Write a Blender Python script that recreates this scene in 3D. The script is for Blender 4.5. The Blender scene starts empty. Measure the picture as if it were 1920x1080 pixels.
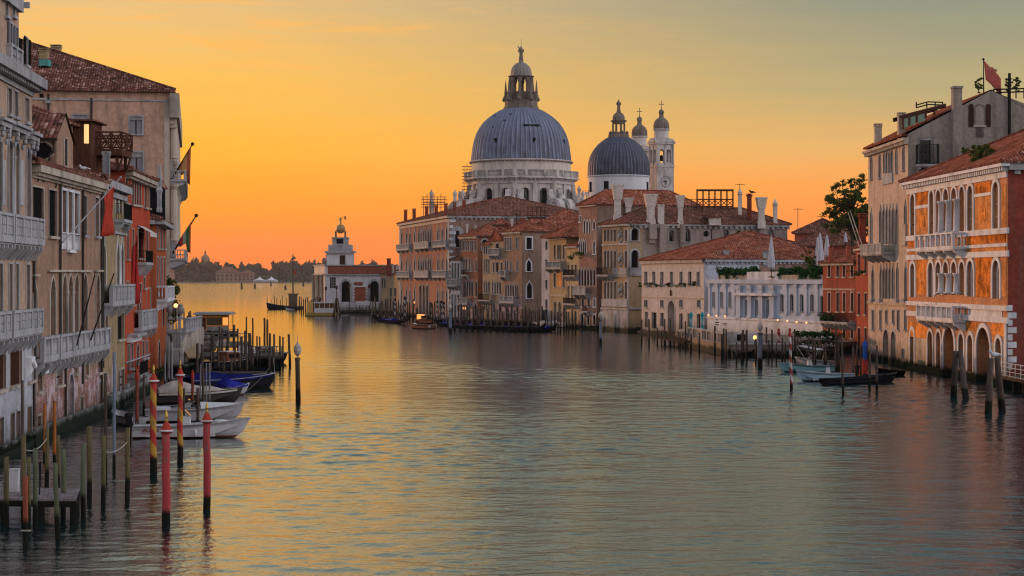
import bpy, math, random
import numpy as np
from mathutils import Vector
R = math.radians
random.seed(7)
SC = bpy.context.scene
COL = SC.collection

# ------------------------------------------------------------------ camera, sky, sun, exposure
FPX, CAM_H, HZ = 3600.0, 9.3, 520.0          # focal length in photo pixels, eye height over the water, horizon row
cam_d = bpy.data.cameras.new('camera')
cam = bpy.data.objects.new('camera', cam_d); COL.objects.link(cam)
cam.location = (0, 0, CAM_H); cam.rotation_euler = (R(90), 0, 0)
cam_d.sensor_width = 36.0; cam_d.lens = 36.0 * FPX / 1920.0
cam_d.shift_y = -20.0 / 1920.0
cam_d.clip_start = 0.5; cam_d.clip_end = 20000
SC.camera = cam

def lin(r, g, b):
    f = lambda c: c / 12.92 if c <= 0.04045 else ((c + 0.055) / 1.055) ** 2.4
    return (f(r / 255), f(g / 255), f(b / 255), 1.0)

SUN_AZ, SUN_EL = R(-42), R(4.0)              # azimuth from the view axis (negative = left), elevation
world = bpy.data.worlds.new('World'); SC.world = world; world.use_nodes = True
nt = world.node_tree; nt.nodes.clear()
def wn(t, **k):
    n = nt.nodes.new(t)
    for a, b in k.items(): setattr(n, a, b)
    return n
def wl(a, b): nt.links.new(a, b)
def wmath(op, a, b=None, clamp=False):
    n = wn('ShaderNodeMath', operation=op, use_clamp=clamp)
    for i, s in enumerate((a, b)):
        if s is None: continue
        if isinstance(s, (int, float)): n.inputs[i].default_value = s
        else: wl(s, n.inputs[i])
    return n.outputs[0]
def wramp(fac, stops):
    n = wn('ShaderNodeValToRGB'); cr = n.color_ramp
    while len(cr.elements) < len(stops): cr.elements.new(0.5)
    for e, (p, c) in zip(cr.elements, stops): e.position = p; e.color = c
    wl(fac, n.inputs[0]); return n.outputs[0]
def wmix(f, a, b):
    n = wn('ShaderNodeMix', data_type='RGBA'); wl(f, n.inputs[0]); wl(a, n.inputs[6]); wl(b, n.inputs[7]); return n.outputs[2]
tc = wn('ShaderNodeTexCoord'); sp = wn('ShaderNodeSeparateXYZ'); wl(tc.outputs['Generated'], sp.inputs[0])
zc = wmath('MAXIMUM', sp.outputs[2], 0.0)
# thin drifting cloud streaks shift the colour a little up and down
mp = wn('ShaderNodeMapping'); mp.inputs['Scale'].default_value = (5, 5, 75); mp.inputs['Rotation'].default_value = (0, R(-2.2), 0)
wl(tc.outputs['Generated'], mp.inputs[0])
nz = wn('ShaderNodeTexNoise'); nz.inputs['Scale'].default_value = 1.6; nz.inputs['Detail'].default_value = 5; nz.inputs['Roughness'].default_value = .55
wl(mp.outputs[0], nz.inputs['Vector'])
streak = wmath('MULTIPLY', wmath('SUBTRACT', nz.outputs['Fac'], 0.5), 0.03)
tt = wmath('ADD', wmath('SQRT', zc), streak)
tt = wmath('MAXIMUM', tt, 0.0)
hyp = wmath('SQRT', wmath('ADD', wmath('MULTIPLY', sp.outputs[0], sp.outputs[0]), wmath('ADD', wmath('MULTIPLY', sp.outputs[1], sp.outputs[1]), 1e-6)))
GAZ = R(-15)
dotg = wmath('DIVIDE', wmath('ADD', wmath('MULTIPLY', sp.outputs[0], math.sin(GAZ)), wmath('MULTIPLY', sp.outputs[1], math.cos(GAZ))), hyp)
ang = wmath('DIVIDE', wmath('ARCCOSINE', wmath('MINIMUM', wmath('MAXIMUM', dotg, -1.0), 1.0)), math.pi)
rA = wramp(tt, [(0, lin(255, 118, 40)), (.12, lin(255, 131, 40)), (.2, lin(255, 157, 34)), (.26, lin(255, 180, 50)), (.32, lin(250, 189, 84)),
                (.38, lin(226, 187, 126)), (.45, lin(204, 200, 158)), (.55, lin(162, 172, 158)), (.7, lin(122, 145, 154)), (1, lin(108, 136, 156))])
rB = wramp(tt, [(0, lin(250, 122, 58)), (.15, lin(255, 138, 56)), (.21, lin(252, 158, 72)), (.26, lin(226, 174, 104)), (.31, lin(182, 165, 118)),
                (.38, lin(138, 144, 126)), (.45, lin(138, 154, 146)), (.55, lin(116, 136, 142)), (.7, lin(100, 125, 138)), (1, lin(100, 128, 150))])
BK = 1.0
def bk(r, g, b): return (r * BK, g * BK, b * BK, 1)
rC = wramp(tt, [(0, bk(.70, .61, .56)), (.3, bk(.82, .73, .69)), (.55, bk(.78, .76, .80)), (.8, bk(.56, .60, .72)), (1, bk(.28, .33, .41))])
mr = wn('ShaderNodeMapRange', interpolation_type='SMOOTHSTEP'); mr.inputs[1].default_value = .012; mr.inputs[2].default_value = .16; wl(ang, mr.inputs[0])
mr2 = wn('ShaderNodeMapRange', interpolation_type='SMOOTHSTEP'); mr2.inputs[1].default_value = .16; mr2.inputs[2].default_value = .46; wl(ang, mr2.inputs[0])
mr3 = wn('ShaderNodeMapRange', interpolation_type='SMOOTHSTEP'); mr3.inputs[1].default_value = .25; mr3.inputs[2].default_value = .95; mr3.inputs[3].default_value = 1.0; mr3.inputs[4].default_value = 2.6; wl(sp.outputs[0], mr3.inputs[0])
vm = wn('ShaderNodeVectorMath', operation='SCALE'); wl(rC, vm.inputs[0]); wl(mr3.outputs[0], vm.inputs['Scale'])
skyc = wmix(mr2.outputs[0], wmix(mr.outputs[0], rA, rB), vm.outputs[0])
# a few thin lit cloud streaks low in the sky towards the dawn
mc = wn('ShaderNodeMapping'); mc.inputs['Scale'].default_value = (9, 9, 110); mc.inputs['Rotation'].default_value = (0, R(-3), R(4)); wl(tc.outputs['Generated'], mc.inputs[0])
cn = wn('ShaderNodeTexNoise'); cn.inputs['Scale'].default_value = 1.3; cn.inputs['Detail'].default_value = 6; cn.inputs['Roughness'].default_value = .6; cn.inputs['Distortion'].default_value = .6; wl(mc.outputs[0], cn.inputs['Vector'])
def wrange(v, a, b, c=0.0, d=1.0):
    n = wn('ShaderNodeMapRange', interpolation_type='SMOOTHSTEP'); wl(v, n.inputs[0])
    for i, q in enumerate((a, b, c, d)): n.inputs[i + 1].default_value = q
    return n.outputs[0]
cm = wmath('MULTIPLY', wrange(cn.outputs['Fac'], .50, .66), wmath('MULTIPLY', wrange(ang, .02, .13, 1, 0), wmath('MULTIPLY', wrange(zc, .06, .10), wrange(zc, .125, .17, 1, .15))))
crgb = wn('ShaderNodeRGB'); crgb.outputs[0].default_value = lin(255, 182, 84)
skyc = wmix(wmath('MULTIPLY', cm, .6), skyc, crgb.outputs[0])
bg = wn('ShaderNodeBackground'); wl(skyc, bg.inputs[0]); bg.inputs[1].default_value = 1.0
wo = wn('ShaderNodeOutputWorld'); wl(bg.outputs[0], wo.inputs[0])

sun_d = bpy.data.lights.new('sun', 'SUN'); sun_d.energy = 2.7; sun_d.angle = R(0.6); sun_d.color = (1.0, .50, .25)
sun = bpy.data.objects.new('sun', sun_d); COL.objects.link(sun)
_d = Vector((math.sin(SUN_AZ) * math.cos(SUN_EL), math.cos(SUN_AZ) * math.cos(SUN_EL), math.sin(SUN_EL)))
sun.rotation_euler = _d.to_track_quat('Z', 'Y').to_euler()
vs = SC.view_settings; vs.view_transform = 'Standard'; vs.look = 'None'; vs.exposure = 0.14; vs.gamma = 1.0; vs.use_curve_mapping = False
SC.render.engine = 'CYCLES'
cy = SC.cycles
cy.pixel_filter_type = 'BLACKMAN_HARRIS'; cy.filter_width = 1.15; cy.use_denoising = True; cy.max_bounces = 6; cy.diffuse_bounces = 2; cy.glossy_bounces = 4; cy.transmission_bounces = 3
cy.volume_bounces = 0; cy.caustics_reflective = False; cy.caustics_refractive = False; cy.sample_clamp_indirect = 6.0
try: cy.denoiser = 'OPENIMAGEDENOISE'; cy.denoising_input_passes = 'RGB_ALBEDO_NORMAL'
except Exception: pass

# ------------------------------------------------------------------ photo pixel <-> place
def W(px, py, Y): return Vector(((px - 960) / FPX * Y, Y, CAM_H - (py - HZ) / FPX * Y))
def YW(py): return CAM_H * FPX / (py - HZ)                 # depth at which the water shows in that row
def ground(px, py, z=0.0):
    Y = (CAM_H - z) * FPX / (py - HZ); return Vector(((px - 960) / FPX * Y, Y, z))
def ZY(py, Y): return CAM_H - (py - HZ) / FPX * Y

# ------------------------------------------------------------------ mesh builder
class MB:
    def __init__(s): s.v = []; s.f = []; s.m = []; s.cm = 0
    def mat(s, i): s.cm = i; return s
    def add(s, vs, fs):
        o = len(s.v); s.v += [tuple(p) for p in vs]
        for f in fs: s.f.append(tuple(i + o for i in f)); s.m.append(s.cm)
        return s
    def quad(s, a, b, c, d): return s.add((a, b, c, d), ((0, 1, 2, 3),))
    def box8(s, p): return s.add(p, ((0, 3, 2, 1), (4, 5, 6, 7), (0, 1, 5, 4), (1, 2, 6, 5), (2, 3, 7, 6), (3, 0, 4, 7)))
    def box(s, x0, x1, y0, y1, z0, z1):
        return s.box8([(x0, y0, z0), (x1, y0, z0), (x1, y1, z0), (x0, y1, z0), (x0, y0, z1), (x1, y0, z1), (x1, y1, z1), (x0, y1, z1)])
    def prism(s, poly, z0, z1):
        n = len(poly); vs = [(p[0], p[1], z0) for p in poly] + [(p[0], p[1], z1) for p in poly]
        fs = [tuple(range(n - 1, -1, -1)), tuple(range(n, 2 * n))] + [(i, (i + 1) % n, n + (i + 1) % n, n + i) for i in range(n)]
        return s.add(vs, fs)
    def lathe(s, c, prof, n=12, cap=True, a0=0.0, rib=0, ribd=0.0):
        vs = []; fs = []
        for r, z in prof:
            for k in range(n):
                a = a0 + 2 * math.pi * k / n
                rr = r * (1 + ribd) if rib and k % rib == 0 else r
                vs.append((c[0] + rr * math.cos(a), c[1] + rr * math.sin(a), c[2] + z))
        for i in range(len(prof) - 1):
            for k in range(n):
                k2 = (k + 1) % n; fs.append((i * n + k, i * n + k2, (i + 1) * n + k2, (i + 1) * n + k))
        if cap:
            if prof[0][0] > 1e-4: fs.append(tuple(range(n - 1, -1, -1)))
            if prof[-1][0] > 1e-4: fs.append(tuple((len(prof) - 1) * n + k for k in range(n)))
        return s.add(vs, fs)
    def tube(s, pts, r, n=6):
        pts = [Vector(p) for p in pts]; rs = r if isinstance(r, (list, tuple)) else [r] * len(pts); vs = []; fs = []
        for i, p in enumerate(pts):
            d = (pts[min(i + 1, len(pts) - 1)] - pts[max(i - 1, 0)]).normalized()
            a = d.cross(Vector((0, 0, 1)));
            if a.length < 1e-3: a = d.cross(Vector((1, 0, 0)))
            a.normalize(); b = d.cross(a)
            for k in range(n):
                t = 2 * math.pi * k / n; vs.append(p + (a * math.cos(t) + b * math.sin(t)) * rs[i])
        for i in range(len(pts) - 1):
            for k in range(n):
                k2 = (k + 1) % n; fs.append((i * n + k, i * n + k2, (i + 1) * n + k2, (i + 1) * n + k))
        fs.append(tuple(range(n - 1, -1, -1))); fs.append(tuple((len(pts) - 1) * n + k for k in range(n)))
        return s.add(vs, fs)
    def ball(s, c, rx, ry=None, rz=None, n=10, m=6):
        ry = rx if ry is None else ry; rz = rx if rz is None else rz
        vs = [(c[0], c[1], c[2] - rz)]; fs = []
        for i in range(1, m):
            a = -math.pi / 2 + math.pi * i / m
            for k in range(n):
                t = 2 * math.pi * k / n; vs.append((c[0] + rx * math.cos(a) * math.cos(t), c[1] + ry * math.cos(a) * math.sin(t), c[2] + rz * math.sin(a)))
        vs.append((c[0], c[1], c[2] + rz))
        for k in range(n): fs.append((0, 1 + (k + 1) % n, 1 + k))
        for i in range(m - 2):
            for k in range(n):
                k2 = (k + 1) % n; fs.append((1 + i * n + k, 1 + i * n + k2, 1 + (i + 1) * n + k2, 1 + (i + 1) * n + k))
        for k in range(n): fs.append((len(vs) - 1, 1 + (m - 2) * n + k, 1 + (m - 2) * n + (k + 1) % n))
        return s.add(vs, fs)
    def build(s, name, mats, parent=None, smooth=False, uv=False, origin=None):
        me = bpy.data.meshes.new(name)
        root = parent
        while root is not None and root.parent is not None: root = root.parent
        o0 = Vector(origin) if origin is not None else (Vector(root.location) if root is not None else Vector((0, 0, 0)))
        va = np.array(s.v, dtype=np.float64) - np.array(o0)
        me.from_pydata(va.tolist(), [], s.f)
        if not isinstance(mats, (list, tuple)): mats = [mats]
        for m in mats: me.materials.append(m)
        if len(mats) > 1: me.polygons.foreach_set('material_index', s.m)
        if smooth: me.polygons.foreach_set('use_smooth', [True] * len(me.polygons))
        me.update()
        if uv:
            lay = me.uv_layers.new(name='UVMap'); out = np.zeros((len(me.loops), 2))
            for p in me.polygons:
                nn = p.normal
                if abs(nn.z) > .95: h = Vector((1, 0, 0)); w_ = Vector((0, 1, 0))
                else:
                    h = Vector((0, 0, 1)).cross(nn).normalized(); w_ = nn.cross(h)
                for li in p.loop_indices:
                    co = me.vertices[me.loops[li].vertex_index].co; out[li] = (co.dot(h), co.dot(w_))
            lay.data.foreach_set('uv', out.ravel())
        ob = bpy.data.objects.new(name, me); COL.objects.link(ob)
        if parent is not None: ob.parent = parent
        else: ob.location = o0
        return ob

def tag(o, label=None, cat=None, group=None, kind=None):
    if label: o['label'] = label
    if cat: o['category'] = cat
    if group: o['group'] = group
    if kind: o['kind'] = kind
    return o
def thing(name, label, cat, loc, group=None):
    o = bpy.data.objects.new(name, None); COL.objects.link(o); o.location = loc; o.empty_display_size = .5
    return tag(o, label, cat, group)
def dup(o, loc, rz=None, label=None, group=None):
    def cp(x, par):
        c = x.copy(); COL.objects.link(c)
        if par is not None: c.parent = par
        for ch in list(x.children): cp(ch, c)
        return c
    c = cp(o, None); c.location = loc
    if rz is not None: c.rotation_euler = (0, 0, rz)
    if label: c['label'] = label
    if group: c['group'] = group
    return c

# ------------------------------------------------------------------ materials
class NT:
    def __init__(s, name):
        s.m = bpy.data.materials.new(name); s.m.use_nodes = True; s.t = s.m.node_tree
        s.b = s.t.nodes['Principled BSDF']; s.out = s.t.nodes['Material Output']
    def n(s, t, **k):
        x = s.t.nodes.new(t)
        for a, b in k.items(): setattr(x, a, b)
        return x
    def l(s, a, b): s.t.links.new(a, b)
    def put(s, sock, v):
        if hasattr(v, 'links') or hasattr(v, 'is_output'): s.l(v, sock)
        else: sock.default_value = v
    def math(s, op, a, b=None, clamp=False):
        x = s.n('ShaderNodeMath', operation=op, use_clamp=clamp); s.put(x.inputs[0], a)
        if b is not None: s.put(x.inputs[1], b)
        return x.outputs[0]
    def mix(s, f, a, b, mode='MIX'):
        x = s.n('ShaderNodeMix', data_type='RGBA', blend_type=mode); s.put(x.inputs[0], f); s.put(x.inputs[6], a); s.put(x.inputs[7], b); return x.outputs[2]
    def pos(s): return s.n('ShaderNodeNewGeometry').outputs['Position']
    def obj(s): return s.n('ShaderNodeTexCoord').outputs['Object']
    def uv(s): return s.n('ShaderNodeTexCoord').outputs['UV']
    def xyz(s, v):
        x = s.n('ShaderNodeSeparateXYZ'); s.l(v, x.inputs[0]); return x.outputs
    def noise(s, vec, scale, detail=3.0, rough=.55, sc=None):
        if sc is not None:
            mp = s.n('ShaderNodeMapping'); mp.inputs['Scale'].default_value = sc; s.l(vec, mp.inputs[0]); vec = mp.outputs[0]
        x = s.n('ShaderNodeTexNoise'); x.inputs['Scale'].default_value = scale; x.inputs['Detail'].default_value = detail; x.inputs['Roughness'].default_value = rough
        s.l(vec, x.inputs['Vector']); return x.outputs['Fac']
    def rng(s, v, a, b, c=0.0, d=1.0, smooth=False):
        x = s.n('ShaderNodeMapRange', interpolation_type='SMOOTHSTEP' if smooth else 'LINEAR')
        s.put(x.inputs[0], v)
        for i, q in enumerate((a, b, c, d)): x.inputs[i + 1].default_value = q
        return x.outputs[0]
    def ramp(s, f, stops):
        x = s.n('ShaderNodeValToRGB'); cr = x.color_ramp
        while len(cr.elements) < len(stops): cr.elements.new(.5)
        for e, (p, c) in zip(cr.elements, stops): e.position = p; e.color = tuple(c) + (1,) if len(c) == 3 else c
        s.l(f, x.inputs[0]); return x.outputs[0]
    def bump(s, h, strength=.3, dist=.05):
        x = s.n('ShaderNodeBump'); x.inputs['Strength'].default_value = strength; x.inputs['Distance'].default_value = dist; s.l(h, x.inputs['Height']); s.l(x.outputs[0], s.b.inputs['Normal']); return x
    def fin(s, col, rough=.85, metal=0.0, spec=None):
        s.put(s.b.inputs['Base Color'], col); s.put(s.b.inputs['Roughness'], rough); s.put(s.b.inputs['Metallic'], metal)
        if spec is not None: s.b.inputs['Specular IOR Level'].default_value = spec
        return s.m
def c4(c, k=1.0): return (c[0] * k, c[1] * k, c[2] * k, 1)

def tide(M, col, zt=.75):
    z = M.xyz(M.pos())[2]; w = M.noise(M.pos(), .9, 3)
    f = M.rng(M.math('ADD', z, M.math('MULTIPLY', M.math('SUBTRACT', w, .5), .9)), zt - .25, zt + .35, 1, 0, True)
    g = M.rng(M.math('ADD', z, M.math('MULTIPLY', M.math('SUBTRACT', w, .5), 2.6)), zt + .2, zt + 2.4, .5, 0, True)
    col = M.mix(g, col, (.20, .17, .13, 1), 'MULTIPLY')
    return M.mix(f, col, (.010, .014, .009, 1))

def stucco(name, c1, c2, brick=None, bz=(2.0, 5.0), grime=.55, tidal=True, sc=1.0, fine=.2):
    """aged lime render: cloudy tone shifts, rain streaks, fine speckle, bare brick showing low on the wall, a dark tidal band"""
    sat = lambda c: tuple(max(.02, sum(c) / 3 + (x - sum(c) / 3) * 1.1) for x in c); c1, c2 = sat(c1), sat(c2)
    M = NT(name); p = M.pos()
    n1 = M.noise(p, .22 * sc, 5, .6); n2 = M.noise(p, 1.0 * sc, 5, .62, (1.2, 1.2, .13)); n3 = M.noise(p, 3.2 * sc, 4, .65); n4 = M.noise(p, .6 * sc, 4, .6)
    col = M.mix(M.rng(n1, .38, .62), c4(c1), c4(c2))
    col = M.mix(M.rng(n4, .55, .59, 0, .42), col, c4([x * .72 for x in c1]))
    col = M.mix(M.rng(n2, .50, .68, 0, grime), col, (.12, .095, .08, 1))
    if brick:
        uvx = M.n('ShaderNodeTexBrick'); uvx.inputs['Scale'].default_value = 1.0; uvx.inputs['Brick Width'].default_value = .30; uvx.inputs['Row Height'].default_value = .10
        uvx.inputs['Mortar Size'].default_value = .012; uvx.inputs['Color1'].default_value = c4(brick); uvx.inputs['Color2'].default_value = c4(brick, .6); uvx.inputs['Mortar'].default_value = (.40, .34, .31, 1)
        M.l(M.uv(), uvx.inputs['Vector'])
        z = M.xyz(p)[2]; nb = M.noise(p, .35, 5, .6)
        f = M.rng(M.math('ADD', z, M.math('MULTIPLY', M.math('SUBTRACT', nb, .5), 9.0)), bz[0], bz[1], 1, 0)
        pale = M.mix(M.rng(M.noise(p, .9, 5, .7), .46, .6), uvx.outputs['Color'], (.46, .36, .38, 1))
        col = M.mix(M.rng(f, .42, .58), col, pale)
    v = M.rng(n3, .25, .75, 1 - fine * 1.6, 1 + fine)
    col = M.mix(1.0, col, M.n_comb(v), 'MULTIPLY')
    if tidal: col = tide(M, col)
    M.bump(n3, .35, .03)
    return M.fin(col, .9, spec=0)
def _comb(M, v):
    x = M.n('ShaderNodeCombineColor')
    for i in range(3): M.l(v, x.inputs[i])
    return x.outputs[0]
NT.n_comb = _comb

def stone(name, c, dark=.35, tidal=True, sc=1.0):
    M = NT(name); p = M.pos(); a = M.noise(p, .7 * sc, 5, .65, (1, 1, .35)); b = M.noise(p, 4 * sc, 3, .6)
    col = M.mix(M.rng(a, .45, .7, 0, .85), c4(c), c4([x * dark for x in c]))
    col = M.mix(M.rng(b, .5, .75, 0, .35), col, c4([x * .6 for x in c]))
    if tidal: col = tide(M, col)
    M.bump(b, .3, .03); return M.fin(col, .8, spec=.04)

def brickwall(name, c1, c2, mortar=(.36, .30, .25), sc=1.0, tidal=True, patch=.5):
    M = NT(name); p = M.pos()
    bt = M.n('ShaderNodeTexBrick'); bt.inputs['Scale'].default_value = 1.0; bt.inputs['Brick Width'].default_value = .3 * sc; bt.inputs['Row Height'].default_value = .1 * sc
    bt.inputs['Mortar Size'].default_value = .014 * sc; bt.inputs['Color1'].default_value = c4(c1); bt.inputs['Color2'].default_value = c4(c2); bt.inputs['Mortar'].default_value = c4(mortar)
    M.l(M.uv(), bt.inputs['Vector'])
    n1 = M.noise(p, .3, 5, .6); n2 = M.noise(p, 1.4, 5, .65, (1, 1, .25)); n3 = M.noise(p, 3.0, 3)
    col = M.mix(M.rng(n1, .5, .68, 0, patch), bt.outputs['Color'], c4(mortar, 1.1))
    col = M.mix(M.rng(n2, .5, .72, 0, .6), col, c4(c2, .45))
    v = M.rng(n3, .25, .75, .75, 1.2); col = M.mix(1.0, col, M.n_comb(v), 'MULTIPLY')
    if tidal: col = tide(M, col)
    M.bump(n3, .3, .03); return M.fin(col, .9, spec=0)

def tiles(name, c1, c2, c3, pitch=.30, row=.42):
    """barrel tiles: rows run up the slope in UV, each tile with its own tone"""
    M = NT(name); q = M.xyz(M.uv())
    u = M.math('DIVIDE', q[0], pitch); v = M.math('DIVIDE', q[1], row)
    cell = M.n('ShaderNodeCombineXYZ'); M.l(M.math('FLOOR', u), cell.inputs[0]); M.l(M.math('FLOOR', v), cell.inputs[1])
    wnz = M.n('ShaderNodeTexWhiteNoise', noise_dimensions='2D'); M.l(cell.outputs[0], wnz.inputs['Vector'])
    col = M.ramp(wnz.outputs['Value'], [(0, c1), (.4, c2), (.8, c2), (.93, c3), (1, c3)])
    p = M.pos(); big = M.noise(p, .35, 5, .65); lich = M.noise(p, 1.8, 4, .7)
    col = M.mix(M.rng(big, .45, .65, 0, .6), col, c4(c1, .75)); col = M.mix(M.rng(lich, .62, .75, 0, .5), col, (.17, .15, .12, 1))
    fu = M.math('FRACT', u); fv = M.math('FRACT', v)
    hump = M.math('SINE', M.math('MULTIPLY', fu, math.pi))
    gap = M.rng(hump, .0, .45, .28, 1.0); col = M.mix(1.0, col, M.n_comb(gap), 'MULTIPLY')
    h = M.math('ADD', hump, M.math('MULTIPLY', fv, -.35)); M.bump(h, .8, .08)
    return M.fin(col, .9, spec=0)

def plain(name, c, rough=.7, metal=0.0, var=.25, sc=3.0, stretch=(1, 1, 1), spec=0, tidal=False, zt=.6):
    M = NT(name); p = M.obj(); a = M.noise(p, sc, 4, .6, stretch)
    col = M.mix(M.rng(a, .3, .7), c4(c, 1 + var * .5), c4(c, 1 - var))
    if tidal: col = tide(M, col, zt)
    M.bump(a, .15, .02); return M.fin(col, rough, metal, spec)

def pilemat(name, c, stripe=None, pitch=1.0, zt=.9, grain=.5):
    """mooring pile: long vertical grain, optional painted spiral, black weed below the tide line"""
    M = NT(name); p = M.obj(); q = M.xyz(p)
    a = M.noise(p, 3.0, 4, .6, (6, 6, .35)); b = M.noise(p, 1.2, 4, .6, (1, 1, .6))
    info = M.n('ShaderNodeObjectInfo').outputs['Random']
    base = c4(c)
    if stripe:
        an = M.math('DIVIDE', M.math('ARCTAN2', q[1], q[0]), 2 * math.pi)
        fr = M.math('FRACT', M.math('ADD', an, M.math('DIVIDE', q[2], pitch)))
        base = M.mix(M.rng(fr, .48, .52), c4(c), c4(stripe))
    else:
        base = M.mix(M.math('MULTIPLY', info, .45), base, c4((c[0] * .45, c[1] * .5, c[2] * .5)))
    col = M.mix(M.rng(a, .42, .68, 0, grain), base, c4((c[0] * .35, c[1] * .35, c[2] * .35)) if not stripe else (.07, .05, .04, 1))
    col = M.mix(M.rng(b, .5, .7, 0, .4), col, (.05, .05, .04, 1)); ch = M.noise(p, 5.0, 4, .65, (1, 1, .4)); col = M.mix(M.rng(ch, .58, .62, 0, .7), col, (.13, .10, .08, 1))
    z = M.xyz(M.pos())[2]
    f = M.rng(M.math('ADD', z, M.math('MULTIPLY', M.math('SUBTRACT', b, .5), .5)), zt - .15, zt + .15, 1, 0, True)
    col = M.mix(f, col, (.008, .009, .007, 1))
    M.bump(a, .5, .03); return M.fin(col, .8, spec=.05)

def glassmat(name, c=(.008, .009, .011), ior=1.38, rough=.08, wav=.05):
    M = NT(name); a = M.noise(M.pos(), .8, 2)
    x = M.bump(a, wav, .25); M.b.inputs['IOR'].default_value = ior
    return M.fin(c4(c), rough)
def emit(name, c, s):
    M = NT(name); M.b.inputs['Emission Color'].default_value = c4(c); M.b.inputs['Emission Strength'].default_value = s
    return M.fin(c4(c), .4)
def leafmat(name, c1, c2):
    M = NT(name); r = M.n('ShaderNodeTexWhiteNoise', noise_dimensions='3D'); vm = M.n('ShaderNodeVectorMath', operation='SNAP'); vm.inputs[1].default_value = (.35, .35, .35)
    M.l(M.obj(), vm.inputs[0]); M.l(vm.outputs[0], r.inputs['Vector'])
    n = M.noise(M.obj(), .9, 3)
    col = M.mix(r.outputs['Value'], c4(c1), c4(c2)); col = M.mix(M.rng(n, .4, .65, 0, .6), col, c4(c1, .55))
    m = M.fin(col, .75, spec=.05); tr = M.n('ShaderNodeBsdfTranslucent'); M.l(col, tr.inputs[0]); mx = M.n('ShaderNodeMixShader'); mx.inputs[0].default_value = .4; M.l(M.b.outputs[0], mx.inputs[1]); M.l(tr.outputs[0], mx.inputs[2]); M.l(mx.outputs[0], M.out.inputs['Surface']); return m
def slatmat(name, c, pitch=.12):
    M = NT(name); z = M.xyz(M.pos())[2]; f = M.math('FRACT', M.math('DIVIDE', z, pitch)); a = M.noise(M.pos(), 2.5, 3)
    col = M.mix(M.rng(a, .3, .7, 0, .6), c4(c), c4(c, .5)); M.bump(f, .7, .03); return M.fin(col, .8, spec=0)

MT = {}
MT['glass'] = glassmat('glass')
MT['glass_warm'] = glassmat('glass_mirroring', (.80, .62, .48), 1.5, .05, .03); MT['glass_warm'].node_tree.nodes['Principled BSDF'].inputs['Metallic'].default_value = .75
MT['stone'] = stone('pale_stone', (.34, .335, .345))
MT['stone_warm'] = stone('warm_stone', (.41, .345, .285))
MT['stone_white'] = stone('white_stone', (.62, .61, .63), .5)
MT['stone_grey'] = stone('grey_stone', (.30, .29, .29), .4)
MT['dark'] = plain('dark_opening', (.012, .011, .012), .8, var=.3)
MT['shut_black'] = slatmat('black_shutter', (.012, .014, .012))
MT['shut_brown'] = slatmat('brown_shutter', (.055, .028, .022))
MT['shut_grey'] = slatmat('grey_shutter', (.20, .20, .22))
MT['curtain'] = plain('drawn_blind', (.23, .22, .24), .9, var=.3, stretch=(4, 4, .2))
MT['iron'] = plain('dark_iron', (.018, .017, .017), .6)
MT['wood'] = plain('weathered_wood', (.13, .095, .07), .85, var=.5, sc=2, stretch=(5, 5, .4), tidal=True, zt=.5)
MT['wood_red'] = plain('red_brown_wood', (.10, .045, .03), .8, var=.5, sc=2, stretch=(3, 3, .5))
MT['tile'] = tiles('roof_tiles', (.12, .042, .028), (.31, .092, .052), (.42, .20, .14))
MT['tile_dull'] = tiles('dull_roof_tiles', (.08, .040, .030), (.20, .078, .054), (.30, .16, .12))
MT['tile_near'] = tiles('near_roof_tiles', (.055, .028, .022), (.19, .075, .055), (.42, .24, .20), .27, .42)
MT['lead'] = plain('pipe_lead', (.05, .045, .042), .6)
MT['leaf'] = leafmat('leaves', (.045, .075, .014), (.135, .15, .032))
MT['leaf_box'] = leafmat('hedge_leaves', (.012, .050, .014), (.035, .105, .03))
MT['bark'] = plain('bark', (.06, .045, .035), .9, var=.5, stretch=(4, 4, .5))
# ------------------------------------------------------------------ facades
class Fac:
    """an upright plane from a to b (2D), with outward normal n; u runs a->b, z up, out along n"""
    def __init__(s, a, b, inside=None, n=None):
        s.a = Vector((a[0], a[1])); s.b = Vector((b[0], b[1])); s.L = (s.b - s.a).length; s.d = (s.b - s.a) / s.L
        s.n = Vector((s.d.y, -s.d.x))
        ref = n if n is not None else (Vector((0, 0)) - (s.a + s.b) / 2)
        if s.n.dot(Vector((ref[0], ref[1]))) < 0: s.n = -s.n
        s.holes = []
    def p(s, u, z, out=0.0):
        q = s.a + s.d * u + s.n * out; return Vector((q.x, q.y, z))
    def u(s, px):
        k = (px - 960) / FPX                      # X = k*Y
        # a.x + u d.x = k (a.y + u d.y)
        return (k * s.a.y - s.a.x) / (s.d.x - k * s.d.y)
    def Y(s, px): return s.a.y + s.u(px) * s.d.y
    def z(s, px, py): return CAM_H - (py - HZ) / FPX * s.Y(px)
    def w(s, px, wp): return abs(s.u(px + wp / 2) - s.u(px - wp / 2))
    def box(s, mb, u0, u1, z0, z1, o0, o1):
        P = s.p; return mb.box8([P(u0, z0, o0), P(u1, z0, o0), P(u1, z0, o1), P(u0, z0, o1), P(u0, z1, o0), P(u1, z1, o0), P(u1, z1, o1), P(u0, z1, o1)])

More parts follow.
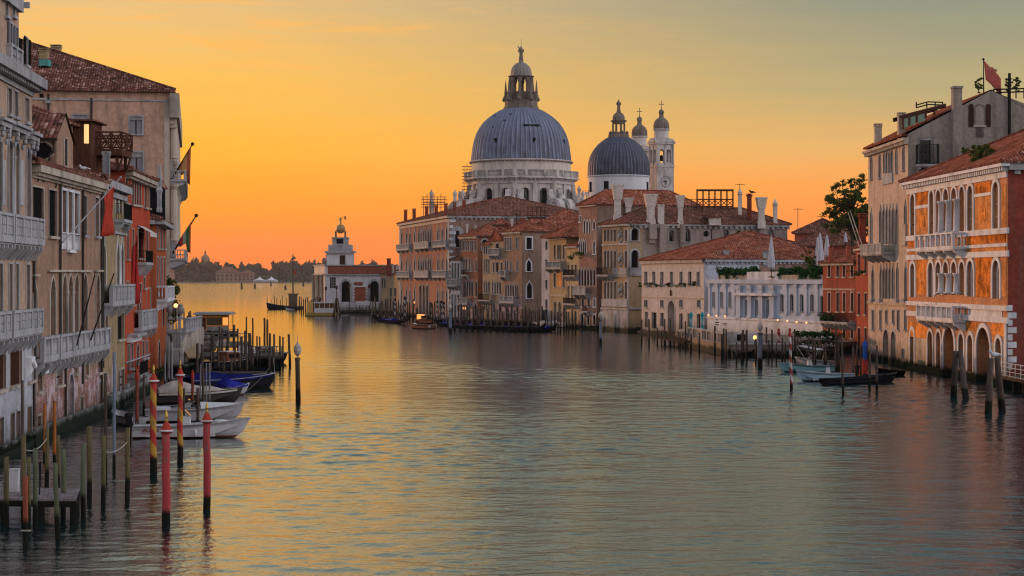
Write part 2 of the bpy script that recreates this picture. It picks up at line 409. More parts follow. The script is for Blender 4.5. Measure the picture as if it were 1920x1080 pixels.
OG = [(-1, 0), (-.985, .16), (-.90, .34), (-.72, .50), (-.46, .62), (-.24, .74), (-.09, .88), (0, 1)]
PT = [(-1, 0), (-.95, .25), (-.80, .52), (-.52, .78), (0, 1)]
def outline(style, w, h):
    r = w / 2
    if style == 'rect': return [(-r, 0), (-r, h), (r, h), (r, 0)]
    if style == 'arch':
        sp = max(h - r, .05); k = 6
        arc = [(-r * math.cos(math.pi * i / (2 * k)), sp + (h - sp) * math.sin(math.pi * i / (2 * k))) for i in range(k + 1)]
    elif style == 'seg':
        sp = h - r * .45; k = 5; arc = [(-r + r * i / k, sp + (h - sp) * math.sin(math.pi / 2 * i / k)) for i in range(k + 1)]
    else:
        T = OG if style == 'ogee' else PT
        ah = min(w * (1.15 if style == 'ogee' else .85), h * .6); sp = h - ah
        arc = [(r * x, sp + ah * y) for x, y in T]
    return [(-r, 0)] + arc + [(-x, z) for x, z in reversed(arc[:-1])] + [(r, 0)]
def circ(w, n=16): return [(-w / 2 * math.sin(2 * math.pi * i / n), w / 2 - w / 2 * math.cos(2 * math.pi * i / n)) for i in range(n)]

def wall_panel(mb, F, u0, u1, z0, z1, holes):
    """the wall of one facade with true openings: cells between, arch spandrels and reveals"""
    hs = [h for h in holes if h[0] - h[1] / 2 >= u0 - 1e-4 and h[0] + h[1] / 2 <= u1 + 1e-4]
    us = sorted({round(x, 4) for x in [u0, u1] + [h[0] + s * h[1] / 2 for h in hs for s in (-1, 1)]})
    for a, b in zip(us[:-1], us[1:]):
        if b - a < 1e-3: continue
        m = (a + b) / 2
        cuts = sorted([(max(z0, h[2]), min(z1, h[3])) for h in hs if abs(h[0] - m) < h[1] / 2])
        z = z0
        for c0, c1 in cuts:
            if c0 > z + 1e-4: mb.quad(F.p(a, z), F.p(b, z), F.p(b, c0), F.p(a, c0))
            z = max(z, c1)
        if z1 > z + 1e-4: mb.quad(F.p(a, z), F.p(b, z), F.p(b, z1), F.p(a, z1))
    for (uc, w, a, b, style, dep) in hs:
        h = b - a
        if style == 'circle':
            ol = circ(w); n = len(ol); hw = w / 2
            for i in range(n):
                p, q = ol[i], ol[(i + 1) % n]
                c = (-hw if p[0] + q[0] < 0 else hw, 0 if p[1] + q[1] < w else w)
                mb.add([F.p(uc + c[0], a + c[1]), F.p(uc + p[0], a + p[1]), F.p(uc + q[0], a + q[1])], [(0, 1, 2)])
            for i in range(n):      # square's corners between quarter fans
                pass
            for i in range(n):
                p, q = ol[i], ol[(i + 1) % n]
                mb.quad(F.p(uc + p[0], a + p[1]), F.p(uc + q[0], a + q[1]), F.p(uc + q[0], a + q[1], -dep), F.p(uc + p[0], a + p[1], -dep))
            continue
        ol = outline(style, w, h); n = len(ol)
        if style != 'rect':
            half = n // 2
            L = ol[1:half + 1]; Rr = ol[half:n - 1]
            for seq, cx in ((L, -w / 2), (Rr, w / 2)):
                vs = [F.p(uc + cx, b)] + [F.p(uc + x, a + z) for x, z in seq]
                mb.add(vs, [(0, i, i + 1) for i in range(1, len(seq))])
        for i in range(n - 1):
            p, q = ol[i], ol[i + 1]
            mb.quad(F.p(uc + p[0], a + p[1]), F.p(uc + q[0], a + q[1]), F.p(uc + q[0], a + q[1], -dep), F.p(uc + p[0], a + p[1], -dep))
        mb.quad(F.p(uc - w / 2, a), F.p(uc + w / 2, a), F.p(uc + w / 2, a, -dep), F.p(uc - w / 2, a, -dep))

wrnd = random.Random(77)
class Bld:
    def __init__(s, name, label, A, B, depth, top, wall, group=None, cat='palace', z0=-1.0, sidelen=None, n=None):
        s.A, s.B = A, B
        a = W(A[0], HZ, A[1]); b = W(B[0], HZ, B[1]); s.top = top; s.z0 = z0; s.wall = wall; s.depth = depth
        s.F = Fac(a, b, n=n); s.cat = cat
        s.root = thing(name, label, cat, ((a.x + b.x) / 2, (a.y + b.y) / 2, 0), group)
        back = -s.F.n * depth
        a2 = Vector((a.x, a.y)); b2 = Vector((b.x, b.y))
        s.SB = Fac(b2, b2 + back, n=s.F.d); s.SA = Fac(a2, a2 + back, n=-s.F.d); s.BK = Fac(a2 + back, b2 + back, n=back)
    def win(s, px, wp, y0, y1, style='rect', fac=None, pane='glass', frame='stone', fw=.14, pr=.05, dep=.17, sill=True, bars=(1, 2), shut=None, name='window', barmat='dark', wm=None, z=None, u=None, hole=True):
        """a window given by its photo column, width and rows (or u / wm / z in metres)"""
        F = fac or s.F
        if pane == 'glass' and wrnd.random() < .3: pane = wrnd.choice(('curtain', 'shut_brown', 'dark'))
        uc = F.u(px) if u is None else u
        w = F.w(px, wp) if wm is None else wm
        a, b = (F.z(px, y1), F.z(px, y0)) if z is None else z
        if style == 'circle': b = a + w
        h = b - a
        if hole: F.holes.append((uc, w, a, b, style, dep))
        ol = circ(w) if style == 'circle' else outline(style, w, h)
        mb = MB(); mb.add([F.p(uc + x, a + zz, -dep + .002) for x, zz in ol], [tuple(range(len(ol)))])
        root = mb.build(name, MT[pane] if isinstance(pane, str) else pane, s.root)
        if frame and fw > 0:
            m = MB(); k = len(ol)
            if style == 'circle':
                ou = [(x * (1 + 2 * fw / w), w / 2 + (zz - w / 2) * (1 + 2 * fw / w)) for x, zz in ol]; rg = range(k)
            else:
                sp = min([zz for x, zz in ol[1:-1]]) if style != 'rect' else h
                ou = [(x * (1 + 2 * fw / w), zz if zz <= sp + 1e-6 and style != 'rect' else (zz + fw if style == 'rect' and zz > 0 else (sp + (zz - sp) * (1 + fw * (1.3 if style == 'ogee' else 1) / max(h - sp, .01)) if zz > sp else zz))) for x, zz in ol]; rg = range(k - 1)
            for i in rg:
                j = (i + 1) % k; p, q, P_, Q_ = ol[i], ol[j], ou[i], ou[j]
                X = lambda c, o: F.p(uc + c[0], a + c[1], o)
                m.quad(X(p, pr), X(q, pr), X(Q_, pr), X(P_, pr)); m.quad(X(P_, pr), X(Q_, pr), X(Q_, 0), X(P_, 0)); m.quad(X(q, pr), X(p, pr), X(p, -.06), X(q, -.06))
            m.build('frame', MT[frame] if isinstance(frame, str) else frame, root)
        if sill and style != 'circle':
            m = MB(); F.box(m, uc - w / 2 - fw - .06, uc + w / 2 + fw + .06, a - .16, a - .004, .004, pr + .14)
            m.build('sill', MT[frame] if isinstance(frame, str) else MT['stone'], root)
        if bars and (bars[0] or bars[1]):
            m = MB(); t = max(.03, min(.055, w * .05)); hh = h if style in ('rect',) else h * .8
            for i in range(bars[0]):
                x = -w / 2 + w * (i + 1) / (bars[0] + 1); F.box(m, uc + x - t, uc + x + t, a, a + hh, -dep + .01, -dep + .06)
            for i in range(bars[1]):
                zz = hh * (i + 1) / (bars[1] + 1); F.box(m, uc - w / 2, uc + w / 2, a + zz - t, a + zz + t, -dep + .012, -dep + .055)
            m.build('glazing_bar', MT[barmat], root)
        if shut:
            for sgn in (-1, 1):
                if shut == 'L' and sgn > 0 or shut == 'R' and sgn < 0: continue
                m = MB(); e0 = uc + sgn * (w / 2 + .01); e1 = uc + sgn * (w + .01)
                F.box(m, min(e0, e1), max(e0, e1), a, b, pr + .01, pr + .07); m.build('shutter', MT['shut_black' if shut is True else 'shut_grey'], root)
        return root
    def row(s, pxs, wp, y0, y1, style='rect', zref=None, **k):
        """repeats of one window at the same height: the rows are read at the first column"""
        F = k.get('fac') or s.F; p0 = pxs[0] if zref is None else zref
        z = (F.z(p0, y1), F.z(p0, y0)); wm = k.pop('wm', None)
        if wm is None: wm = F.w(pxs[len(pxs) // 2], wp)
        return [s.win(p, wp, y0, y1, style, z=z, wm=wm, **k) for p in pxs]
    def band(s, z0, z1, out, mat, name='string_course', fac=None, u0=None, u1=None, dent=0.0, dz=.2, parent=None, o0=.004):
        F = fac or s.F; m = MB(); a = 0 if u0 is None else u0; b = F.L if u1 is None else u1
        F.box(m, a, b, z0, z1, o0, out); x = a + dent * .5
        while dent and x < b - dent * .3: F.box(m, x, x + dent * .5, z0 - dz, z0 - .003, .006, out * .72); x += dent
        o = m.build(name, MT[mat] if isinstance(mat, str) else mat, parent or s.root)
        return o
    def panel(s, px0, px1, y0, y1, mat, name='panel', fac=None, out=.03):
        F = fac or s.F; pc = (px0 + px1) / 2
        m = MB(); F.box(m, F.u(px0), F.u(px1), F.z(pc, y1), F.z(pc, y0), .003, out)
        return m.build(name, MT[mat] if isinstance(mat, str) else mat, s.root)
    def pipe(s, px, y0, y1, fac=None, r=.07, mat='lead', name='drainpipe'):
        F = fac or s.F; u = F.u(px); m = MB(); m.tube([F.p(u, F.z(px, y1), .1), F.p(u, F.z(px, y0), .1)], r, 6)
        m.build(name, MT[mat], s.root)
    def balcony(s, u0, u1, z, h=1.05, proj=.9, mat='stone', fac=None, style='baluster', brackets=0, slab=.22, step=.28, solid=.55, name='balcony'):
        F = fac or s.F; M_ = MT[mat] if isinstance(mat, str) else mat
        m = MB(); F.box(m, u0, u1, z - slab, z, .003, proj); F.box(m, u0 + .08, u1 - .08, z - slab - .1, z - slab - .002, .003, proj - .12)
        root = m.build(name, M_, s.root)
        m = MB(); t = .16
        if style == 'iron':
            g = MB()
            for o in (z + .1, z + h): F.box(g, u0 + .02, u1 - .02, o - .025, o + .025, proj - .06, proj - .02)
            x = u0 + .05
            while x < u1 - .03: F.box(g, x, x + .03, z, z + h - .026, proj - .055, proj - .03); x += .14
            for uu in (u0 + .02, u1 - .05):
                F.box(g, uu, uu + .03, z + h - .02, z + h + .02, .01, proj - .06)
                y = .12
                while y < proj - .1: F.box(g, uu + .002, uu + .028, z, z + h - .021, y, y + .03); y += .16
            g.build('railing', MT['iron'], root)
        else:
            F.box(m, u0, u1, z + h - .14, z + h, proj - .26, proj + .03); F.box(m, u0 + .002, u1 - .002, z + .002, z + .12, proj - .24, proj)
            for uu in (u0, u1 - .2): F.box(m, uu, uu + .2, z + h - .13, z + h - .01, .01, proj - .262)
            m.build('rail', M_, root)
            b = MB(); n = max(1, round((u1 - u0) / (2.0 if solid < .9 else 1.4)))
            for i in range(n + 1):
                x = u0 + .03 + (u1 - u0 - .36) * i / n; F.box(b, x, x + .3, z + .122, z + h - .142, proj - .25, proj + .01)
                if style != 'panel': b.build('pedestal', M_, root); b = MB()
            if style == 'panel':
                F.box(b, u0 + .04, u1 - .04, z + .123, z + h - .143, proj - .2, proj - .08)
                for i in range(n):
                    x0 = u0 + .03 + (u1 - u0 - .36) * i / n + .3; x1 = u0 + .03 + (u1 - u0 - .36) * (i + 1) / n; k = max(1, round((x1 - x0) / .5))
                    for j in range(k):
                        q0 = x0 + (x1 - x0) * j / k + .05; q1 = x0 + (x1 - x0) * (j + 1) / k - .05
                        for r_ in range(2): F.box(b, q0, q1, z + .2 + r_ * (h - .36) / 2, z + .2 + (r_ + .8) * (h - .36) / 2, proj - .081, proj - .03)
                b.build('parapet', M_, root)
            else:
                g = MB()
                for i in range(n):
                    x0 = u0 + .03 + (u1 - u0 - .36) * i / n + .3; x1 = u0 + .03 + (u1 - u0 - .36) * (i + 1) / n
                    k = max(1, int((x1 - x0) / step))
                    for j in range(k):
                        x = x0 + (x1 - x0) * (j + .5) / k; q = F.p(x, z + .123, proj - .13)
                        g.lathe(q, [(.05, 0), (.06, .04), (.085, (h - .27) * .3), (.04, (h - .27) * .75), (.055, h - .27)], 6, cap=False)
                for uu in (u0 + .1, u1 - .1):
                    y = .2
                    while y < proj - .3:
                        g.lathe(F.p(uu, z + .123, y), [(.05, 0), (.085, (h - .27) * .3), (.04, (h - .27) * .75), (.05, h - .27)], 6, cap=False); y += .3
                g.build('balustrade', M_, root)
        nb = brackets or max(2, round((u1 - u0) / 1.3))
        for i in range(nb):
            g = MB()
            x = u0 + .15 + (u1 - u0 - .5) * i / max(1, nb - 1)
            pr = [(0, -.75), (.12, -.75), (proj * .45, -.5), (proj * .9, -.18), (proj * .9, -.0), (0, 0)]
            P0 = [F.p(x, z - slab - .103 + q[1], q[0] + .004) for q in pr]; P1 = [F.p(x + .22, z - slab - .103 + q[1], q[0] + .004) for q in pr]; k = len(pr)
            g.add(P0 + P1, [tuple(range(k)), tuple(range(2 * k - 1, k - 1, -1))] + [(i_, k + i_, k + (i_ + 1) % k, (i_ + 1) % k) for i_ in range(k)])
            g.build('bracket', M_, root)
        return root
    def bal_px(s, px0, px1, yfloor, yrail, **k):
        F = k.get('fac') or s.F; pc = (px0 + px1) / 2; z = F.z(pc, yfloor)
        return s.balcony(F.u(px0), F.u(px1), z, h=F.z(pc, yrail) - z, **k)
    def cols(s, pxs, r, z0, z1, mat='stone', fac=None, out=.0, name='column'):
        F = fac or s.F
        for p in pxs:
            u = F.u(p); m = MB(); q = F.p(u, z0, out); H = z1 - z0
            m.lathe(q, [(r * 1.4, 0), (r * 1.4, .12), (r * 1.05, .16), (r, H * .3), (r * .88, H - .35), (r * .95, H - .33), (r * 1.2, H - .1), (r * 1.25, H)], 10)
            m.build(name, MT[mat], s.root, smooth=True)
    def hip(s, rise, ov=.5, mat='tile', thick=.16, ridge=None, gable=False, top=None, name='roof', inset=None, u0=0.0, u1=None, d0=0.0, d1=None, parent=None):
        """hipped (or gabled) tiled roof over the footprint, with an eave slab"""
        F = s.F; z = (s.top if top is None else top); L = F.L if u1 is None else u1; D = s.depth if d1 is None else d1
        a0, a1, b0, b1 = u0 - ov, L + ov, ov - d0, -(D + ov)
        P = F.p; W_ = a1 - a0; T = b0 - b1; m = MB(); m.mat(1)
        m.box8([P(a0, z, b0), P(a1, z, b0), P(a1, z, b1), P(a0, z, b1), P(a0, z + thick, b0), P(a1, z + thick, b0), P(a1, z + thick, b1), P(a0, z + thick, b1)])
        m.mat(0); zt = z + thick + .012; zr = zt + rise
        c = [P(a0, zt, b0), P(a1, zt, b0), P(a1, zt, b1), P(a0, zt, b1)]
        if ridge is None: ridge = 'u' if W_ >= T else 'd'
        if ridge == 'u':
            i0 = i1 = 0 if gable else min(T, W_) / 2 * .98
            if inset is not None: i0 = i1 = inset
            r0, r1 = P(a0 + i0, zr, (b0 + b1) / 2), P(a1 - i1, zr, (b0 + b1) / 2)
            m.add(c + [r0, r1], [(0, 1, 5, 4), (2, 3, 4, 5)]); m.add([c[1], c[2], r1], [(0, 1, 2)]); m.add([c[3], c[0], r0], [(0, 1, 2)])
            hips = [(c[0], r0), (c[3], r0), (c[1], r1), (c[2], r1), (r0, r1)]
        else:
            i0 = 0 if gable else min(T, W_) / 2 * .98
            if inset is not None: i0 = inset
            um = (a0 + a1) / 2; r0, r1 = P(um, zr, b0 - i0), P(um, zr, b1 + i0)
            m.add([c[1], c[2], r1, r0], [(0, 1, 2, 3)]); m.add([c[3], c[0], r0, r1], [(0, 1, 2, 3)]); m.add([c[0], c[1], r0], [(0, 1, 2)]); m.add([c[2], c[3], r1], [(0, 1, 2)])
            hips = [(c[0], r0), (c[1], r0), (c[2], r1), (c[3], r1), (r0, r1)]
        ro = m.build(name, [MT[mat], MT['tile_dull']], parent or s.root, uv=True)
        g = MB()
        for a, b in hips:
            if (a - b).length > .3: g.tube([a + Vector((0, 0, .03)), b + Vector((0, 0, .06))], .13, 6)
        g.build('ridge_tile', MT[mat], ro, uv=True)
        return ro
    def chimney(s, px, Y, ybase, ytop, wp, kind='box', mat=None, depth=None, name='chimney'):
        """a stack standing on the roof, placed by column and depth"""
        z0, z1 = ZY(ybase, Y), ZY(ytop, Y); w = wp / FPX * Y; c = W(px, HZ, Y); c.z = z0; H = z1 - z0; m = MB()
        if kind == 'box':
            h = w / 2; d = (depth or w) / 2
            m.box(c.x - h * .86, c.x + h * .86, c.y - d * .86, c.y + d * .86, z0 - .8, z1 - .32)
            m.box(c.x - h, c.x + h, c.y - d, c.y + d, z1 - .318, z1 - .2)
            for sx in (-.6, .6):
                for sy in (-.6, .6): m.box(c.x + sx * h - .12, c.x + sx * h + .12, c.y + sy * d - .12, c.y + sy * d + .12, z1 - .198, z1 - .08)
            m.box(c.x - h * 1.05, c.x + h * 1.05, c.y - d * 1.05, c.y + d * 1.05, z1 - .078, z1)
        elif kind == 'bell':                      # inverted-bell Venetian pot on a square shaft
            h = w * .26; m.box(c.x - h, c.x + h, c.y - h, c.y + h, z0 - .8, z0 + H * .55)
            m.box(c.x - h * 1.25, c.x + h * 1.25, c.y - h * 1.25, c.y + h * 1.25, z0 - .8, z0 + H * .12)
            m.lathe((c.x, c.y, z0 + H * .552), [(w * .39, 0), (w * .42, .08), (w * .58, H * .36), (w * .63, H * .40), (w * .63, H * .447), (w * .5, H * .448)], 4, a0=math.pi / 4 + .1)
        elif kind == 'round':
            h = w * .3; m.box(c.x - h, c.x + h, c.y - h, c.y + h, z0 - .8, z1 - w * .5)
            m.lathe((c.x, c.y, z1 - w * .5), [(h * 1.0, 0), (h * 1.3, .06), (w * .5, w * .2), (w * .5, w * .3), (h, w * .32), (h, w * .4), (w * .52, w * .42), (w * .4, w * .5)], 8)
        else:                                     # little turret with spire
            h = w * .28; m.box(c.x - h, c.x + h, c.y - h, c.y + h, z0 - .8, z0 + H * .68)
            m.lathe((c.x, c.y, z0 + H * .682), [(w * .3, 0), (w * .5, .1), (w * .5, .18), (w * .28, .22), (w * .26, H * .1), (w * .42, H * .11), (w * .2, H * .2), (.04, H * .31)], 8)
        return m.build(name, mat or s.wall, s.root, uv=True)
    def finish(s, sides=True, flat=True):
        m = MB()
        wall_panel(m, s.F, 0, s.F.L, s.z0, s.top, s.F.holes)
        wall_panel(m, s.SB, 0, s.SB.L, s.z0, s.top, s.SB.holes); wall_panel(m, s.SA, 0, s.SA.L, s.z0, s.top, s.SA.holes)
        wall_panel(m, s.BK, 0, s.BK.L, s.z0, s.top, [])
        if flat:
            q = [s.F.p(0, s.top - .02), s.F.p(s.F.L, s.top - .02), s.F.p(s.F.L, s.top - .02, -s.depth), s.F.p(0, s.top - .02, -s.depth)]; m.quad(*q)
        s.walls = m.build('wall', s.wall, s.root, uv=True)
        return s

def figure(mb, c, h, arm=False, face=0.0):
    """a robed standing stone figure, h metres tall"""
    x, y, z = c
    mb.lathe((x, y, z), [(h * .17, 0), (h * .16, h * .08), (h * .12, h * .35), (h * .125, h * .5), (h * .15, h * .66), (h * .155, h * .76), (h * .10, h * .82), (h * .05, h * .84)], 10)
    mb.ball((x, y, z + h * .91), h * .065, h * .07, h * .085, 8, 6)
    ca, sa = math.cos(face), math.sin(face)
    for sgn in (-1, 1):
        e = (x + sgn * h * .2 * ca, y + sgn * h * .2 * sa - h * .06, z + h * (.6 if not (arm and sgn > 0) else .78)); hnd = (x + sgn * h * .12 * ca, y - h * .16, z + h * .52) if not (arm and sgn > 0) else (x + h * .3 * ca, y - h * .1, z + h * .98)
        mb.tube([(x + sgn * h * .13 * ca, y + sgn * h * .13 * sa, z + h * .76), e, hnd], [h * .05, h * .042, h * .03], 6)
    return mb
# ------------------------------------------------------------------ water
def water_mat():
    M = NT('canal_water'); p = M.pos(); q = M.xyz(p); yy = q[1]
    n1 = M.noise(p, .45, 2, .5, (.42, 1.0, 1)); n2 = M.noise(p, 1.35, 3, .6, (.8, 1.0, 1)); n3 = M.noise(p, 3.8, 3, .6, (.9, 1.0, 1))
    side = M.math('ADD', q[0], M.math('MULTIPLY', yy, .07)); lee = M.rng(side, -8, 14, .10, .25, True)
    far = M.math('MULTIPLY', M.rng(yy, 170, 250, 0, 1), M.math('ADD', lee, M.rng(yy, 430, 900, 0, .5)))     # beyond the modelled waves
    h = M.math('ADD', M.math('MULTIPLY', far, M.math('ADD', M.math('MULTIPLY', n1, .34), M.math('MULTIPLY', n2, .17))), M.math('MULTIPLY', M.math('MULTIPLY', n3, .030), M.rng(yy, 60, 200, 1, .25)))
    bp = M.n('ShaderNodeBump'); bp.inputs['Strength'].default_value = 1.0; bp.inputs['Distance'].default_value = 1.0; M.l(h, bp.inputs['Height'])
    # wind ripples are steeper on their lee face: the mean facet leans a little down the canal
    ln = M.n('ShaderNodeCombineXYZ'); M.l(M.math('MULTIPLY', M.math('ADD', M.rng(side, -8, 14, LEAN0, LEAN1, True), M.rng(yy, 110, 210, 0, .022, True)), -1.0), ln.inputs[1])
    va = M.n('ShaderNodeVectorMath', operation='ADD'); M.l(bp.outputs[0], va.inputs[0]); M.l(ln.outputs[0], va.inputs[1]); vn = M.n('ShaderNodeVectorMath', operation='NORMALIZE'); M.l(va.outputs[0], vn.inputs[0])
    fr = M.n('ShaderNodeFresnel'); fr.inputs['IOR'].default_value = 1.6; gl = M.n('ShaderNodeBsdfGlossy'); gl.inputs['Roughness'].default_value = .04; di = M.n('ShaderNodeBsdfDiffuse'); di.inputs['Color'].default_value = (.008, .030, .033, 1)
    for x in (fr, gl): M.l(vn.outputs[0], x.inputs['Normal'])
    mx = M.n('ShaderNodeMixShader'); M.l(M.math('POWER', fr.outputs[0], M.rng(side, -8, 14, .36, .80, True)), mx.inputs[0]); M.l(di.outputs[0], mx.inputs[1]); M.l(gl.outputs[0], mx.inputs[2]); M.l(mx.outputs[0], M.out.inputs['Surface']); M.t.nodes.remove(M.b)
    return M.m
LEAN0, LEAN1, SLOPE = -.006, .000, .125
def water():
    rw = np.random.RandomState(4); xs = np.arange(-34, 52.01, .2); ys = [44.0]
    while ys[-1] < 262: ys.append(ys[-1] + max(.115, .001 * ys[-1]))
    ys = np.array(ys); X, Y = np.meshgrid(xs, ys); Z = np.zeros_like(X); n = 96; tot = 0
    for i in range(n):
        lam = .46 * (2.9 / .46) ** rw.rand() if i > 14 else rw.uniform(3, 6.5); th = rw.normal(0, .6 if i > 14 else .35); kx, ky = math.sin(th) * 2 * math.pi / lam, math.cos(th) * 2 * math.pi / lam; amp = lam ** .7; tot += (amp * 2 * math.pi / lam) ** 2 / 2
        ph = kx * X + ky * Y + rw.rand() * 6.28; Z += amp * (np.sin(ph) + .22 * np.cos(2 * ph))
    Z *= SLOPE / math.sqrt(tot)
    g = .62 + .38 * np.sin(X * .09 + 1.3 * np.sin(Y * .035)) * np.sin(Y * .05 + .6 * np.sin(X * .11))      # gust patches and slicks
    s_ = np.clip((X + .07 * Y + 8) / 22, 0, 1); g *= .62 + .38 * s_
    g *= np.clip(1.15 - (Y - 55) / 260, .35, 1) * np.clip((260 - Y) / 70, 0, 1) * np.clip((X + 34) / 3, 0, 1) * np.clip((52 - X) / 3, 0, 1) * np.clip((Y - 44) / 3, 0, 1)
    Z *= g; nx, ny = len(xs), len(ys); v = np.stack([X, Y, Z], -1).reshape(-1, 3); i = np.arange(nx * ny).reshape(ny, nx)
    f = np.stack([i[:-1, :-1], i[:-1, 1:], i[1:, 1:], i[1:, :-1]], -1).reshape(-1, 4).tolist(); v = v.tolist(); o = len(v); x0, x1, y0, y1 = xs[0], xs[-1], ys[0], ys[-1]
    v += [(-2500, -250, 0), (2500, -250, 0), (2500, y0, 0), (-2500, y0, 0), (-2500, y1, 0), (2500, y1, 0), (2500, 4150, 0), (-2500, 4150, 0), (x0, y0, 0), (x1, y0, 0), (x1, y1, 0), (x0, y1, 0)]
    f += [[o + k for k in q] for q in ((0, 1, 2, 9, 8, 3), (3, 8, 11, 4), (9, 2, 5, 10), (4, 11, 10, 5, 6, 7))]
    me = bpy.data.meshes.new('water'); me.from_pydata(v, [], f); me.materials.append(water_mat()); me.polygons.foreach_set('use_smooth', [True] * len(f)); ob = bpy.data.objects.new('water', me); COL.objects.link(ob)
    tag(ob, 'rippled canal and lagoon water', None, None, 'structure')
water()

# land under the two banks and the far island
earth = plain('earth', (.12, .10, .08), .95, sc=.3)
mg = MB()
mg.prism([(60, 60), (43.5, 150), (43.5, 205), (44, 240), (33, 285), (24, 310), (17, 345), (4, 372), (-8, 412), (-24, 476), (-30, 520), (-40, 640), (300, 900), (900, 700), (500, 60)], -2.0, .25)
tag(mg.build('ground', earth), 'low ground behind the palaces', None, None, 'structure')
mg = MB(); mg.prism([(-44, -60), (-28, 80), (-31, 130), (-34, 170), (-37, 205), (-46, 250), (-600, 250), (-600, -60)], -2.0, .25)
tag(mg.build('ground', earth), 'low ground behind the palaces', None, None, 'structure')
FY = 3300.0
mg = MB(); mg.prism([(-2450, FY), (2450, FY), (2450, FY + 800), (-2450, FY + 800)], -2, 1.4)
tag(mg.build('ground', plain('island_quay', (.20, .17, .15), .9, sc=.02)), 'far island with its long quay', None, None, 'structure')

# far wood: one mass of clumped crowns
rn = random.Random(3)
mt = MB()
def clump(mb, c, r, n, size, rnd, flat=.8):
    """leaf-sized faces scattered through a crown's volume, denser in knots"""
    knots = [(rnd.uniform(-1, 1), rnd.uniform(-1, 1), rnd.uniform(-.8, 1)) for _ in range(max(4, n // 40))]
    for i in range(n):
        k = rnd.choice(knots); v = [k[j] * .72 + rnd.gauss(0, .2) for j in range(3)]
        q = Vector((c[0] + v[0] * r[0], c[1] + v[1] * r[1], c[2] + v[2] * r[2]))
        a = Vector((rnd.gauss(0, 1), rnd.gauss(0, 1), rnd.gauss(0, flat))).normalized(); b = a.cross(Vector((rnd.gauss(0, 1), rnd.gauss(0, 1), rnd.gauss(0, 1)))).normalized()
        s = size * rnd.uniform(.6, 1.3)
        mb.add([q - a * s, q + b * s * .55, q + a * s, q - b * s * .55], [(0, 1, 2, 3)])
x = -640.0
while x < 60:
    hgt = rn.uniform(24, 38) + 7 * math.sin(x * .03) + (6 if -330 < x < -250 else 0)
    rr = rn.uniform(6, 12); y = FY + 40 + rn.uniform(0, 110)
    clump(mt, (x, y, hgt * .58), (rr, rr, hgt * .45), 260, 4.4, rn)
    clump(mt, (x + rn.uniform(-6, 6), FY + 25, 7), (10, 6, 8), 120, 3.6, rn); clump(mt, (x + rn.uniform(-6, 6), FY + 60, 15), (11, 6, 9), 120, 4, rn)
    x += rn.uniform(4.5, 8)
tag(mt.build('treeline', leafmat('far_leaves', (.030, .038, .030), (.062, .066, .048))), 'distant dark wood along the island shore', 'wood', None, 'stuff')

far_wall = stucco('far_villa_wall', (.25, .17, .115), (.21, .135, .095), tidal=False, sc=.1)
def far_house(name, label, px0, px1, ytop, rise, dy=0, mat=far_wall, cols=5, rows=2):
    b = Bld(name, label, (px0, FY + 12 + dy), (px1, FY + 12 + dy), 26, ZY(ytop, FY), mat, 'villas on the far island', 'house')
    L = b.F.L
    for i in range(cols):
        for j in range(rows):
            z0 = 4 + j * (b.top - 5) / rows; b.win(0, 0, 0, 0, u=L * (i + .5) / cols, wm=min(3, L / cols * .4), z=(z0, z0 + (b.top - 5) / rows * .6), frame=None, bars=None, sill=False, pane='dark')
    b.finish(); b.hip(rise, 1.5, 'tile_dull', .6); return b
far_house('villa', 'ochre villa with hipped roof on the far shore', 405, 446, 511, 9, 0)
far_house('villa', 'low pinkish villa beside the ochre one across the lagoon', 446, 476, 513.5, 6, 6, stucco('far_pink_wall', (.24, .145, .11), (.20, .12, .09), tidal=False, sc=.1), 4, 2)
far_house('pavilion', 'small pale pavilion near the far treetops behind the ochre villa', 374, 394, 505, 6, 60, far_wall, 2, 2)
# church tower rising over the trees
ct = thing('church_tower', 'pale domed church tower above the far trees', 'tower', W(385, 0, FY + 90).to_2d().to_3d())
q = ct.location; m = MB(); m.box(q.x - 7, q.x + 7, q.y - 7, q.y + 7, 0, ZY(494, FY + 90)); m.build('shaft', far_wall, ct)
z = ZY(494, FY + 90); m = MB(); m.lathe((q.x, q.y, z + .01), [(9, 0), (9, 1), (7, 1.2), (7, 7), (8, 7.2), (7.4, 10), (5, 13.5), (2, 15.5), (1.6, 18), (1.9, 19), (0.2, 24)], 12); m.build('dome', far_wall, ct)
# white marquees on the far quay
for px0, px1, lab in ((474, 499, 'white peaked marquee nearer the villas on the far quay'), (497, 521, 'white peaked marquee further along the far quay')):
    c = W((px0 + px1) / 2, 0, FY + 6); w = (px1 - px0) / 2 / FPX * FY
    r_ = thing('marquee', lab, 'tent', (c.x, c.y, 1.4), 'marquees on the far quay')
    m = MB(); m.box(c.x - w * .9, c.x + w * .9, c.y - 4, c.y + 9, 1.4, 4); m.build('wall', plain('canvas', (.5, .48, .5), .8), r_)
    m = MB(); m.lathe((c.x, c.y + 2, 4.01), [(w * 1.05, 0), (w * .8, .8), (w * .45, 2.4), (w * .18, 4.6), (.3, 6.6)], 14); m.build('roof', MT['stone_white'], r_)
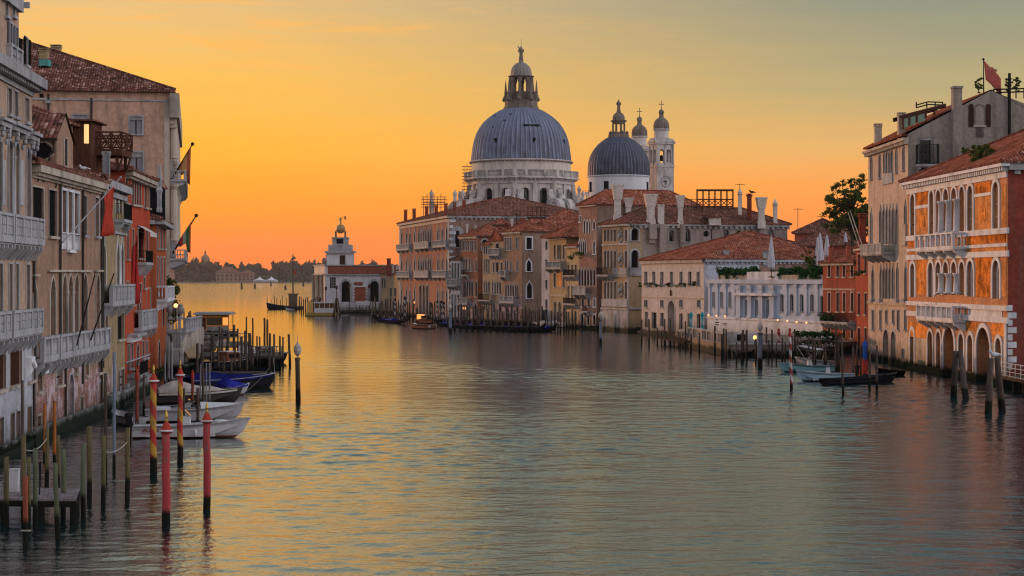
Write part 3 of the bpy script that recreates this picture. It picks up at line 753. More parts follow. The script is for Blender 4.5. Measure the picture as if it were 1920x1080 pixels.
# markers standing in the lagoon
for i, (px, py, h) in enumerate(((453, 542, 4.6), (478, 541, 4.2), (535, 543, 3.4), (569, 537, 5.5), (508, 536, 4.0))):
    g = ground(px, py); m = MB()
    for k in range(3):
        a = 2.1 * k + i; m.tube([(g.x + 1.0 * math.cos(a), g.y + 1.0 * math.sin(a), -1), (g.x + .15 * math.cos(a), g.y + .15 * math.sin(a), h)], [.42, .34], 6)
    m.lathe((g.x, g.y, h - 1.0), [(.75, 0), (.75, .4)], 8)
    tag(m.build('channel_marker', MT['iron'], None, origin=(g.x, g.y, 0)), 'dark three-pile channel marker standing out on the open lagoon', 'marker', 'channel markers on the lagoon')

# ------------------------------------------------------------------ the domed church
leadd = None
def dome_mat(name, c, c2, zlow, zhigh, off=(0, 0), ribs=64):
    M = NT(name); p = M.obj(); q = M.xyz(p)
    an = M.math('ARCTAN2', M.math('SUBTRACT', q[1], off[1]), M.math('SUBTRACT', q[0], off[0])); cv = M.n('ShaderNodeCombineXYZ'); M.l(M.math('MULTIPLY', an, 9.0), cv.inputs[0]); M.l(M.math('MULTIPLY', q[2], .16), cv.inputs[1])
    a = M.noise(cv.outputs[0], 1.6, 5, .6); z = q[2]
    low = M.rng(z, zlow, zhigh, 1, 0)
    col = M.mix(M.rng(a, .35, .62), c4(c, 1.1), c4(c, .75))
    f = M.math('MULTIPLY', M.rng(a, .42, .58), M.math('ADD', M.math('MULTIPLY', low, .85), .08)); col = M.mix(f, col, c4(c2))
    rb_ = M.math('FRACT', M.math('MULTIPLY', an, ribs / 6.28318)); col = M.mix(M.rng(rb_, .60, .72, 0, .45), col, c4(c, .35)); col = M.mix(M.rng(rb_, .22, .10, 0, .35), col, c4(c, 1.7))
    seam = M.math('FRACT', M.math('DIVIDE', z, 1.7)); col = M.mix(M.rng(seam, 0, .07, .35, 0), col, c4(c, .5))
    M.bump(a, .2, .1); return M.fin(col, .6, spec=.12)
CS = stone('church_stone', (.47, .42, .40), .36, False)
CSW = stone('church_plaster', (.52, .47, .44), .55, False)
CL = stone('lantern_stone', (.17, .135, .115), .4, False)
def church():
    Y0 = 500.0; s = Y0 / FPX; cx = (977 - 960) * s
    zz = lambda py: CAM_H - (py - HZ) * s
    root = thing('domed_church', 'large pale baroque church with a great ribbed grey dome and rooftop scrolls', 'church', (cx, Y0, 0))
    A0 = R(15.5)
    dirs = lambda a: Vector((math.sin(a), -math.cos(a)))
    m = MB(); m.lathe((cx, Y0, 0), [(23, .3), (23, 22), (23.6, 22.2), (23.6, 23.2), (17, 26.2), (13, 26.4)], 8, a0=A0 - math.pi / 2 + R(22.5)); m.build('body', CS, root)
    # octagonal drum with paired arches
    rc = 13.55; m = MB(); zb, zt = 24.0, zz(341); pil = MB()
    wins = []
    for k in range(8):
        a = A0 + k * math.pi / 4; p0 = dirs(a - R(22.5)) * rc; p1 = dirs(a + R(22.5)) * rc
        F = Fac((cx + p0.x, Y0 + p0.y), (cx + p1.x, Y0 + p1.y), n=dirs(a))
        for f in (-.235, .235):
            uc = F.L * (.5 + f); F.holes.append((uc, 2.15, 26.4, zz(356), 'arch', 1.0)); wins.append((F, uc))
        wall_panel(m, F, 0, F.L, zb, zt, F.holes)
        for u in (0.0, F.L * .5, F.L): F.box(pil, u - .55, u + .55, zb, zt - .9, .004, .45)
        for u in (F.L * .06, F.L * .44, F.L * .56, F.L * .94): F.box(pil, u - .3, u + .3, zb, zt - .9, .004, .2)
        F.box(pil, -.1, F.L + .1, zt - .89, zt, .006, .5)
    m.build('drum', CSW, root); pil.build('pilaster', CS, root)
    for F, uc in wins:
        ol = outline('arch', 2.15, zz(356) - 26.4)
        q = MB(); q.add([F.p(uc + x, 26.4 + z_, -.99) for x, z_ in ol], [tuple(range(len(ol)))]); w_ = q.build('window', MT['glass'], root)
        q = MB(); F.box(q, uc - .06, uc + .06, 26.4, 32.0, -.96, -.88)
        for z_ in (27.6, 28.8, 30.0): F.box(q, uc - 1.0, uc + 1.0, z_ - .05, z_ + .05, -.95, -.89)
        q.build('glazing_bar', MT['dark'], w_)
        q = MB(); n = len(ol); X = lambda c, e, o: F.p(uc + c[0] * e, 26.4 + (c[1] if c[1] < 4.0 else 4.0 + (c[1] - 4.0) * e), o)
        for i in range(n - 1):
            q.quad(X(ol[i], 1, .12), X(ol[i + 1], 1, .12), X(ol[i + 1], 1.22, .12), X(ol[i], 1.22, .12)); q.quad(X(ol[i], 1.22, .12), X(ol[i + 1], 1.22, .12), X(ol[i + 1], 1.22, 0), X(ol[i], 1.22, 0))
        q.build('frame', CS, w_)
    a8 = A0 - math.pi / 2 + R(22.5)
    m = MB(); m.lathe((cx, Y0, 0), [(13.6, zz(342)), (14.2, zz(341)), (14.3, zz(339)), (15.3, zz(338)), (15.3, zz(336)), (14.6, zz(335)), (14.6, zz(334)), (13.2, zz(334))], 8, a0=a8, cap=False); co = m.build('cornice', CS, root)
    m = MB()
    for k in range(72):
        a = 2 * math.pi * k / 72; rr = 14.55 * math.cos(math.pi / 8) / math.cos(((a - A0 + math.pi / 8) % (math.pi / 4)) - math.pi / 8); d = dirs(a) * rr; m.box(cx + d.x - .28, cx + d.x + .28, Y0 + d.y - .28, Y0 + d.y + .28, zz(341), zz(338.4))
    m.build('modillion', CS, co)
    # balustrade walk
    m = MB(); m.lathe((cx, Y0, 0), [(14.7, zz(323.5)), (14.75, zz(323.4)), (14.75, zz(322.2)), (14.3, zz(322.1)), (14.3, zz(323.6))], 8, a0=a8, cap=False)
    for k in range(8):
        a = A0 + k * math.pi / 4; p0 = dirs(a - R(22.5)) * 14.5; p1 = dirs(a + R(22.5)) * 14.5
        for i in range(34):
            q = p0.lerp(p1, (i + .5) / 34); m.lathe((cx + q.x, Y0 + q.y, zz(334)), [(.10, 0), (.15, .5), (.08, 1.1), (.12, zz(323.6) - zz(334))], 5, cap=False)
        for f in (0, .28, .72):
            q = p0.lerp(p1, f); m.lathe((cx + q.x, Y0 + q.y, zz(334)), [(.62 if f == 0 else .45, 0), (.62 if f == 0 else .45, zz(323) - zz(334))], 4, a0=math.pi / 4 + a)
    m.build('balustrade', CS, root)
    m = MB(); m.lathe((cx, Y0, 0), [(12.95, zz(334)), (12.95, zz(306.5)), (13.3, zz(306)), (13.6, zz(304.6)), (13.6, zz(303.6)), (13.0, zz(302.4))], 64, cap=False)
    m.build('upper_drum', stone('drum_plaster', (.52, .45, .40), .6, False), root, smooth=False)
    m = MB()
    for k in range(70):
        d = dirs(2 * math.pi * k / 70) * 13.25; m.box(cx + d.x - .18, cx + d.x + .18, Y0 + d.y - .18, Y0 + d.y + .18, zz(307.4), zz(305.8))
    m.build('bracket_ring', CL, root)
    # ribbed dome
    prof = [(93.2, 302.4), (92.6, 296), (91.6, 288), (90.2, 277), (87.6, 264), (83.2, 251), (77, 239.5), (70, 230), (61, 221.5), (51.5, 214.5), (43, 209.3), (36, 205.8), (30, 203.6)]
    pr = [(r * s, zz(y)) for r, y in prof]
    mo = (cx, Y0, zz(303)); m = MB(); m.lathe((cx, Y0, 0), pr, 192, rib=3, ribd=.014)
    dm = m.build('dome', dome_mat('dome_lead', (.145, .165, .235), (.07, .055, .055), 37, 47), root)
    def on_dome(px, py, w, h, mat, name, dep=.7, tilt=0):
        z = zz(py); r = np.interp(-z, [-b for a, b in pr][::1], [a for a, b in pr]) if False else np.interp(z, [b for a, b in pr], [a for a, b in pr])
        a = math.asin(max(-1, min(1, (px - 977) * s / r))); d = dirs(a); t = Vector((d.y, -d.x)) * -1
        m = MB(); c = Vector((cx, Y0)) + d * (r + .15); c2 = Vector((cx, Y0)) + d * (r - dep)
        P = lambda q, sd, z_: (q.x + t.x * sd, q.y + t.y * sd, z_)
        m.box8([P(c, -w / 2, z - h / 2), P(c, w / 2, z - h / 2), P(c2, w / 2, z - h / 2), P(c2, -w / 2, z - h / 2), P(c, -w / 2, z + h / 2), P(c, w / 2, z + h / 2), P(c2, w / 2, z + h / 2), P(c2, -w / 2, z + h / 2)])
        m.build(name, mat, dm)
    for px in (930, 1001, 1056): on_dome(px, 269, .75, 1.3, MT['dark'], 'dormer', 1.5)
    on_dome(996, 241, 4.1, .55, MT['dark'], 'hatch', 1.2)
    for px, py in ((929, 221), (957, 219), (946, 231), (925, 243), (909, 262)): on_dome(px, py, .4, .4, MT['dark'], 'vent', .9)
    # lantern
    m = MB(); m.lathe((cx, Y0, 0), [(33 * s, zz(206)), (33 * s, zz(200)), (31 * s, zz(199.5)), (31 * s, zz(190.5)), (31.8 * s, zz(190.2)), (31.8 * s, zz(189)), (15 * s, zz(188.8))], 8, a0=a8)
    lt = m.build('lantern', CL, root)
    m = MB(); m.lathe((cx, Y0, zz(188.9)), [(13.5 * s, 0), (13.5 * s, 2.2), (12 * s, 2.4)], 8, a0=a8)
    for k in range(8):
        a = A0 + (k + .5) * math.pi / 4; d = dirs(a) * 19 * s; m.lathe((cx + d.x, Y0 + d.y, zz(188.9)), [(.62, 0), (.62, .5), (.42, .6), (.40, 4.6), (.6, 5.0), (.6, zz(146) - zz(188.9))], 8)
        d = dirs(a) * 25.5 * s; m.box(cx + d.x - .45, cx + d.x + .45, Y0 + d.y - .45, Y0 + d.y + .45, zz(188.9), zz(177)); m.ball((cx + d.x, Y0 + d.y, zz(175)), .5)
        d = dirs(a) * 29 * s; m.lathe((cx + d.x, Y0 + d.y, zz(189)), [(.55, 0), (.55, 1.4), (.3, 1.5), (.42, 2.0), (.30, 2.6), (.2, 4.0), (.03, 5.4)], 6)
        d = dirs(a) * 32.5 * s; m.tube([(cx + d.x * .86, Y0 + d.y * .86, zz(180)), (cx + d.x * .98, Y0 + d.y * .98, zz(184)), (cx + d.x * 1.03, Y0 + d.y * 1.03, zz(188)), (cx + d.x, Y0 + d.y, zz(191))], [.2, .35, .4, .25], 6)
    m.build('column', CL, lt)
    m = MB(); m.lathe((cx, Y0, 0), [(20 * s, zz(147)), (22 * s, zz(145.5)), (24.5 * s, zz(144)), (24.5 * s, zz(142.8)), (19.6 * s, zz(142.3))], 24); m.build('cornice', CL, lt)
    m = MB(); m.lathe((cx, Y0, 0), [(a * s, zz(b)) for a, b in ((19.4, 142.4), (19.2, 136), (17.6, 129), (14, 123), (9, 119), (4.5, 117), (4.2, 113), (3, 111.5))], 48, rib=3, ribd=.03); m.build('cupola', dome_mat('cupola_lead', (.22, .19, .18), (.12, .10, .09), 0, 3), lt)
    m = MB(); figure(m, (cx, Y0, zz(112)), 3.6); m.tube([(cx - .2, Y0, zz(92)), (cx - .7, Y0, zz(88)), (cx - .9, Y0, zz(86))], [.2, .16, .08], 6); m.tube([(cx + .05, Y0, zz(92)), (cx + .05, Y0, zz(73))], .04, 5); m.build('statue', CL, root)
    # scroll buttresses with their statues
    for k in range(8):
        a = A0 + (k + .5) * math.pi / 4; d = dirs(a); t = Vector((-d.y, d.x))
        for off in (-1.6, 1.6):
            m = MB(); c = Vector((cx, Y0)) + d * 16.6 + t * off; zc = zz(394)
            ring = []
            for i in range(40):
                th = i / 39 * 2 * math.pi * 1.6; rr = 2.9 * (1 - i / 39 * .72); ring.append((rr * math.cos(th + 2.2), rr * math.sin(th + 2.2)))
            th_ = .85
            n = 24; base = [(2.5 * math.cos(2 * math.pi * i / n), 2.5 * math.sin(2 * math.pi * i / n)) for i in range(n)]
            P = lambda q, o: (c.x + d.x * q[0] + t.x * o, c.y + d.y * q[0] + t.y * o, zc + q[1])
            m.add([P(q, -th_) for q in base] + [P(q, th_) for q in base], [tuple(range(n)), tuple(range(2 * n - 1, n - 1, -1))] + [(i, (i + 1) % n, n + (i + 1) % n, n + i) for i in range(n)])
            for o in (-th_ - .1, th_ + .1): m.tube([P(q, o) for q in ring], .24, 5)
            arm = [(-1.9, 1.7), (-2.7, 2.8), (-3.1, 4.2), (-3.2, 4.9), (-2.4, 4.9), (-2.2, 3.8), (-1.2, 2.6), (.5, 2.4)]
            k2 = len(arm); m.add([P(q, -th_ * .9) for q in arm] + [P(q, th_ * .9) for q in arm], [tuple(range(k2)), tuple(range(2 * k2 - 1, k2 - 1, -1))] + [(i, (i + 1) % k2, k2 + (i + 1) % k2, k2 + i) for i in range(k2)])
            m.build('scroll', CS, root)
        c = Vector((cx, Y0)) + d * 16.2; m = MB(); m.box(c.x - .7, c.x + .7, c.y - .7, c.y + .7, 24, zz(380)); figure(m, (c.x, c.y, zz(380)), 3.2, face=a); m.build('statue', CS, root)
    for px, yb in ((853, 380), (867, 379), (809, 380), (1086, 372), (1092, 392), (950, 385), (1001, 404)):
        Yq = 478.0; c = W(px, yb, Yq); m = MB(); m.box(c.x - .55, c.x + .55, c.y - .55, c.y + .55, 16, c.z); figure(m, c, 3.3, face=px); m.build('statue', CS, root)
    m = MB(); m.box(W(842, 0, 478).x, W(1105, 0, 478).x, 476, 480, .2, 17.5); m.build('porch', CS, root)
    # choir dome
    Y1 = 545.0; s1 = Y1 / FPX; c1 = (1160 - 960) * s1; z1 = lambda py: CAM_H - (py - HZ) * s1
    m = MB(); m.lathe((c1, Y1, 0), [(57 * s1, 5), (57 * s1, z1(333)), (59 * s1, z1(332.4)), (59.5 * s1, z1(331)), (58 * s1, z1(330))], 64, cap=False); m.build('choir_drum', stone('choir_plaster', (.55, .53, .55), .75, False, .4), root)
    m = MB(); m.lathe((c1, Y1, 0), [(a * s1, z1(b)) for a, b in ((57.8, 330), (57.6, 318), (56.6, 306), (54.2, 296), (50, 286.5), (45, 279), (38, 270.5), (30, 264), (22, 258.6), (19, 257.6))], 156, rib=3, ribd=.014)
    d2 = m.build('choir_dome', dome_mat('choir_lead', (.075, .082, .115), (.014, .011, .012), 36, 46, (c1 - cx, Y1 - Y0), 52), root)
    for px in (1134, 1213, 1106):
        a = math.asin((px - 1160) / 57.2 * .995); d = dirs(a); t = Vector((-d.y, d.x)); c = Vector((c1, Y1)) + d * 57 * s1; m = MB(); hw = .72
        m.box8([(c.x + t.x * sx * hw + d.x * o, c.y + t.y * sx * hw + d.y * o, z_) for z_ in (z1(361), z1(342)) for sx, o in ((-1, .05), (1, .05), (1, -.4), (-1, -.4))]); m.build('window', MT['dark'], root)
    m = MB(); m.lathe((c1, Y1, 0), [(20 * s1, z1(258.5)), (19.5 * s1, z1(253)), (16 * s1, z1(251)), (14 * s1, z1(248)), (10.5 * s1, z1(247.6))], 16)
    for k in range(8):
        d = dirs(k * math.pi / 4 + .39) * 11.5 * s1; m.box(c1 + d.x - .22, c1 + d.x + .22, Y1 + d.y - .22, Y1 + d.y + .22, z1(248), z1(232))
        d = dirs(k * math.pi / 4 + .39) * 16.5 * s1; m.ball((c1 + d.x, Y1 + d.y, z1(250)), .5, .5, .6, 8, 5)
    m.lathe((c1, Y1, 0), [(12 * s1, z1(232)), (13 * s1, z1(229)), (15.5 * s1, z1(227)), (15.5 * s1, z1(226)), (11.5 * s1, z1(225)), (11.3 * s1, z1(219)), (9 * s1, z1(214.5)), (5 * s1, z1(211)), (3 * s1, z1(209))], 24); m.build('choir_lantern', CL, d2)
    m = MB(); figure(m, (c1, Y1, z1(209.5)), 3.5, face=.4); m.build('statue', CL, root)
    # sloping lead roofs round the choir
    m = MB(); a, b, c, d = W(1108, 380, 520), W(1250, 380, 520), W(1250, 380, 545), W(1108, 380, 545); e = W(1183, 357, 533)
    m.add([a, b, c, d, e], [(0, 1, 4), (1, 2, 4), (2, 3, 4), (3, 0, 4)]); m.build('choir_roof', dome_mat('choir_roof_lead', (.15, .17, .21), (.08, .08, .09), 0, 50), root)
    # two bell towers
    def tower(px, Yt, dz, clock):
        st = Yt / FPX; x0 = (px - 960) * st; zt = lambda py: CAM_H - (py + dz - HZ) * st
        r_ = root; yaw = R(22); h = 17.5 * st
        ux = Vector((math.cos(yaw), math.sin(yaw))); uy = Vector((-math.sin(yaw), math.cos(yaw)))
        P = lambda a_, b_: (x0 + ux.x * a_ + uy.x * b_, Yt + ux.y * a_ + uy.y * b_)
        sq = lambda k: [P(-k, -k), P(k, -k), P(k, k), P(-k, k)]
        m = MB(); m.prism(sq(h), 5, zt(314)); m.prism(sq(h * 1.08), zt(314) + .003, zt(311))
        F4 = []
        for i in range(4):
            q = sq(h * .97); a_, b_ = q[i], q[(i + 1) % 4]; F = Fac(a_, b_, n=Vector(((a_[0] + b_[0]) / 2 - x0, (a_[1] + b_[1]) / 2 - Yt)))
            for f in (.29, .71): F.holes.append((F.L * f, F.L * .26, zt(306), zt(281), 'arch', .8))
            wall_panel(m, F, 0, F.L, zt(311) + .003, zt(271), F.holes); F4.append(F)
            for f in (0.03, .5, .97): F.box(m, F.L * f - .2, F.L * f + .2, zt(310), zt(273), .003, .18)
        m.prism(sq(h * 1.12), zt(271) + .003, zt(268))
        tw = m.build('bell_tower', CS, r_)
        m = MB(); m.prism(sq(h * .30), zt(309), zt(279)); m.build('bell_frame', MT['dark'], tw) if False else None
        m = MB(); m.lathe((x0, Yt, zt(302)), [(.9, 0), (.75, .3), (.5, 1.0), (.42, 1.5), (.1, 1.8)], 12); m.build('bell', MT['iron'], tw)
        m = MB()
        for F in F4:
            n = 10; arc = [(F.L * i / n, .05 + 1.35 * math.sin(math.pi * i / n)) for i in range(n + 1)]
            vs = [F.p(u_ * 1.16 - F.L * .08, zt(268) + z_, .5) for u_, z_ in arc] + [F.p(u_ * 1.16 - F.L * .08, zt(268) + z_, -1.2) for u_, z_ in arc]; k = n + 1
            m.add(vs, [tuple(range(k)), tuple(range(2 * k - 1, k - 1, -1))] + [(i, i + 1, k + i + 1, k + i) for i in range(n)])
        m.build('pediment', CS, tw)
        m = MB(); m.lathe((x0, Yt, 0), [(13.6 * st, zt(269)), (13.6 * st, zt(246)), (14.4 * st, zt(245)), (16 * st, zt(243.8)), (16 * st, zt(242.6)), (14 * st, zt(242))], 24, cap=False); m.build('tower_drum', CSW, tw)
        m = MB(); m.lathe((x0, Yt, 0), [(a_ * st, zt(b_)) for a_, b_ in ((14.2, 242.2), (14.4, 236), (13.4, 230), (10.5, 225), (6.5, 221.6), (5.2, 221))], 48, rib=3, ribd=.04); m.build('tower_cupola', CL, tw)
        m = MB(); m.lathe((x0, Yt, 0), [(5.6 * st, zt(221.4)), (4.2 * st, zt(219)), (4.0 * st, zt(213)), (5.4 * st, zt(212.4)), (4.6 * st, zt(208)), (2 * st, zt(205.6)), (.6 * st, zt(204.5)), (.9 * st, zt(202)), (.2 * st, zt(200))], 12)
        m.tube([(x0, Yt, zt(202)), (x0, Yt, zt(190))], .09, 5); m.tube([(x0 - .62, Yt, zt(195.5)), (x0 + .62, Yt, zt(195.5))], .09, 5)
        for a_, b_ in ((0, 190), (-.62, 195.5), (.62, 195.5)): m.ball((x0 + a_, Yt, zt(b_)), .16, n=6, m=4)
        m.build('finial', CL, tw)
        if clock:
            F = F4[0]; u_ = F.L * .52; z_ = zt(341); m = MB(); kk = 24; ra = 1.55
            for rr, o in ((ra, .36), (ra * .86, .38)):
                pass
            pts = [F.p(u_ + ra * math.cos(2 * math.pi * i / kk), z_ + ra * math.sin(2 * math.pi * i / kk), .22) for i in range(kk)]
            m.tube(pts + [pts[0]], .07, 5)
            for i in range(12):
                a_ = math.pi * i / 6; m.tube([F.p(u_ + ra * .8 * math.cos(a_), z_ + ra * .8 * math.sin(a_), .22), F.p(u_ + ra * .93 * math.cos(a_), z_ + ra * .93 * math.sin(a_), .22)], .05, 4)
            ck = m.build('clock', MT['stone_grey'], tw)
            m = MB(); m.tube([F.p(u_, z_, .26), F.p(u_ - 1.25, z_ + .12, .26)], [.14, .06], 5); m.tube([F.p(u_, z_, .26), F.p(u_ + .08, z_ - .95, .26)], [.12, .06], 5); m.ball(F.p(u_, z_, .26), .22); m.build('hand', MT['iron'], ck)
    tower(1240, 556, 0, True); tower(1199, 574, 13.4, False)
    return root
church()

# scaffolding beside the drum
def scaffold(px0, px1, y0, y1, Y, nx, nz, label):
    a, b = W(px0, y1, Y), W(px1, y0, Y); m = MB()
    for i in range(nx + 1):
        x = a.x + (b.x - a.x) * i / nx
        for y in (Y, Y + 1.6): m.tube([(x, y, 14), (x, y, b.z + .8 * (i % 2))], .05, 4)
    for j in range(nz + 1):
        z = a.z + (b.z - a.z) * j / nz
        for y in (Y, Y + 1.6): m.tube([(a.x - .6, y, z), (b.x + .6, y, z)], .045, 4)
    m.box(a.x, b.x, Y + .1, Y + 1.5, a.z + 1.0, a.z + 1.1)
    tag(m.build('scaffolding', plain('scaffold_steel', (.20, .12, .08), .6, .3), None, origin=(a.x, Y, 0)), label, 'scaffolding')
scaffold(794, 833, 369, 388, 474, 6, 4, 'rusty pipe scaffolding over the pink palace roof')
scaffold(870, 881, 312, 380, 492, 2, 11, 'tall narrow scaffolding against the sunlit side of the drum')

# ------------------------------------------------------------------ customs house with its globe
dw = stone('customs_stone', (.54, .52, .54), .6)
def customs():
    Y = 500.0
    b = Bld('customs_house', 'low white stone customs house topped by a golden globe and weathervane', (609, Y), (742, Y), 26, ZY(498, Y), dw, None, 'customs house')
    for px in (648.5, 702): b.win(px, 16, 527, 566, 'arch', dep=.9, pane='dark', frame='stone', fw=.55, pr=.12, sill=False, bars=None)
    b.win(624, 11, 520, 540, dep=.1, pane='dark', frame=None, sill=False, bars=(2, 3), barmat='stone_grey')
    for px in (620, 702, 648): pass
    rb = brickwall('customs_brick', (.32, .085, .05), (.24, .065, .04), (.24, .08, .055), tidal=False, patch=.15)
    # rusticated brick portal
    m = MB(); F = b.F; F.box(m, F.u(664), F.u(687), F.z(676, 565), F.z(676, 538), .01, .5); F.box(m, F.u(664), F.u(680), F.z(676, 534), F.z(676, 529), .01, .45)
    pt = m.build('portal', rb, b.root, uv=True); m = MB()
    for i in range(9):
        z0 = F.z(676, 565) + i * (F.z(676, 538) - F.z(676, 565)) / 9
        if i % 2 == 0:
            for px in (664, 686.2): F.box(m, F.u(px) - .12, F.u(px) + .28, z0, z0 + .38, .02, .58)
    F.box(m, F.u(663), F.u(688), F.z(676, 538), F.z(676, 536.4), .02, .6); m.build('quoin', MT['stone_white'], pt)
    b.band(b.top - 2.2, b.top - .05, .12, rb, 'attic_band', u0=.8, u1=F.L)
    b.band(b.top - .04, b.top + .25, .35, 'stone', 'coping'); b.band(b.top - 2.55, b.top - 2.22, .4, 'stone', 'cornice'); b.band(.35, 1.5, .25, 'stone', 'plinth')
    for px in (612, 636, 662, 690, 717): b.panel(px - 2.4, px + 2.4, 546.5, 575, dw, 'pilaster', out=.18) if px not in (662, 690) else None
    b.finish()
    # tip porch on the lagoon side, lit by the dawn
    lp = stone('porch_stone', (.56, .46, .40), .5)
    p = Bld('customs_porch', 'columned stone porch at the tip of the customs house', (589, 536), (609.4, 500.5), 12, ZY(498, 503) + .05, lp, None, 'porch', n=(-1, -.55))
    for px in (594, 603): p.win(px, 5.2, 520, 566, 'rect', pane='dark', frame='stone_warm', fw=.3, sill=False, bars=None, dep=.8)
    p.band(p.top - 2.4, p.top - 2.1, .4, 'stone_warm', 'cornice'); p.band(p.top, p.top + .3, .35, 'stone_warm', 'coping')
    p.cols([591, 597.5, 600, 606.5], .45, .6, p.top - 2.5, 'stone_warm', out=.5); p.finish()
    # square tower carrying the globe
    t = Bld('globe_tower', 'square white tower carrying a golden globe above the customs house', (612.5, 505), (660, 505), 7.2, ZY(474, 505), dw, None, 'tower', z0=b.top - .6)
    t.win(642, 10, 479, 496, pane='shut_brown', frame='stone', fw=.18, bars=None, dep=.2); t.win(0, 0, 0, 0, fac=t.SA, u=t.SA.L * .5, wm=1.3, z=(t.top - 3.3, t.top - .8), pane='dark', bars=None, frame=None)
    t.band(t.top + .02, t.top + .5, .55, 'stone', 'cornice', u0=-.5, u1=t.F.L + .5, dent=.7, dz=.35)
    t.band(t.top + .02, t.top + .5, .55, 'stone', 'cornice', fac=t.SA, u0=.1); t.band(t.top + .02, t.top + .5, .55, 'stone', 'cornice', fac=t.SB, u0=.1)
    t.finish(); c = t.F.p(t.F.L / 2, 0, -3.6); zc = t.top + .5; sY = 508 / FPX
    Z = lambda py: ZY(py, 508)
    m = MB(); m.box(c.x - 3.0, c.x + 3.0, c.y - 3.0, c.y + 3.0, zc, Z(459)); m.box(c.x - 2.0, c.x + 2.0, c.y - 2.0, c.y + 2.0, Z(459) + .01, Z(447)); m.box(c.x - 2.25, c.x + 2.25, c.y - 2.25, c.y + 2.25, Z(447) + .01, Z(445)); m.build('pedestal', MT['stone'], t.root)
    m = MB(); m.box(c.x - .9, c.x + .9, c.y - 2.06, c.y - 2.0, Z(457), Z(448)); m.build('niche', MT['dark'], t.root)
    m = MB()
    for sg in (-1, 1): figure(m, (c.x + sg * 1.25, c.y, Z(445)), 1.9, face=1.0 * sg); m.tube([(c.x + sg * 1.2, c.y, Z(433)), (c.x + sg * .8, c.y, Z(429))], .14, 5)
    m.build('statue', CL, t.root)
    gold = NT('aged_gold'); gold.fin((.32, .19, .08, 1), .55, .35)
    m = MB(); m.ball((c.x, c.y, Z(429)), 1.22, n=20, m=12); m.build('globe', gold.m, t.root, smooth=True)
    m = MB(); figure(m, (c.x, c.y, Z(420)), 1.9, True); m.tube([(c.x + .5, c.y - .15, Z(407)), (c.x + 1.1, c.y - .15, Z(406))], .05, 5); m.add([(c.x + 1.0, c.y - .1, Z(405)), (c.x + 1.45, c.y - .1, Z(405.5)), (c.x + 1.5, c.y - .1, Z(410)), (c.x + 1.2, c.y - .1, Z(413)), (c.x + .95, c.y - .1, Z(409)), (c.x + 1.0, c.y, Z(405)), (c.x + 1.45, c.y, Z(405.5)), (c.x + 1.5, c.y, Z(410)), (c.x + 1.2, c.y, Z(413)), (c.x + .95, c.y, Z(409))], [(0, 1, 2, 3, 4), (9, 8, 7, 6, 5)] + [(i, (i + 1) % 5, 5 + (i + 1) % 5, 5 + i) for i in range(5)])
    m.build('weathervane', gold.m, t.root)
    # quay in front
    m = MB(); m.box(W(596, 0, 490).x, W(735, 0, 490).x, 488, 500.2, -1, .55); tag(m.build('quay', MT['stone']), 'stone quay before the customs house', None, None, 'structure')
customs()
# ------------------------------------------------------------------ right bank, near to far
GR = 'palaces along the sunset bank'
def mosaic(name, tone, dark=.45):
    """gold-ground glass mosaic: small tesserae, pattern of darker figures, satin shine"""
    M = NT(name); p = M.pos(); a = M.noise(p, .75, 6, .68); b = M.noise(p, 5.0, 3, .6)
    col = M.mix(M.rng(a, .42, .56), c4(tone, dark), c4(tone)); col = M.mix(M.rng(b, .42, .62, 0, .6), col, c4(tone, .35))
    M.bump(b, .35, .05); return M.fin(col, .6, .05, 0)
MOS = mosaic('gold_mosaic', (.80, .30, .07), .42); MOS2 = mosaic('dark_gold_mosaic', (.68, .22, .04), .32); MOS3 = mosaic('dull_gold_mosaic', (.62, .27, .09), .6)
WB = stucco('cream_render', (.50, .42, .32), (.42, .34, .26))
RED = stucco('brick_red_render', (.24, .060, .042), (.17, .048, .036), grime=.5)
# R1: mosaic palace
b = Bld('mosaic_palace', 'palace front of gold mosaic panels with white arches and a brick red flank', (1702, 196), (1889, 162), 30, 18.9, WB, GR)
F = b.F; zz = F.z
L1, L2 = zz(1800, 437), zz(1800, 553)         # floor lines
b.band(b.top - .25, b.top + .02, .75, 'stone_white', 'cornice', u0=-.4, u1=F.L + .7, dent=.62, dz=.36); b.band(b.top - 1.15, b.top - .62, .14, 'stone_white', 'frieze')
for y, t, o in ((435.5, .5, .22), (461, .28, .16), (477, .5, .2), (576, .42, .24), (598, .5, .2)): b.band(zz(1850, y) - t / 2, zz(1850, y) + t / 2, o, 'stone_white', 'string_course', u1=F.L + (.5 if t > .4 else 0))
top = [(1712, 8, 364, 441), (1747.5, 8, 358, 439), (1820, 10, 348, 433), (1868, 11, 341, 430)]
for i, (px, w, y0, y1) in enumerate(top): b.win(px, w, y0, y1, 'arch', frame='stone_white', pane='glass_warm', fw=.4, pr=.1, bars=(1, 2), dep=.22, sill=False, barmat='stone_grey' if i > 1 else 'shut_brown', name='window')
for px, y0 in ((1760.5, 356.5), (1774.5, 354.5), (1789.5, 352.5), (1804.5, 350)): b.win(px, 9.6, y0, 437, 'arch', frame='stone_white', pane='curtain' if px < 1765 else 'dark', fw=.30, pr=.1, dep=.9, sill=False, bars=None, name='loggia_arch')
b.cols([1767.6, 1782, 1797], .42, L1 + .1, zz(1789, 374), 'stone_white', out=.05)
for px, w, y0, y1 in ((1712, 8.5, 494, 557), (1746, 9.5, 492, 557), (1760.5, 10, 491.5, 553), (1820, 12, 489, 556), (1868.5, 13, 488, 560)): b.win(px, w, y0, y1, 'arch', frame='stone_white', pane='curtain', fw=.42, pr=.1, dep=.2, sill=False, bars=(1, 2), barmat='shut_grey')
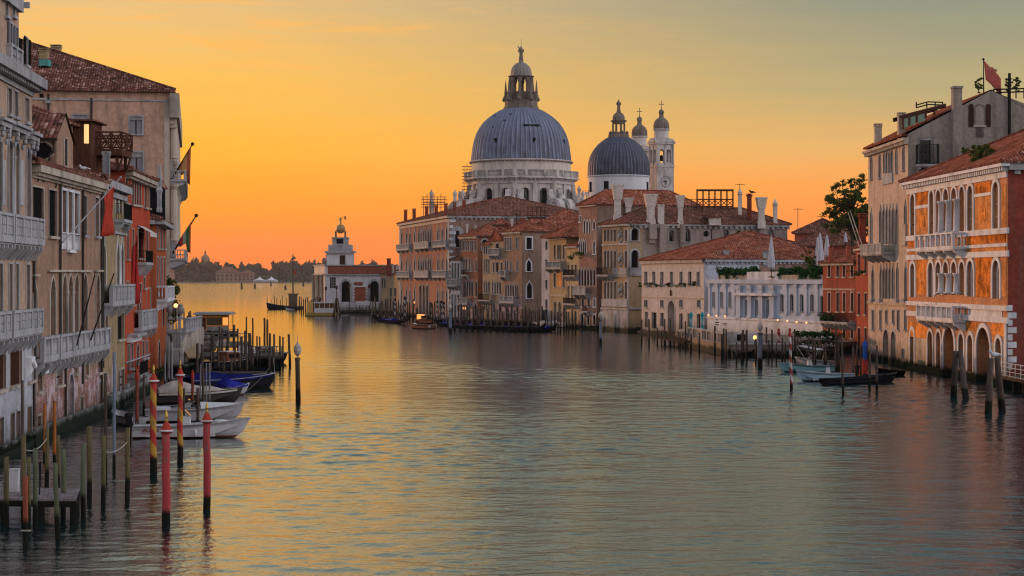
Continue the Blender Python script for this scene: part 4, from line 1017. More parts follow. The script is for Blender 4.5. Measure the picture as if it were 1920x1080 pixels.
for px in (1774.5, 1789.5, 1804.5): b.win(px, 9.6, 491, 553, 'arch', frame='stone_white', pane='dark', fw=.30, pr=.1, dep=.9, sill=False, bars=None, name='loggia_arch')
b.cols([1767.6, 1782, 1797], .42, L2 + .1, zz(1789, 512), 'stone_white', out=.05)
for px, w, y0, y1, pn in ((1711, 7.5, 618, 683, 'glass'), (1745, 9, 621, 688, 'glass'), (1760.5, 8.5, 622, 690, 'curtain'), (1803, 9.5, 626, 690, 'curtain'), (1820, 10, 628, 697, 'glass'), (1873, 11, 634, 701, 'glass')):
    b.win(px, w, y0, y1, 'arch', frame='stone_white', pane=pn, fw=.36, pr=.1, dep=.4, bars=(1, 2), sill=False)
for px, w, y0, y1 in ((1780.5, 21, 612, 717), (1845, 26, 614, 727)): b.win(px, w, y0, y1, 'arch', frame='stone_white', pane='dark', fw=.42, pr=.14, dep=2.2, bars=None, sill=False, name='water_gate')
for px0, px1, y0, y1, m_ in ((1718.5, 1741, 359, 384, MOS2), (1718.5, 1741, 391, 437, MOS3), (1830, 1859, 342, 361, MOS2), (1830, 1859, 369, 431, MOS3), (1704, 1739, 446, 462, MOS2), (1813, 1886, 439, 456, MOS2),
                             (1719, 1740, 487, 553, MOS), (1831, 1861, 482, 557, MOS2), (1704, 1739, 469, 475, MOS3), (1813, 1886, 464, 473, MOS3), (1704, 1741, 605, 633, MOS), (1742, 1770, 605, 614, MOS), (1794, 1832, 604, 618, MOS), (1860, 1886, 604, 630, MOS),
                             (1879, 1887, 345, 428, MOS3), (1879, 1887, 484, 556, MOS3), (1703, 1707, 370, 437, MOS3), (1752, 1812, 340, 347, MOS3), (1726, 1741, 578, 592, 'stone_white'), (1816, 1880, 580, 595, 'stone_white')):
    b.panel(px0, px1, y0, y1, m_, 'mosaic_panel' if not isinstance(m_, str) else 'marble_panel', out=.05)
for px0, px1, y in ((1718, 1742, 387.5), (1829, 1860, 365)): b.panel(px0, px1, y - 3, y + 3, 'stone_white', 'string_course', out=.12)
# medallion niches on the top floor
for pc, yc, h in ((1729, 410, 30), (1844, 398, 31)):
    m = MB(); u0 = F.u(pc); w_ = F.w(pc, 11) / 2; ol = outline('arch', w_ * 2, F.z(pc, yc - h / 2) - F.z(pc, yc + h / 2)); zb = F.z(pc, yc + h / 2)
    m.add([F.p(u0 + x, zb + z_, .09) for x, z_ in ol] + [F.p(u0 + x, zb + z_, .05) for x, z_ in ol], [tuple(range(len(ol)))] + [(i, (i + 1) % len(ol), len(ol) + (i + 1) % len(ol), len(ol) + i) for i in range(len(ol))]); me_ = m.build('medallion', MOS, b.root)
b.bal_px(1739.5, 1812.5, 465, 438, proj=1.3, mat='stone_white', brackets=5, style='baluster', step=.55)
b.bal_px(1742, 1812.5, 597, 572, proj=1.3, mat='stone_white', brackets=5, style='baluster', step=.3)
b.panel(1884.5, 1888.8, 600, 722, 'stone_white', 'quoin', out=.12)
for i in range(9): b.band(1.5 + i * .62, 2.0 + i * .62, .1, 'stone_white', 'quoin', fac=b.SB, u0=.01, u1=.4 + .35 * (i % 2))
m = MB(); b.F.box(m, F.L - .02, F.L + .0, 0, 0, 0, 0) if False else None
for py0, py1 in ((515, 498), (392, 375)):
    pass
b.SB.holes = []
b.wall = stucco('terracotta_mosaic_ground', (.52, .26, .14), (.44, .22, .12), grime=.35); b.finish()
zg = zz(1800, 634); m = MB(); wall_panel(m, Fac(F.p(0, 0, .025).to_2d(), F.p(F.L, 0, .025).to_2d(), n=F.n), 0, F.L, -.9, zg, [(h[0], h[1], h[2], min(h[3], zg - .001), h[4] if h[3] < zg else 'rect', .025) for h in F.holes if h[2] < zg]); m.build('lower_wall', WB, b.root, uv=True)
# the flank is red over the pale base
m = MB(); b.SB.box(m, .02, b.SB.L, 1.4, b.top - .02, .004, .06); b.SB.box(m, .01, b.SB.L, 0, 1.38, .004, .1); m.build('flank', RED, b.root, uv=True)
b.hip(7.2, .75, 'tile', .2, ridge='u')
b.band(b.top - .55, b.top - .01, .6, 'stone_grey', 'cornice', fac=b.SB, dent=1.0, dz=.35)
q = F.p(F.L * .86, b.top + 1.2, -2.2); bush_at = q

# R2: tall gothic palace behind it
CR2 = stucco('pink_cream_render', (.50, .41, .335), (.46, .36, .29), grime=.35)
GR2 = stucco('grey_gable_render', (.29, .25, .22), (.24, .21, .19), tidal=False, grime=.6)
b = Bld('gothic_palace', 'tall pinkish cream palace with pointed windows and a grey gabled flank', (1628, 218), (1702.6, 196.6), 20, 23.6, CR2, GR)
F = b.F
b.band(b.top - .3, b.top, .6, 'stone_warm', 'cornice', u0=-.5, u1=F.L + .3, dent=.6, dz=.35)
K = dict(fw=.13, pr=.08, dep=.35, bars=None)
for px, y0, y1 in ((1634, 288, 336), (1650, 285, 334), (1681, 276, 323), (1694.5, 270, 319)): b.win(px, 3.2, y0, y1, 'ogee', pane='curtain', **K)
for px, y0 in ((1658.5, 281), (1663.3, 280), (1668, 279), (1672.6, 278)): b.win(px, 3.3, y0, 325, 'ogee', pane='glass', sill=False, **K)
for px, y0 in ((1658.5, 281), (1668, 279)): pass
b.panel(1656, 1675, 326, 345, 'stone', 'parapet', out=.16)
for px, y0, y1 in ((1634, 392, 458), (1698, 377, 457)): b.win(px, 3.6, y0, y1, 'ogee', pane='curtain', **K)
for i, px in enumerate((1651.5, 1657.5, 1663.5, 1669.5, 1675.5, 1682)): b.win(px, 4, 386 - i * .6, 457, 'ogee', pane='glass' if 0 < i < 5 else 'curtain', sill=False, **K)
for px, y0, y1 in ((1637, 500, 560), (1698.5, 494, 560)): b.win(px, 3.6, y0, y1, 'ogee', pane='curtain', **K)
for i, px in enumerate((1652, 1657.5, 1663, 1669, 1675, 1683)): b.win(px, 4, 497 - i * .4, 560, 'ogee', pane='glass' if 0 < i < 5 else 'curtain', sill=False, **K)
for px in (1637, 1651.5, 1662.5, 1675, 1684.5, 1698): b.win(px, 4, 582, 618 if px not in (1662.5, 1675) else 606, pane='glass', fw=.12, dep=.3, bars=None)
for px, w, y0 in ((1661.5, 10, 618), (1675, 8.5, 621)): b.win(px, w, y0, 688, 'arch', pane='dark', fw=.25, dep=.9, bars=None, sill=False, name='water_gate')
b.win(1692.5, 3, 655, 667, pane='dark', fw=.08, bars=None)
b.band(F.z(1660, 571), F.z(1660, 567), .2, 'stone_warm'); b.panel(1692, 1701, 420, 461, 'stone_warm', 'banner', out=.2)
b.bal_px(1638, 1679, 474, 457, proj=1.5, mat='stone', brackets=5, style='panel')
for px in (1637, 1651.5, 1683, 1698): b.panel(px - 2.6, px + 2.6, 560.5, 567, 'stone', 'bracket', out=.35)
S = b.SB                                     # gabled flank facing us
ua = S.u(1858); S_top = S.z(1858, 170)
b.win(1735, 21, 263, 307, fac=S, pane='glass', frame='stone_white', fw=.32, dep=.35, bars=(0, 1), name='balcony_door', sill=False)
b.balcony(S.u(1716), S.u(1757), S.z(1736, 309), h=2.0, proj=1.2, mat='stone', fac=S, style='iron', brackets=2)
b.win(1836.5, 15, 198, 235, 'arch', fac=S, pane='curtain', frame='stone_warm', fw=.2, dep=.25, bars=(1, 1), sill=True)
for px in (1820.5, 1852.5):
    m = MB(); ol = outline('arch', S.w(px, 9.5), S.z(px, 195) - S.z(px, 238)); z0 = S.z(px, 238); n_ = len(ol)
    m.add([S.p(S.u(px) + x, z0 + z_, .12) for x, z_ in ol] + [S.p(S.u(px) + x, z0 + z_, .03) for x, z_ in ol], [tuple(range(n_))] + [(i, (i + 1) % n_, n_ + (i + 1) % n_, n_ + i) for i in range(n_)]); m.build('shutter', MT['shut_brown'], b.root)
b.finish()
m = MB(); e = .05                            # grey skin of the flank with its gable
wall_panel(m, Fac(S.p(0, 0, e).to_2d(), S.p(S.L, 0, e).to_2d(), n=S.n), 0, S.L, 8, b.top, [(h[0], h[1], h[2], h[3], h[4], .05) for h in S.holes])
def gable(o): return [S.p(0, b.top, o), S.p(S.L, b.top, o), S.p(S.L, b.top + .4, o), S.p(ua, S_top, o), S.p(0, b.top + .4, o)]
g0, g1 = gable(e), gable(-.4); m.add(g0 + g1, [(0, 1, 2, 3, 4), (9, 8, 7, 6, 5)] + [(i, (i + 1) % 5, 5 + (i + 1) % 5, 5 + i) for i in range(5)])
m.build('gable', GR2, b.root, uv=True)
m = MB(); zt = b.top + .42; P = F.p         # pitched roof running from the canal to the ridge
d_r = ua; r0, r1 = P(F.L + .1, S_top + .12, -ua), P(-.3, S_top + .12, -ua)
a0, a1 = P(F.L + .1, zt, .55), P(-.3, zt, .55); c0, c1 = P(F.L + .1, zt, -2 * ua), P(-.3, zt, -2 * ua)
m.add([a0, a1, r1, r0, c0, c1], [(0, 1, 2, 3), (3, 2, 5, 4), (1, 5, 2)]); m.box8([P(-.3, zt - .2, -2 * ua), P(F.L - .5, zt - .2, -2 * ua), P(F.L - .5, zt - .2, .55), P(-.3, zt - .2, .55), P(-.3, zt - .02, -2 * ua), P(F.L - .5, zt - .02, -2 * ua), P(F.L - .5, zt - .02, .55), P(-.3, zt - .02, .55)])
b.roof = m.build('roof', MT['tile'], b.root, uv=True)
b.chimney(1646, 213, 268, 232, 15, 'box'); b.chimney(1690, 200, 246, 211, 15, 'box')
m = MB(); S.box(m, S.u(1783), S.u(1799.5), S.z(1790, 300), S.z(1790, 163), .06, 1.1); S.box(m, S.u(1781.5), S.u(1801), S.z(1790, 167), S.z(1790, 163.5), .03, 1.25); m.build('chimney', GR2, b.root)
m = MB(); S.box(m, S.u(1889.5), S.u(1893), S.z(1890, 256), S.z(1890, 138), .1, .5); m.build('flue', MT['iron'], b.root)
# glazed roof terrace between the stacks
m = MB(); d = 1.5
def rp(px, py, o=-2.0): return S.p(S.u(px), S.z(px, py), o)
fr = MB()
for px, y0, y1 in ((1701, 240, 213), (1713, 232, 210), (1727, 226, 205), (1744, 219, 203), (1760, 213, 199)): fr.tube([rp(px, y0), rp(px, y1)], .12, 5)
for a_, c_ in (((1697, 215), (1782, 193)), ((1697, 218), (1782, 196))): fr.tube([rp(*a_), rp(*c_)], .14, 5); fr.tube([rp(a_[0], a_[1], -6), rp(c_[0], c_[1], -6)], .14, 5)
fr.quad(rp(1696, 214), rp(1783, 192), rp(1783, 190, -7), rp(1696, 212, -7))
gh = fr.build('roof_terrace', MT['wood_red'], b.root)
gm = glassmat('green_glass', (.10, .20, .13), 1.6, .1)
for a_, c_, e_ in ((1702, 1712, 0), (1714, 1726, 0), (1728, 1743, 0)):
    m = MB(); m.quad(rp(a_, 238 - (a_ - 1701) * .35, -2.05), rp(c_, 238 - (c_ - 1701) * .35, -2.05), rp(c_, 214 - (c_ - 1701) * .24, -2.05), rp(a_, 214 - (a_ - 1701) * .24, -2.05)); m.build('pane', gm, gh)
rl = MB()
for y_ in (186, 191): rl.tube([rp(1730, y_ + 6, -3), rp(1752, y_, -3), rp(1780, y_ + 1, -3)], .07, 5)
for px in (1730, 1750, 1766, 1780): rl.tube([rp(px, 198, -3), rp(px, 186, -3)], .07, 5)
for y_ in (166, 172): rl.tube([rp(1866, y_, -1), rp(1935, y_ - 2, -1)], .08, 5)
for px in (1868, 1880, 1895, 1910, 1925): rl.tube([rp(px, 183, -1), rp(px, 165, -1)], .07, 5)
rl.build('railing', MT['iron'], b.root)
R2S = S; R2rp = rp
# flag on its roof pole
def flag_thing(label, base, tip, cloth, mat, group=None, polemat='iron', pr=.07, marks=None):
    f = thing('flag', label, 'flag', base, group); m = MB(); m.tube([base, tip], [pr, pr * .6], 6); m.ball(tip, pr * 2, n=6, m=4); m.build('flagpole', MT[polemat], f)
    m = MB(); nr, nc = len(cloth), len(cloth[0]); m.add([p for r_ in cloth for p in r_], [(i * nc + j, i * nc + j + 1, (i + 1) * nc + j + 1, (i + 1) * nc + j) for i in range(nr - 1) for j in range(nc - 1)])
    o = m.build('cloth', mat, f, smooth=True, uv=False); md = o.modifiers.new('thick', 'SOLIDIFY'); md.thickness = .02
    if marks: marks(f)
    return f
def cloth_mat(name, stops, axis=0, lo=0, hi=1):
    M = NT(name); g = M.n('ShaderNodeTexCoord').outputs['Generated']; q = M.xyz(g); a = M.noise(M.obj(), 1.2, 3)
    r_ = M.n('ShaderNodeValToRGB'); r_.color_ramp.interpolation = 'CONSTANT'; cr = r_.color_ramp
    while len(cr.elements) < len(stops): cr.elements.new(.5)
    for e_, (p_, c_) in zip(cr.elements, stops): e_.position = p_; e_.color = c4(c_)
    M.l(q[axis], r_.inputs[0]); col = M.mix(M.rng(a, .35, .65, 0, .35), r_.outputs[0], (.03, .01, .01, 1)); return M.fin(col, .85, spec=.1)
redcloth = cloth_mat('red_flag_cloth', [(0, (.50, .045, .022))])
def wave_cloth(p00, along, down, nu=9, nv=7, amp=.12, side=Vector((0, 1, 0)), ph=0.0, taper=0.0, droop=0.0):
    rows = []
    for j in range(nv):
        t = j / (nv - 1); r_ = []
        for i in range(nu):
            s_ = i / (nu - 1); q = Vector(p00) + along * s_ * (1 - taper * t) + down * t; q += side * amp * math.sin(s_ * 6 + t * 3 + ph) * s_ ** .5; q.z -= droop * s_ * s_; r_.append(q)
        rows.append(r_)
    return rows
p0, p1 = rp(1849, 172, -1), rp(1848.5, 109, -1)
def lion(f):
    o = [c for c in f.children if c.name.startswith('cloth')][0]; m = MB()
    c_ = rp(1863, 128, -1.25); 
    for dx, dz, r_ in ((-.35, 0, .28), (.05, .05, .26), (.45, -.1, .2), (.2, -.45, .14), (-.3, -.4, .14)): m.ball((c_.x + dx, c_.y - .18, c_.z + dz), r_, .03, r_ * .8, 8, 5)
    m.build('emblem', plain('flag_gold', (.28, .15, .08), .8), o)
pinkcloth = cloth_mat('faded_red_flag', [(0, (.42, .10, .08))])
flag_thing('faded red flag with a dark gold emblem flying from the tall roof pole', p0, p1, wave_cloth(rp(1849, 111, -1), Vector((1.75, 0, -1.6)), Vector((.2, 0, -2.0)), amp=.22, droop=.3), pinkcloth, None, marks=lion)

# R3: small brick red houses
RR = stucco('worn_red_render', (.33, .10, .065), (.27, .085, .06), grime=.45)
b = Bld('red_house', 'small brick red house with flower balcony beside the white garden palace', (1543, 250), (1605, 240), 14, ZY(494, 245), RR, GR, 'house')
for y0, y1, pn in ((496, 519, 'glass'), (549, 584, 'glass'), (603, 634, 'dark')):
    for px in (1555, 1571, 1583, 1598): 
        if y0 > 600 and px == 1571: continue
        b.win(px, 4.6, y0, y1, pane=pn, frame='stone_warm', fw=.16, bars=(1, 1) if y0 < 600 else None, dep=.2)
b.band(b.top - .25, b.top, .4, 'stone_warm', 'cornice'); b.band(b.F.z(1570, 544), b.F.z(1570, 541), .15, 'stone_warm')
b.balcony(b.F.u(1552), b.F.L - .01, b.F.z(1580, 603), h=1.1, proj=1.2, mat='stone', style='iron'); b.finish(); b.hip(1.6, .5, 'tile')
RED3 = b
m = MB()
rnp = random.Random(5); q0, q1 = b.F.p(b.F.u(1553), b.F.z(1560, 596), .9), b.F.p(b.F.u(1575), b.F.z(1570, 595), .9)
for i in range(9): clump(m, tuple(q0.lerp(q1, i / 8)), (.45, .45, .5), 60, .14, rnp)
m.build('flower_box', MT['leaf_box'], b.root)
b.chimney(1558, 244, 480, 463, 9); b.chimney(1591, 244, 478, 461, 9)
b = Bld('red_house', 'tall narrow orange red house wedged against the gothic palace', (1605, 239.8), (1631, 219), 12, ZY(466, 232), RR, GR, 'house')
for y0, y1 in ((477, 512), (550, 590), (615, 650)):
    for px in (1611, 1623.5): b.win(px, 4.4, y0, y1, pane='glass', frame='stone_warm', fw=.14, bars=(1, 1), dep=.2)
b.band(b.top - .25, b.top, .4, 'stone_warm', 'cornice'); b.finish(); b.hip(1.8, .4, 'tile'); b.chimney(1617, 230, 462, 400, 20, 'round', RED)
m = MB()
for px in (1607.5, 1624): clump(m, tuple(b.F.p(b.F.u(px), b.F.z(px, 513), .5)), (.9, .5, .4), 90, .16, rnp)
m.build('flower_box', MT['leaf'], b.root)

# R4: low white garden palace with roof terrace
WW = stone('white_istrian', (.44, .49, .58), .62, True, .6)
F0 = Fac(W(1329, 0, 286).to_2d(), W(1545, 0, 256).to_2d())
b = Bld('white_palace', 'low white stone palace with pilasters and a hedged roof terrace', (1329, 286), (1545, 256), 16, ZY(528, 272), WW, GR)
F = b.F
for px in (1338, 1353, 1368.5): b.win(px, 4.2, 547.5, 575.5, 'seg', pane='dark', fw=.1, pr=.03, bars=(2, 5), dep=.35)
for px in (1466, 1484.5, 1503, 1522.5): b.win(px, 6, 552, 584, 'seg', pane='dark', fw=.12, pr=.03, bars=(2, 5), dep=.35)
b.win(1541.5, 5, 555, 587, 'seg', pane='glass', fw=.1, bars=(2, 5))
for px in (1399.5, 1419, 1440): b.win(px, 5, 563, 596, pane='dark', fw=.1, bars=(1, 4), dep=.5, sill=False, name='glazed_door')
WHT = MT['stone_white']; MT['stone_white'] = WW
def pil(px, w, y0=531, y1=591, out=.14):
    m = MB(); u = F.u(px); h = F.w(px, w) / 2; z0, z1 = F.z(px, y1), min(F.z(px, y0), b.top - .3); F.box(m, u - h, u + h, z0, z1, .003, out); F.box(m, u - h - .12, u + h + .12, z1 - .5, z1 + .001, .004, out + .12); F.box(m, u - h - .12, u + h + .12, z0 - .004, z0 + .4, .004, out + .12); m.build('pilaster', MT['stone_white'], b.root)
for px in (1331, 1345.5, 1361, 1377, 1475, 1493.5, 1512.5, 1533): pil(px, 3.6)
for px, w in ((1388, 10), (1409, 8), (1430, 9), (1451, 10)): pil(px, w * .8, 535, 597, .4)
MT['stone_white'] = WHT; b.band(b.top - .3, b.top + .3, .35, WW, 'cornice', u0=-.2)
b.band(b.top + .301, b.top + 1.4, .25, 'stone_white', 'attic', u0=F.u(1403), u1=F.u(1462)); b.band(b.top - 2.0, b.top - 1.6, .8, 'stone_white', 'entablature', u0=F.u(1381), u1=F.u(1457))
b.band(F.z(1430, 601), F.z(1430, 597), .4, 'stone_white', 'plinth_course'); b.band(-.5, F.z(1430, 601.3), .25, 'stone_white', 'plinth')
# lettering beside the entrance
dk = MT['dark']
def scrib(px, py, w, rows, h=1.4, sd=1):
    r_ = random.Random(sd); m = MB(); 
    for j in range(rows):
        x = px - w / 2; y = py + j * h * 2.2
        while x < px + w / 2:
            k = r_.uniform(.5, 1.6); F.box(m, F.u(x), F.u(x + k * .7), F.z(px, y + h * r_.uniform(.7, 1)), F.z(px, y), .26, .29); x += k
    m.build('lettering', dk, b.root)
scrib(1347, 599, 4, 1); scrib(1347.5, 603.5, 6, 1, 2, 2); scrib(1347, 608, 6, 1, 2, 3); scrib(1362, 606, 8, 2, 1.2, 4)
lampm = emit('lamp_glow', (1.0, .5, .2), 1.3)
for px, y in ((1334, 591), (1349, 592), (1365, 593), (1464, 600), (1482, 602), (1499.5, 604), (1518, 605)):
    m = MB(); q = F.p(F.u(px), F.z(px, y), .5); m.ball(q, .13, n=8, m=6); m.build('wall_lamp', lampm, b.root)
b.finish()
m = MB(); rh = random.Random(9)
for a_, c_ in ((1349, 1411), (1462, 1544)):
    u0, u1 = F.u(a_), F.u(c_); x = u0
    while x < u1: 
        q = F.p(x, b.top + 1.05 + .1 * rh.random(), -.6); clump(m, tuple(q), (.95, .95, .95), 330, .21, rh); x += .85
u0, u1 = F.u(1412), F.u(1461); x = u0
while x < u1: clump(m, tuple(F.p(x, b.top + 1.2, -3)), (.8, .8, .5), 80, .17, rh); x += .9
hg = tag(m.build('hedge', MT['leaf_box'], None, origin=F.p(F.L / 2, b.top, -.6)), 'clipped dark green hedge along the white palace roof terrace', 'hedge')
m = MB(); 
for a_, c_ in ((1347, 1410), (1463, 1544)): F.box(m, F.u(a_), F.u(c_), b.top + .303, b.top + .95, -.25, .12)
m.build('planter', stucco('planter_render', (.42, .36, .28), (.36, .30, .24), tidal=False), b.root)
R4 = b
# closed parasols on terraces
um = plain('parasol_canvas', (.44, .43, .47), .9, var=.3, sc=2, stretch=(5, 5, .3))
def parasol(px, y0, y1, wp, Y, label):
    c = W(px, y1, Y); zt = ZY(y0, Y); h = zt - c.z; r = wp / 2 / FPX * Y
    t = thing('closed_parasol', label, 'parasol', c, 'closed white parasols on the roof terraces'); m = MB(); n = 16
    m.lathe(c, [(r * .75, h * .12), (r * 1.0, h * .16), (r * .95, h * .35), (r * .7, h * .6), (r * .42, h * .85), (r * .12, h * .99), (.02, h)], n, rib=2, ribd=.22); m.build('canopy', um, t)
    m = MB(); m.tube([(c.x, c.y, c.z - .6), (c.x, c.y, c.z + h * .13)], .06, 6); m.lathe((c.x, c.y, c.z - .6), [(.5, 0), (.5, .1), (.1, .15)], 10); m.build('stand', MT['iron'], t)
parasol(1446, 443, 512, 11.5, 268, 'closed white parasol on the white palace roof, in front of its centre')
parasol(1537.5, 436, 507, 13, 259, 'tallest closed white parasol, above the hedge end by the red house')
parasol(1533, 444, 507, 10, 262, 'closed white parasol half hidden behind the tallest one')
parasol(1550.5, 440, 486, 10, 254, 'closed white parasol between the tallest one and the red house roof')
parasol(1585.5, 435, 457, 6, 252, 'smallest closed white parasol, over the red house chimneys')

# terrace and steps on the water before the white palace
tw = stone('terrace_stone', (.36, .30, .25), .5)
a_, c_ = ground(1290, 652), ground(1364, 668)
pt = [a_.to_2d(), c_.to_2d(), Vector((33.8, 226)), Vector((43.5, 240)), F.p(F.L, 0).to_2d(), F.p(0, 0).to_2d() + Vector((-.2, .2)), Vector((23.9, 282))]
t = thing('water_terrace', 'stone water terrace with balustrade before the white palace', 'terrace', (28, 245, 0))
m = MB(); m.prism([(p.x, p.y) for p in pt], -1.5, 1.35); m.build('base', tw, t)
Ft = Fac(a_.to_2d(), c_.to_2d()); m = MB(); Ft.box(m, 0, Ft.L, 1.36, 1.5, -.5, .1); Ft.box(m, .0, Ft.L, 2.55, 2.75, -.45, .05)
for i in range(9): u = Ft.L * i / 8; Ft.box(m, max(0, u - .25), min(Ft.L, u + .25), 1.501, 2.549, -.42, .02)
for f0, f1 in ((.26, .38), (.62, .78)): Ft.box(m, Ft.L * f0, Ft.L * f1, 1.502, 2.548, -.4, -.02)
k = 0.12
for i in range(46):
    u = Ft.L * (i + .5) / 46; Ft.box(m, u - k, u + k, 1.502, 2.548, -.36, -.1)
m.build('balustrade', MT['stone'], t)
m = MB()
Fs = Fac(c_.to_2d(), (33.8, 226)); z_ = 1.3
for i in range(6): Fs.box(m, Fs.L * .05 + i * .0, Fs.L * .45 - i * .5, z_ - .23 * (i + 1), z_ - .23 * i - .003, .003 + .0, .42 * (i + 1)); Fs.box(m, Fs.L * .6 + i * .1, Fs.L * .95, z_ - .23 * (i + 1), z_ - .23 * i - .003, .003, .42 * (i + 1))
m.build('step', MT['stone_warm'], t)
m = MB(); Fs.box(m, 0, Fs.L, 1.36, 1.5, -2.0, .15); Fs.box(m, Fs.L * .12, Fs.L * .5, 1.51, 2.7, -3.0, -2.6); m.build('coping', MT['stone_white'], t)
m = MB(); Fs.box(m, Fs.L * .16, Fs.L * .3, 1.75, 2.5, -2.59, -2.5); m.build('grille', MT['dark'], t)

# R5: cream house with tiled roof
CR5 = stucco('peach_render', (.56, .50, .46), (.50, .44, .40), grime=.3)
BL5 = stucco('bluish_render', (.46, .47, .52), (.40, .40, .45), grime=.3)
b = Bld('cream_house', 'broad cream house with red hip roof, window planters and an arched water door', (1203, 313), (1320, 288), 26, ZY(488, 301), CR5, GR, 'house')
F = b.F
for px in (1211, 1226, 1241, 1259, 1277, 1293.5, 1309):
    b.win(px, 5.2, 510, 534, pane='shut_grey' if px != 1293.5 else 'glass', frame='stone_warm', fw=.1, pr=.03, dep=.25, bars=(1, 0), barmat='shut_grey')
    m = MB(); clump(m, tuple(F.p(F.u(px) - .5, F.z(px, 534), .35)), (.75, .4, .5), 90, .16, rh); m.build('flower_box', MT['leaf'], b.root)
for px in (1211, 1241, 1277, 1310): b.win(px, 5.5, 563, 576, pane='curtain', frame='stone_warm', fw=.1, bars=(1, 0), dep=.2)
for px, w, y0, y1 in ((1212, 5, 585, 614), (1226.5, 8, 586, 616), (1241.5, 5.5, 587, 612), (1277, 5.5, 588, 617), (1293, 6.5, 588, 625), (1310, 6, 589, 615)): b.win(px, w, y0, y1, pane='dark', frame='stone_warm', fw=.1, bars=None, dep=.3, sill=False)
b.win(1259, 12.5, 564, 622, 'arch', pane='dark', frame='stone', fw=.3, dep=1.4, bars=None, sill=False, name='water_gate')
b.win(1258.3, 4, 543, 554.5, 'arch', pane='wood_red' if False else 'shut_brown', frame='stone_warm', fw=.15, bars=None, sill=False, name='plaque', hole=False, dep=-.04)
b.band(F.z(1260, 559.5), F.z(1260, 557.5), .1, 'stone_warm'); b.band(b.top - .5, b.top, .35, 'stone_warm', 'cornice', u1=F.L)
b.band(-.6, .7, .35, 'stone_warm', 'plinth')
b.win(1340, 10, 506, 530, fac=b.SB, pane='glass', frame='stone', fw=.15, bars=(1, 1))
b.finish(); m = MB(); b.SB.box(m, .02, 9, .5, b.top - .01, .004, .07); m.build('flank', BL5, b.root); m = MB(); b.SB.box(m, 9.01, b.SB.L, .5, b.top - .01, .004, .06); m.build('flank', brickwall('flank_brick', (.26, .10, .07), (.19, .075, .055)), b.root, uv=True)
b.band(b.top - .35, b.top - .02, .5, 'stone', 'cornice', fac=b.SB, u1=22, dent=.7, dz=.3)
b.hip(4.4, .5, 'tile', .16, ridge='d')
for px, y0, y1, w in ((1349, 489, 474, 8), (1361.5, 489, 468.5, 12), (1436, 488, 470, 12)): b.chimney(px, 291, y0, y1, w, 'box', MT['stone'])
b2 = Bld('garden_wing', 'low brick wing with tiled roof running behind the hedge', (1385, 302), (1520, 292), 10, ZY(492, 297), brickwall('wing_brick', (.27, .105, .07), (.20, .08, .06)), None, 'house')
b2.finish(); b2.hip(2.4, .4, 'tile')

# R6: palace with round windows along its long flank
OC = stucco('ochre_render', (.36, .26, .165), (.31, .225, .15), brick=(.26, .11, .07), bz=(-1, 3.4), grime=.5)
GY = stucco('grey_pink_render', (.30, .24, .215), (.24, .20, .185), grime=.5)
b = Bld('ochre_palace', 'ochre palace with white arcades and a long grey flank under trumpet chimneys', (1129, 335), (1179, 324), 30, ZY(420, 326), OC, GR)
F = b.F
for y0, y1 in ((430, 452), (470, 502), (528, 560)):
    for px in (1135.5, 1141.3, 1147.3, 1154): b.win(px, 4.3, y0, y1, 'arch', pane='glass', fw=.16, pr=.1, bars=None, dep=.5, sill=False)
    b.win(1174.5, 4.6, y0, y1, 'arch', pane='glass', fw=.2, pr=.1, bars=None, dep=.4)
    m = MB(); q = F.p(F.u(1164), F.z(1164, (y0 + y1) / 2), .02)
    for k in range(12): a_ = k * math.pi / 6; m.ball(F.p(F.u(1164) + .9 * math.cos(a_), q.z + 1.1 * math.sin(a_), .05), .2, n=6, m=4)
    m.ball(q, .5, n=8, m=6); m.build('roundel', MT['stone'], b.root)
for px, w, y0, y1, pn in ((1137, 4.5, 586, 611, 'glass'), (1151.5, 8, 586, 619, 'dark'), (1166, 4.8, 588, 612, 'glass')): b.win(px, w, y0, y1, 'arch', pane=pn, fw=.22, pr=.1, bars=None, dep=.5, sill=False)
b.balcony(F.u(1127.6), F.u(1150), F.z(1140, 515), h=1.25, proj=1.1, mat='stone', style='iron'); b.panel(1150, 1178, 503, 515, 'stone', 'parapet', out=.2); b.panel(1130, 1178, 561, 575, 'stone', 'parapet', out=.25)
b.band(F.z(1150, 580), F.z(1150, 577), .35, 'stone'); b.band(F.z(1150, 519), F.z(1150, 516.5), .25, 'stone'); b.band(F.z(1150, 460), F.z(1150, 457), .15, 'stone'); b.band(-.4, F.z(1150, 580.2), .12, 'stone', 'plinth')
b.band(b.top - .35, b.top, .55, 'stone', 'cornice', u0=-.4, u1=F.L + .5); b.panel(1177.4, 1179, 425, 577, 'stone', 'quoin', out=.12)
S = b.SB
b.win(1190.5, 13.5, 428, 451, 'arch', fac=S, pane='dark', fw=.3, bars=(1, 1), dep=.6); b.win(1190.5, 13.5, 469, 502, 'arch', fac=S, pane='dark', fw=.35, bars=(1, 1), dep=.6)
for px, w in ((1258.5, 8), (1289, 9), (1361.5, 9), (1407.5, 9), (1445, 9)): b.win(px, w, 431.5, 453, 'arch', fac=S, pane='glass', fw=.22, bars=(1, 0), dep=.3)
for px in (1323.8, 1385): b.win(px, 9.6, 431, 443, 'circle', fac=S, pane='dark', fw=.16, bars=None, z=(S.z(px, 443.5), 0))
for px in (1334, 1396): b.pipe(px, 424, 470, fac=S)
b.band(b.top - .3, b.top - .004, .5, 'stone', 'cornice', fac=S, u0=.3, u1=S.L + .2, dent=1.0, dz=.4)
b.panel(1180, 1202, 505, 517, 'stone', 'parapet', fac=S, out=.25); b.panel(1180, 1201, 577, 580, 'stone', 'string_course', fac=S, out=.3)
b.finish()
